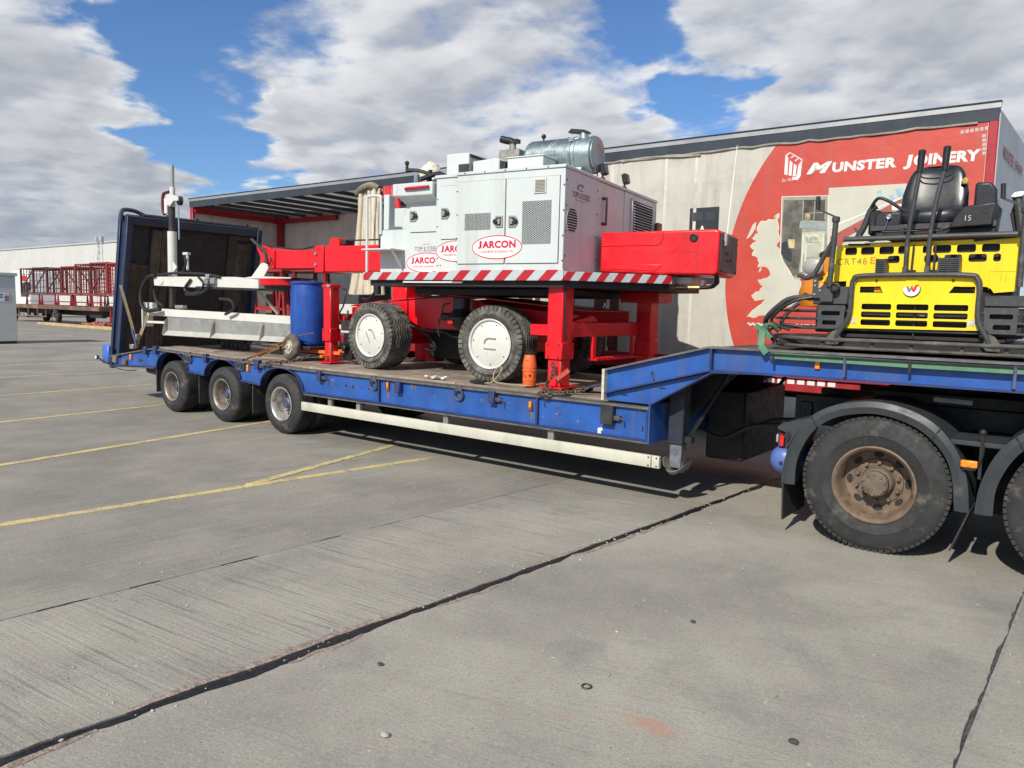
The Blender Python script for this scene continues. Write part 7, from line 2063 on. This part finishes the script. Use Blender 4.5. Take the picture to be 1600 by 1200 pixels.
MB().lathe([(0.035, 0), (0.035, -0.03), (0.026, -0.036), (0.022, -0.02), (0, -0.02)], (-0.545, -0.004, 1.985), (0, 1, 0), 18).obj('round_bush', steel, RT)
tubeo('corner_brace', [(-0.60, 0.03, 2.34), (-0.66, 0.03, 2.22), (-0.72, 0.03, 2.10), (-0.78, 0.05, 2.06), (-0.86, 0.08, 2.09)], 0.018)
# top frame, seat and consoles
tubeo('top_rail', [(-0.56, 0.20, 2.375), (0.64, 0.20, 2.372)], 0.021, c=False)
tubeo('top_rail', [(-0.56, 0.90, 2.385), (0.64, 0.90, 2.38)], 0.021, c=False)
tubeo('hose_arch', [(-0.52, 0.45, 2.40), (-0.47, 0.45, 2.50), (-0.43, 0.45, 2.62), (-0.39, 0.45, 2.66)], 0.026)
tubeo('bent_hose', [(-0.42, 0.42, 2.65), (-0.37, 0.40, 2.71), (-0.30, 0.40, 2.69), (-0.20, 0.42, 2.62), (-0.12, 0.45, 2.56)], 0.013, hose_m)
MB().box(-0.43, -0.345, 0.40, 0.52, 2.42, 2.62).obj('battery_cover', black, RT, bev=0.015)
MB().box(-0.40, 0.46, 0.34, 0.40, 2.445, 2.49).obj('seat_frame_bar', trgrey, RT, bev=0.004)
MB().box(-0.36, 0.45, 0.36, 1.05, 2.41, 2.44).obj('seat_deck', chass, RT, sm=0)
MB().box(-0.375, -0.175, 0.34, 0.60, 2.47, 2.595).obj('control_panel', black, RT, bev=0.02, seg=2)
MB().lathe([(0.02, 0), (0.02, -0.02), (0.012, -0.024), (0, -0.02)], (-0.265, 0.338, 2.55), (0, 1, 0), 16).obj('ignition_key', chrome, RT)
MB().bar((-0.265, 0.32, 2.545), (-0.285, 0.32, 2.45), 0.012, 0.004).obj('key_fob', tankblue, RT)
st2 = sub('seat', RT, (-0.025, 0.62, 2.50))
st2.scale = (1.08, 1.0, 1.04)
def loft(secs, m, name, par, cap=True):
    n = len(secs[0])
    vs = [p for s_ in secs for p in s_]
    fs = []
    for i in range(len(secs) - 1):
        for k in range(n):
            l = (k + 1) % n
            fs.append((i * n + k, i * n + l, (i + 1) * n + l, (i + 1) * n + k))
    fs += [tuple(range(n)), tuple(range((len(secs) - 1) * n + n - 1, (len(secs) - 1) * n - 1, -1))]
    return MB().add(vs, fs).obj(name, m, par, sm=70)
def sup(a, p=3.2):
    c, s_ = math.cos(a), math.sin(a)
    return math.copysign(abs(c) ** (2 / p), c), math.copysign(abs(s_) ** (2 / p), s_)
secs = []
for z, w, yc, th in ((0.05, 0.20, 0.14, 0.05), (0.09, 0.222, 0.14, 0.075), (0.16, 0.225, 0.155, 0.085), (0.26, 0.222, 0.175, 0.08), (0.34, 0.205, 0.19, 0.07), (0.41, 0.185, 0.205, 0.062), (0.455, 0.16, 0.212, 0.05), (0.475, 0.13, 0.215, 0.03), (0.482, 0.08, 0.216, 0.012)):
    s1 = []
    for k in range(28):
        c, s_ = sup(2 * PI * k / 28)
        dish = 0.035 * (1 - min(1, abs(c)) ** 2) * (1 if s_ < 0 else 0)
        s1.append((c * w, yc + s_ * th + dish, z))
    secs.append(s1)
loft(secs, vinyl, 'backrest', st2)
secs = []
for z, w, d in ((-0.01, 0.225, 0.19), (0.01, 0.24, 0.205), (0.05, 0.245, 0.21), (0.085, 0.235, 0.20), (0.105, 0.21, 0.175), (0.11, 0.16, 0.13)):
    secs.append([(sup(2 * PI * k / 28)[0] * w, sup(2 * PI * k / 28)[1] * d - 0.03, z + 0.012 * abs(sup(2 * PI * k / 28)[0]) ** 3) for k in range(28)])
loft(secs, vinyl, 'cushion', st2)
MB().tube(curve([(-0.11, 0.118, 0.415), (-0.08, 0.108, 0.385), (0.0, 0.106, 0.372), (0.09, 0.108, 0.385), (0.12, 0.118, 0.415)], 5), 0.006, 6).obj('seat_piping', vinyl, st2)
MB().prism([(0.165, 0.33), (0.20, 0.37), (0.215, 0.34), (0.215, 0.31), (0.18, 0.315)], 0.10, 0.15).obj('foam_tear', mat('torn_seat_foam', (0.42, 0.27, 0.08), 0.9, var=0.3, vs=30), st2, bev=0.006)
MB().prism([(0.155, 2.44), (0.44, 2.45), (0.455, 2.62), (0.255, 2.60), (0.215, 2.565)], 0.30, 0.75).obj('side_console', black, RT, bev=0.012, seg=2)
MB().box(0.375, 0.41, 0.296, 0.30, 2.54, 2.59).obj('console_catch', cutgap, RT)
text('15', 'painted_number', mat('faded_white_number', (0.42, 0.42, 0.42), 0.6), RT, (0.262, 0.30, 2.49), (1, 0, 0), (0, 0, 1), 0.04, 0.04, 0.0, t=0.002, space=1.1)
MB().prism([(0.285, 2.60), (0.44, 2.615), (0.43, 2.74), (0.39, 2.795), (0.30, 2.80), (0.285, 2.79)], 0.50, 0.95).obj('console_box', vinyl, RT, bev=0.025, seg=3)
for x0, x1, zt_ in ((-0.095, -0.04, 3.01), (0.055, 0.125, 3.02)):
    lv = sub('steering_lever', RT, (0, 0, 0))
    p = [(x0, 0.20, 2.12), (x0 + 0.003, 0.19, 2.38), (x0 + 0.03, 0.18, 2.65), (x1 - 0.003, 0.18, 2.86)]
    MB().tube(curve(p, 5), 0.0165, 10).obj('lever_tube', trgrey, lv)
    MB().cyl((x1 - 0.004, 0.18, 2.85), (x1 + 0.003, 0.18, zt_), 0.022, 0.026, 12).sphere((x1 + 0.003, 0.18, zt_), 0.026, (1, 1, 0.4), 12, 6).obj('hand_grip', black, lv)
    MB().box(x0 - 0.018, x0 + 0.018, 0.17, 0.23, 2.09, 2.15).obj('lever_socket', trdirty, lv, bev=0.004)
    MB().bar((x0 + 0.04, 0.21, 2.12), (x0 + 0.045, 0.21, 2.32), 0.018, 0.012).box(x0 + 0.02, x0 + 0.07, 0.2, 0.225, 2.10, 2.125).obj('spring_link', chass, lv, sm=0)
# right end: chute, folded sheet
tubeo('bent_post', [(0.60, 0.75, 2.40), (0.575, 0.75, 2.55), (0.545, 0.75, 2.70)], 0.034, trgrey)
MB().prism([(0.50, 2.58), (0.53, 2.70), (0.585, 2.66), (0.68, 2.52), (0.70, 2.40), (0.54, 2.40)], 0.8, 0.86).obj('fin_plate', chass, RT, bev=0.006)
MB().prism([(0.50, 2.70), (0.525, 2.735), (0.58, 2.74), (0.60, 2.72), (0.57, 2.70), (0.53, 2.695)], 0.70, 0.82).obj('paper_scrap', logo_w, RT, bev=0.004)
MB().bar((0.34, 0.235, 2.338), (0.60, 0.235, 2.355), 0.012, 0.014).bar((-0.53, 0.235, 2.335), (-0.37, 0.235, 2.330), 0.012, 0.014).obj('gas_spring', chass, RT, sm=0)
for k, p in enumerate(([(-0.62, 0.10, 2.0), (-0.70, 0.06, 1.92), (-0.85, 0.02, 1.88), (-0.98, 0.02, 1.80), (-1.05, 0.05, 1.70), (-0.9, 0.06, 1.64)],
                       [(-0.60, 0.14, 1.70), (-0.75, 0.08, 1.66), (-0.95, 0.05, 1.68), (-1.1, 0.1, 1.62)],
                       [(-0.30, 0.30, 2.42), (-0.36, 0.28, 2.36), (-0.45, 0.26, 2.40), (-0.50, 0.28, 2.47)],
                       [(-0.15, 0.32, 2.46), (-0.05, 0.30, 2.41), (0.10, 0.30, 2.43), (0.2, 0.32, 2.47)],
                       [(0.72, 0.10, 1.90), (0.82, 0.04, 1.78), (0.95, 0.03, 1.70), (0.85, 0.06, 1.62)])):
    tubeo('loose_cable', p, (0.014, 0.012, 0.008, 0.008, 0.014)[k], hose_m)
# left end: water tank, lamp
wt = sub('water_tank', RT, (0, 0, 0))
MB().lathe([(0.0, 1.83), (0.20, 1.84), (0.215, 1.90), (0.215, 1.96), (0.19, 2.04), (0.14, 2.10), (0.09, 2.125), (0.0, 2.13)], (-0.74, 0.45, 0), (0, 0, 1), 28).obj('tank_dome', tank_o, wt)
MB().cyl((-0.735, 0.42, 2.08), (-0.735, 0.42, 2.27), 0.062, 0.058, 20).obj('filler_neck', tank_o, wt)
MB().lathe([(0, 2.31), (0.03, 2.308), (0.06, 2.29), (0.068, 2.28), (0.068, 2.255), (0.0, 2.255)], (-0.735, 0.42, 0), (0, 0, 1), 14).obj('filler_cap', black, wt)
la = sub('work_lamp', RT, (-0.80, 0.25, 2.165))
MB().lathe([(0, -0.035), (0.045, -0.030), (0.068, -0.010), (0.070, 0.008), (0.05, 0.045), (0.0, 0.06)], (0, 0, 0), (0.1, 1, 0.15), 24, fn=lambda r_, h, a, i: (r_ * (1.0 + 0.28 * math.cos(a) ** 2), h)).obj('lamp_shell', lensw, la)
MB().bar((0.0, 0.02, -0.05), (0.07, 0.02, -0.10), 0.03, 0.03).obj('lamp_bracket', black, la, sm=0)

# green lashing strap over the rail end and along the neck
gs = thing('lashing_strap', 'faded green webbing strap tied round the trowel rail and run along the blue neck', 'strap', (6.36, 0.1, 1.48))
b = MB()
for k in range(4):
    b.tube([(-0.03 + 0.014 * k, -0.02, 0.11), (0.0 + 0.012 * k, -0.05, 0.17 + 0.01 * k), (0.06, 0.0, 0.20), (0.09, 0.08, 0.15)], 0.018, 5)
b.sphere((0.0, -0.03, 0.15), 0.045, (1, 0.7, 0.8), 10, 7)
b.obj('knot', strap_g, gs, sm=60)
b = MB()
ribbon(b, [(0.01, -0.06, 0.16), (0.025, -0.125, 0.03), (0.075, -0.128, -0.03)], 0.052, (0, 1, 0))
ribbon(b, [(-0.06, -0.04, 0.19), (0.03, -0.07, 0.15), (0.08, -0.06, 0.09)], 0.04, (0, 1, 0))
b.obj('loose_tail', strap_g, gs, sm=0)
b = MB()
ribbon(b, [(0.105, -0.112, -0.045), (1.1, -0.112, -0.052), (2.2, -0.112, -0.05), (4.0, -0.112, -0.055)], 0.050, (0, 1, 0))
b.obj('webbing', strap_g, gs, sm=0)

# ------------------------------------------------------------------ loose things on the deck
dr = thing('plastic_drum', 'blue plastic drum standing on the hand cart beside the red leg', 'drum', (-0.55, 0.82, 0), 0, base=1.16)
MB().lathe([(0.0, 1.165), (0.235, 1.165), (0.25, 1.18), (0.262, 1.26), (0.265, 1.50), (0.272, 1.62), (0.265, 1.74), (0.262, 1.95), (0.252, 2.02), (0.258, 2.03), (0.272, 2.04), (0.274, 2.06), (0.262, 2.072), (0.25, 2.062), (0.0, 2.055)], (0, 0, 0), (0, 0, 1), 48).obj('drum_shell', drum_m, dr)
b = MB()
for a in (30, 210):
    c = Vector((0.17 * math.cos(R_(a)), 0.17 * math.sin(R_(a)), 2.056))
    b.cyl(c, c + Vector((0, 0, 0.02)), 0.035, n=14)
b.obj('bung', black, dr)
ca = thing('hand_cart', 'small cart with pneumatic tyre and orange frame standing under the blue drum', 'cart', (-0.45, 0.8, 0), 0, base=0.955)
MB().box(-0.3, 0.3, -0.28, 0.3, 1.115, 1.155).obj('cart_bed', steel, ca, bev=0.005)
b = MB()
b.box(-0.32, 0.75, -0.12, -0.07, 1.06, 1.105).box(-0.32, 0.75, 0.22, 0.27, 1.06, 1.105)
b.box(0.55, 0.60, -0.30, 0.3, 1.02, 1.058)
b.obj('orange_frame', orange2, ca, bev=0.004)
cw = sub('wheel', ca, (-0.02, -0.40, 1.148), (R_(-8), 0, R_(-4)))
MB().lathe([(0.095, 0.02), (0.10, 0.0), (0.13, -0.012), (0.165, 0.0), (0.185, 0.025), (0.188, 0.05), (0.185, 0.075), (0.165, 0.10), (0.10, 0.10), (0.095, 0.08)], (0, 0, 0), (0, 1, 0), 36).obj('tyre', mat('grey_brown_cart_tyre', (0.10, 0.085, 0.068), 0.85, var=0.25, vs=12, dirt=((0.2, 0.17, 0.13), 0.6, 10, 0.5), bump=(70, 0.4, 0.004)), cw)
MB().lathe([(0.098, 0.02), (0.10, 0.006), (0.092, 0.004), (0.085, 0.02), (0.05, 0.024), (0.045, 0.0), (0.03, -0.01), (0.0, -0.01)], (0, 0, 0), (0, 1, 0), 30).obj('rim', mat('dirty_cream_rim', (0.48, 0.45, 0.36), 0.55, var=0.15, dirt=((0.2, 0.13, 0.07), 0.7, 14, 0.52)), cw)
b = MB()
for k in range(5):
    a = R_(72 * k)
    b.cyl((0.067 * math.cos(a), 0.022, 0.067 * math.sin(a)), (0.067 * math.cos(a), 0.012, 0.067 * math.sin(a)), 0.006, n=6)
b.cyl((0, -0.009, 0), (0, -0.02, 0), 0.014, n=8)
b.obj('hub_nut', rustpan, cw)
cw2 = copy_tree(cw, ca)
cw2.location.y = 0.32
MB().cyl((-0.02, -0.30, 1.148 - 0.04), (-0.02, 0.32, 1.108), 0.015, n=8).obj('axle', steel, ca)
cn = thing('gas_canister', 'orange twin canister with black wire handle standing on the deck beside the big tyre', 'canister', (3.80, 0.36, 0), R_(20), base=0.941)
MB().lathe([(0, 0.945), (0.066, 0.945), (0.070, 0.955), (0.071, 1.10), (0.078, 1.105), (0.078, 1.118), (0.070, 1.122), (0.072, 1.128), (0.075, 1.14), (0.075, 1.165), (0.062, 1.24), (0.055, 1.275), (0.0, 1.28)], (0, 0, 0), (0, 0, 1), 32).obj('canister_shell', orange, cn)
MB().lathe([(0.0715, 1.005), (0.0745, 1.008), (0.0745, 1.013), (0.0715, 1.016)], (0, 0, 0), (0, 0, 1), 32).obj('rolled_rib', orange, cn)
b = MB()
b.tube([(0.05 * math.cos(R_(a)), 0.05 * math.sin(R_(a)), 1.292 + 0.008 * math.sin(R_(2 * a))) for a in range(0, 360, 20)], 0.007, 6, True)
b.tube([(0.035 * math.cos(R_(a)), 0.004, 1.295 + 0.022 * math.sin(R_(a))) for a in range(0, 181, 20)], 0.006, 6)
b.obj('wire_handle', black, cn)
b = MB()
for a, z, w, h in ((-100, 1.215, 0.35, 0.006), (-95, 1.205, 0.5, 0.004), (-70, 1.06, 0.17, 0.012), (-120, 1.065, 0.12, 0.005), (-110, 1.045, 0.2, 0.004)):
    rr = 0.0665 if z > 1.2 else 0.0722
    for k in range(6):
        a0 = R_(a) + w * 2 * (k / 6 - 0.5)
        a1 = R_(a) + w * 2 * ((k + 0.8) / 6 - 0.5)
        b.add([(rr * math.cos(a0), rr * math.sin(a0), z - h), (rr * math.cos(a1), rr * math.sin(a1), z - h), (rr * 0.992 * math.cos(a1), rr * 0.992 * math.sin(a1), z + h), (rr * 0.992 * math.cos(a0), rr * 0.992 * math.sin(a0), z + h)], [(0, 1, 2, 3)])
b.obj('black_stencil_marks', black, cn, sm=0)
def chain(name, pts, label, r_=0.013, lk=0.05):
    t = thing(name, label, 'chain', tuple(pts[0]), 0)
    o0 = Vector(pts[0])
    cp = curve(pts, 12)
    L_ = [0]
    for a, c in zip(cp, cp[1:]):
        L_.append(L_[-1] + (c - a).length)
    n = int(L_[-1] / (lk * 0.72))
    me = None
    b = MB()
    for i in range(12):
        a = 2 * PI * i / 12
        pass
    link = MB().tube([(lk * 0.5 * math.cos(R_(a)) * (1.0), lk * 0.30 * math.sin(R_(a)), 0) for a in range(0, 360, 36)], r_ * 0.55, 5, True).mesh('link', chain_m, 60)
    j = 0
    for i in range(n):
        s_ = (i + 0.5) * L_[-1] / n
        while j < len(L_) - 2 and L_[j + 1] < s_:
            j += 1
        f = (s_ - L_[j]) / max(1e-6, L_[j + 1] - L_[j])
        p = cp[j].lerp(cp[j + 1], f)
        d = (cp[j + 1] - cp[j]).normalized()
        q = d.to_track_quat('X', 'Z')
        o = inst(link, 'chain_link', t)
        o.matrix_local = Matrix.Translation(p - o0) @ q.to_matrix().to_4x4() @ Matrix.Rotation(R_(90 * (i % 2) + 20 * math.sin(i * 2.1)), 4, 'X')
    return t
chain('lashing_chain', [(4.14, 0.30, 1.21), (4.16, 0.27, 1.10), (4.14, 0.20, 1.0), (4.22, 0.10, 0.955), (4.30, 0.02, 0.95), (4.35, 0.0, 0.925), (4.28, -0.012, 0.90), (4.20, -0.012, 0.93), (4.26, 0.06, 0.955), (4.40, 0.08, 0.955), (4.52, 0.16, 0.965), (4.62, 0.24, 1.0)], 'rusty lashing chain heaped beside the orange canister, at a red leg foot', 0.016, 0.055)
chain('lashing_chain', [(-0.05, 0.45, 1.05), (-0.1, 0.35, 1.0), (-0.2, 0.22, 0.96), (-0.3, 0.1, 0.955), (-0.42, 0.02, 0.945), (-0.36, -0.012, 0.91), (-0.28, -0.008, 0.92)], 'rusty lashing chain hooked between the small cart wheel and a red leg foot', 0.016, 0.055)
lbn = thing('chain_binder', 'worn red chain binder lever hooked on the heaped chain beside the orange canister', 'chain binder', (4.22, 0.26, 1.08))
MB().bar((0, 0, -0.03), (0.13, 0.02, 0.075), 0.022, 0.05).obj('lever_channel', mat('faded_red_lever', (0.42, 0.06, 0.04), 0.6, var=0.3, vs=14), lbn, bev=0.004)
MB().tube([(0.01, 0, -0.02), (-0.03, 0, 0.02), (-0.05, 0, 0.08)], 0.012, 6).obj('hook', chain_m, lbn)
ra = thing('loading_skid', 'dark blue grey steel skid plate lying against the gooseneck slope', 'skid plate', (4.7, 0.42, 0.95))
MB().bar((-0.22, 0, 0.03), (0.20, 0.05, 0.14), 0.22, 0.03).obj('skid_plate', mat('navy_skid_paint', (0.03, 0.04, 0.07), 0.5, var=0.3, vs=8, dirt=(RUST, 0.5, 9, 0.58)), ra, bev=0.006)
MB().box(-0.28, -0.2, -0.1, 0.1, -0.008, 0.02).obj('skid_foot', steel, ra, bev=0.004)
cs = thing('cable_coil', 'thin buff cable looped on the deck against the tyre by the orange canister', 'cable', (3.45, 0.2, 0.945))
MB().tube(curve([(-0.35, 0.02, 0.008), (-0.15, -0.02, 0.01), (0.0, -0.05, 0.02), (0.07, -0.02, 0.10), (0.10, 0.0, 0.17), (0.05, 0.02, 0.19), (0.0, 0.0, 0.13), (0.03, -0.04, 0.04), (0.15, -0.02, 0.02), (0.30, 0.05, 0.012), (0.4, 0.06, 0.01)], 6), 0.007, 6).obj('cable', mat('buff_cable', (0.34, 0.27, 0.15), 0.6), cs)
MB().box(-0.30, -0.12, -0.06, 0.0, -0.003, 0.025).box(-0.16, -0.10, -0.07, 0.01, 0.0, 0.035).obj('clamp_block', black, cs, bev=0.005)
ro = thing('rag', 'crumpled white rag lying on the deck between the two white hubcapped wheels', 'rag', (2.62, 0.22, 0.942))
b = MB()
n = 9
r = random.Random(15)
g = [[(i * 0.035 - 0.16 + r.uniform(-.01, .01), j * 0.02 - 0.08 + r.uniform(-.008, .008), 0.005 + r.uniform(0, 0.02) + 0.012 * math.sin(i * 1.3 + j)) for i in range(n)] for j in range(6)]
b.add([p for row in g for p in row], [(j * n + i, j * n + i + 1, (j + 1) * n + i + 1, (j + 1) * n + i) for j in range(5) for i in range(n - 1)])
b.obj('cloth', logo_w, ro, sm=60)
bd = thing('tie_rod', 'rust brown tie rod and cord slanting from the cart wheel to the deck edge', 'tie rod', (-0.75, 0.18, 0.95))
MB().tube([(-0.25, -0.12, 0.0), (0.05, 0.05, 0.13), (0.25, 0.2, 0.24)], 0.012, 6).tube([(-0.22, -0.10, 0.02), (0.3, 0.3, 0.34), (0.60, 0.42, 0.40)], 0.006, 5).bar((-0.1, 0, 0.05), (0.2, 0.14, 0.18), 0.035, 0.03).obj('rod', rustpan, bd)
MB().box(-0.30, -0.2, -0.14, -0.1, -0.005, 0.01).obj('rod_foot', chain_m, bd, bev=0.004)
tb = thing('tool_row', 'row of dark cylindrical trowel weights under the screed plough', 'weights', (-3.0, 0.95, 0))
for k in range(6):
    MB().lathe([(0, 0.0), (0.055, 0.0), (0.06, 0.02), (0.06, 0.11), (0.045, 0.125), (0, 0.125)], (0.13 * k, 0.0, zt(-3.0 + 0.13 * k)), (0, 0, 1), 14).obj('weight', steel, tb)
bl = thing('dark_crate', 'low dark steel crate on the deck under the white screed beam', 'crate', (-2.3, 1.5, 0), 0, base=0.955)
MB().box(0, 1.5, 0, 0.6, 0.96, 1.1).box(0.05, 1.45, 0.05, 0.55, 1.1, 1.13).obj('crate_body', chass, bl, bev=0.01)
wb_ = thing('plastic_bag', 'crumpled blue and white plastic bag under the machine beside the far tyre', 'bag', (2.35, 1.95, 0), 0, base=0.945)
b = MB()
b.sphere((0, 0, 1.04), 0.13, (1.4, 1, 0.9), 16, 10)
r = random.Random(2)
b.v = [(x + r.uniform(-.025, .025), y + r.uniform(-.025, .025), z + r.uniform(-.02, .02)) for x, y, z in b.v]
b.obj('bag', mat('crumpled_bag', (0.35, 0.42, 0.55), 0.4, var=0.5, vs=9), wb_, sm=20)
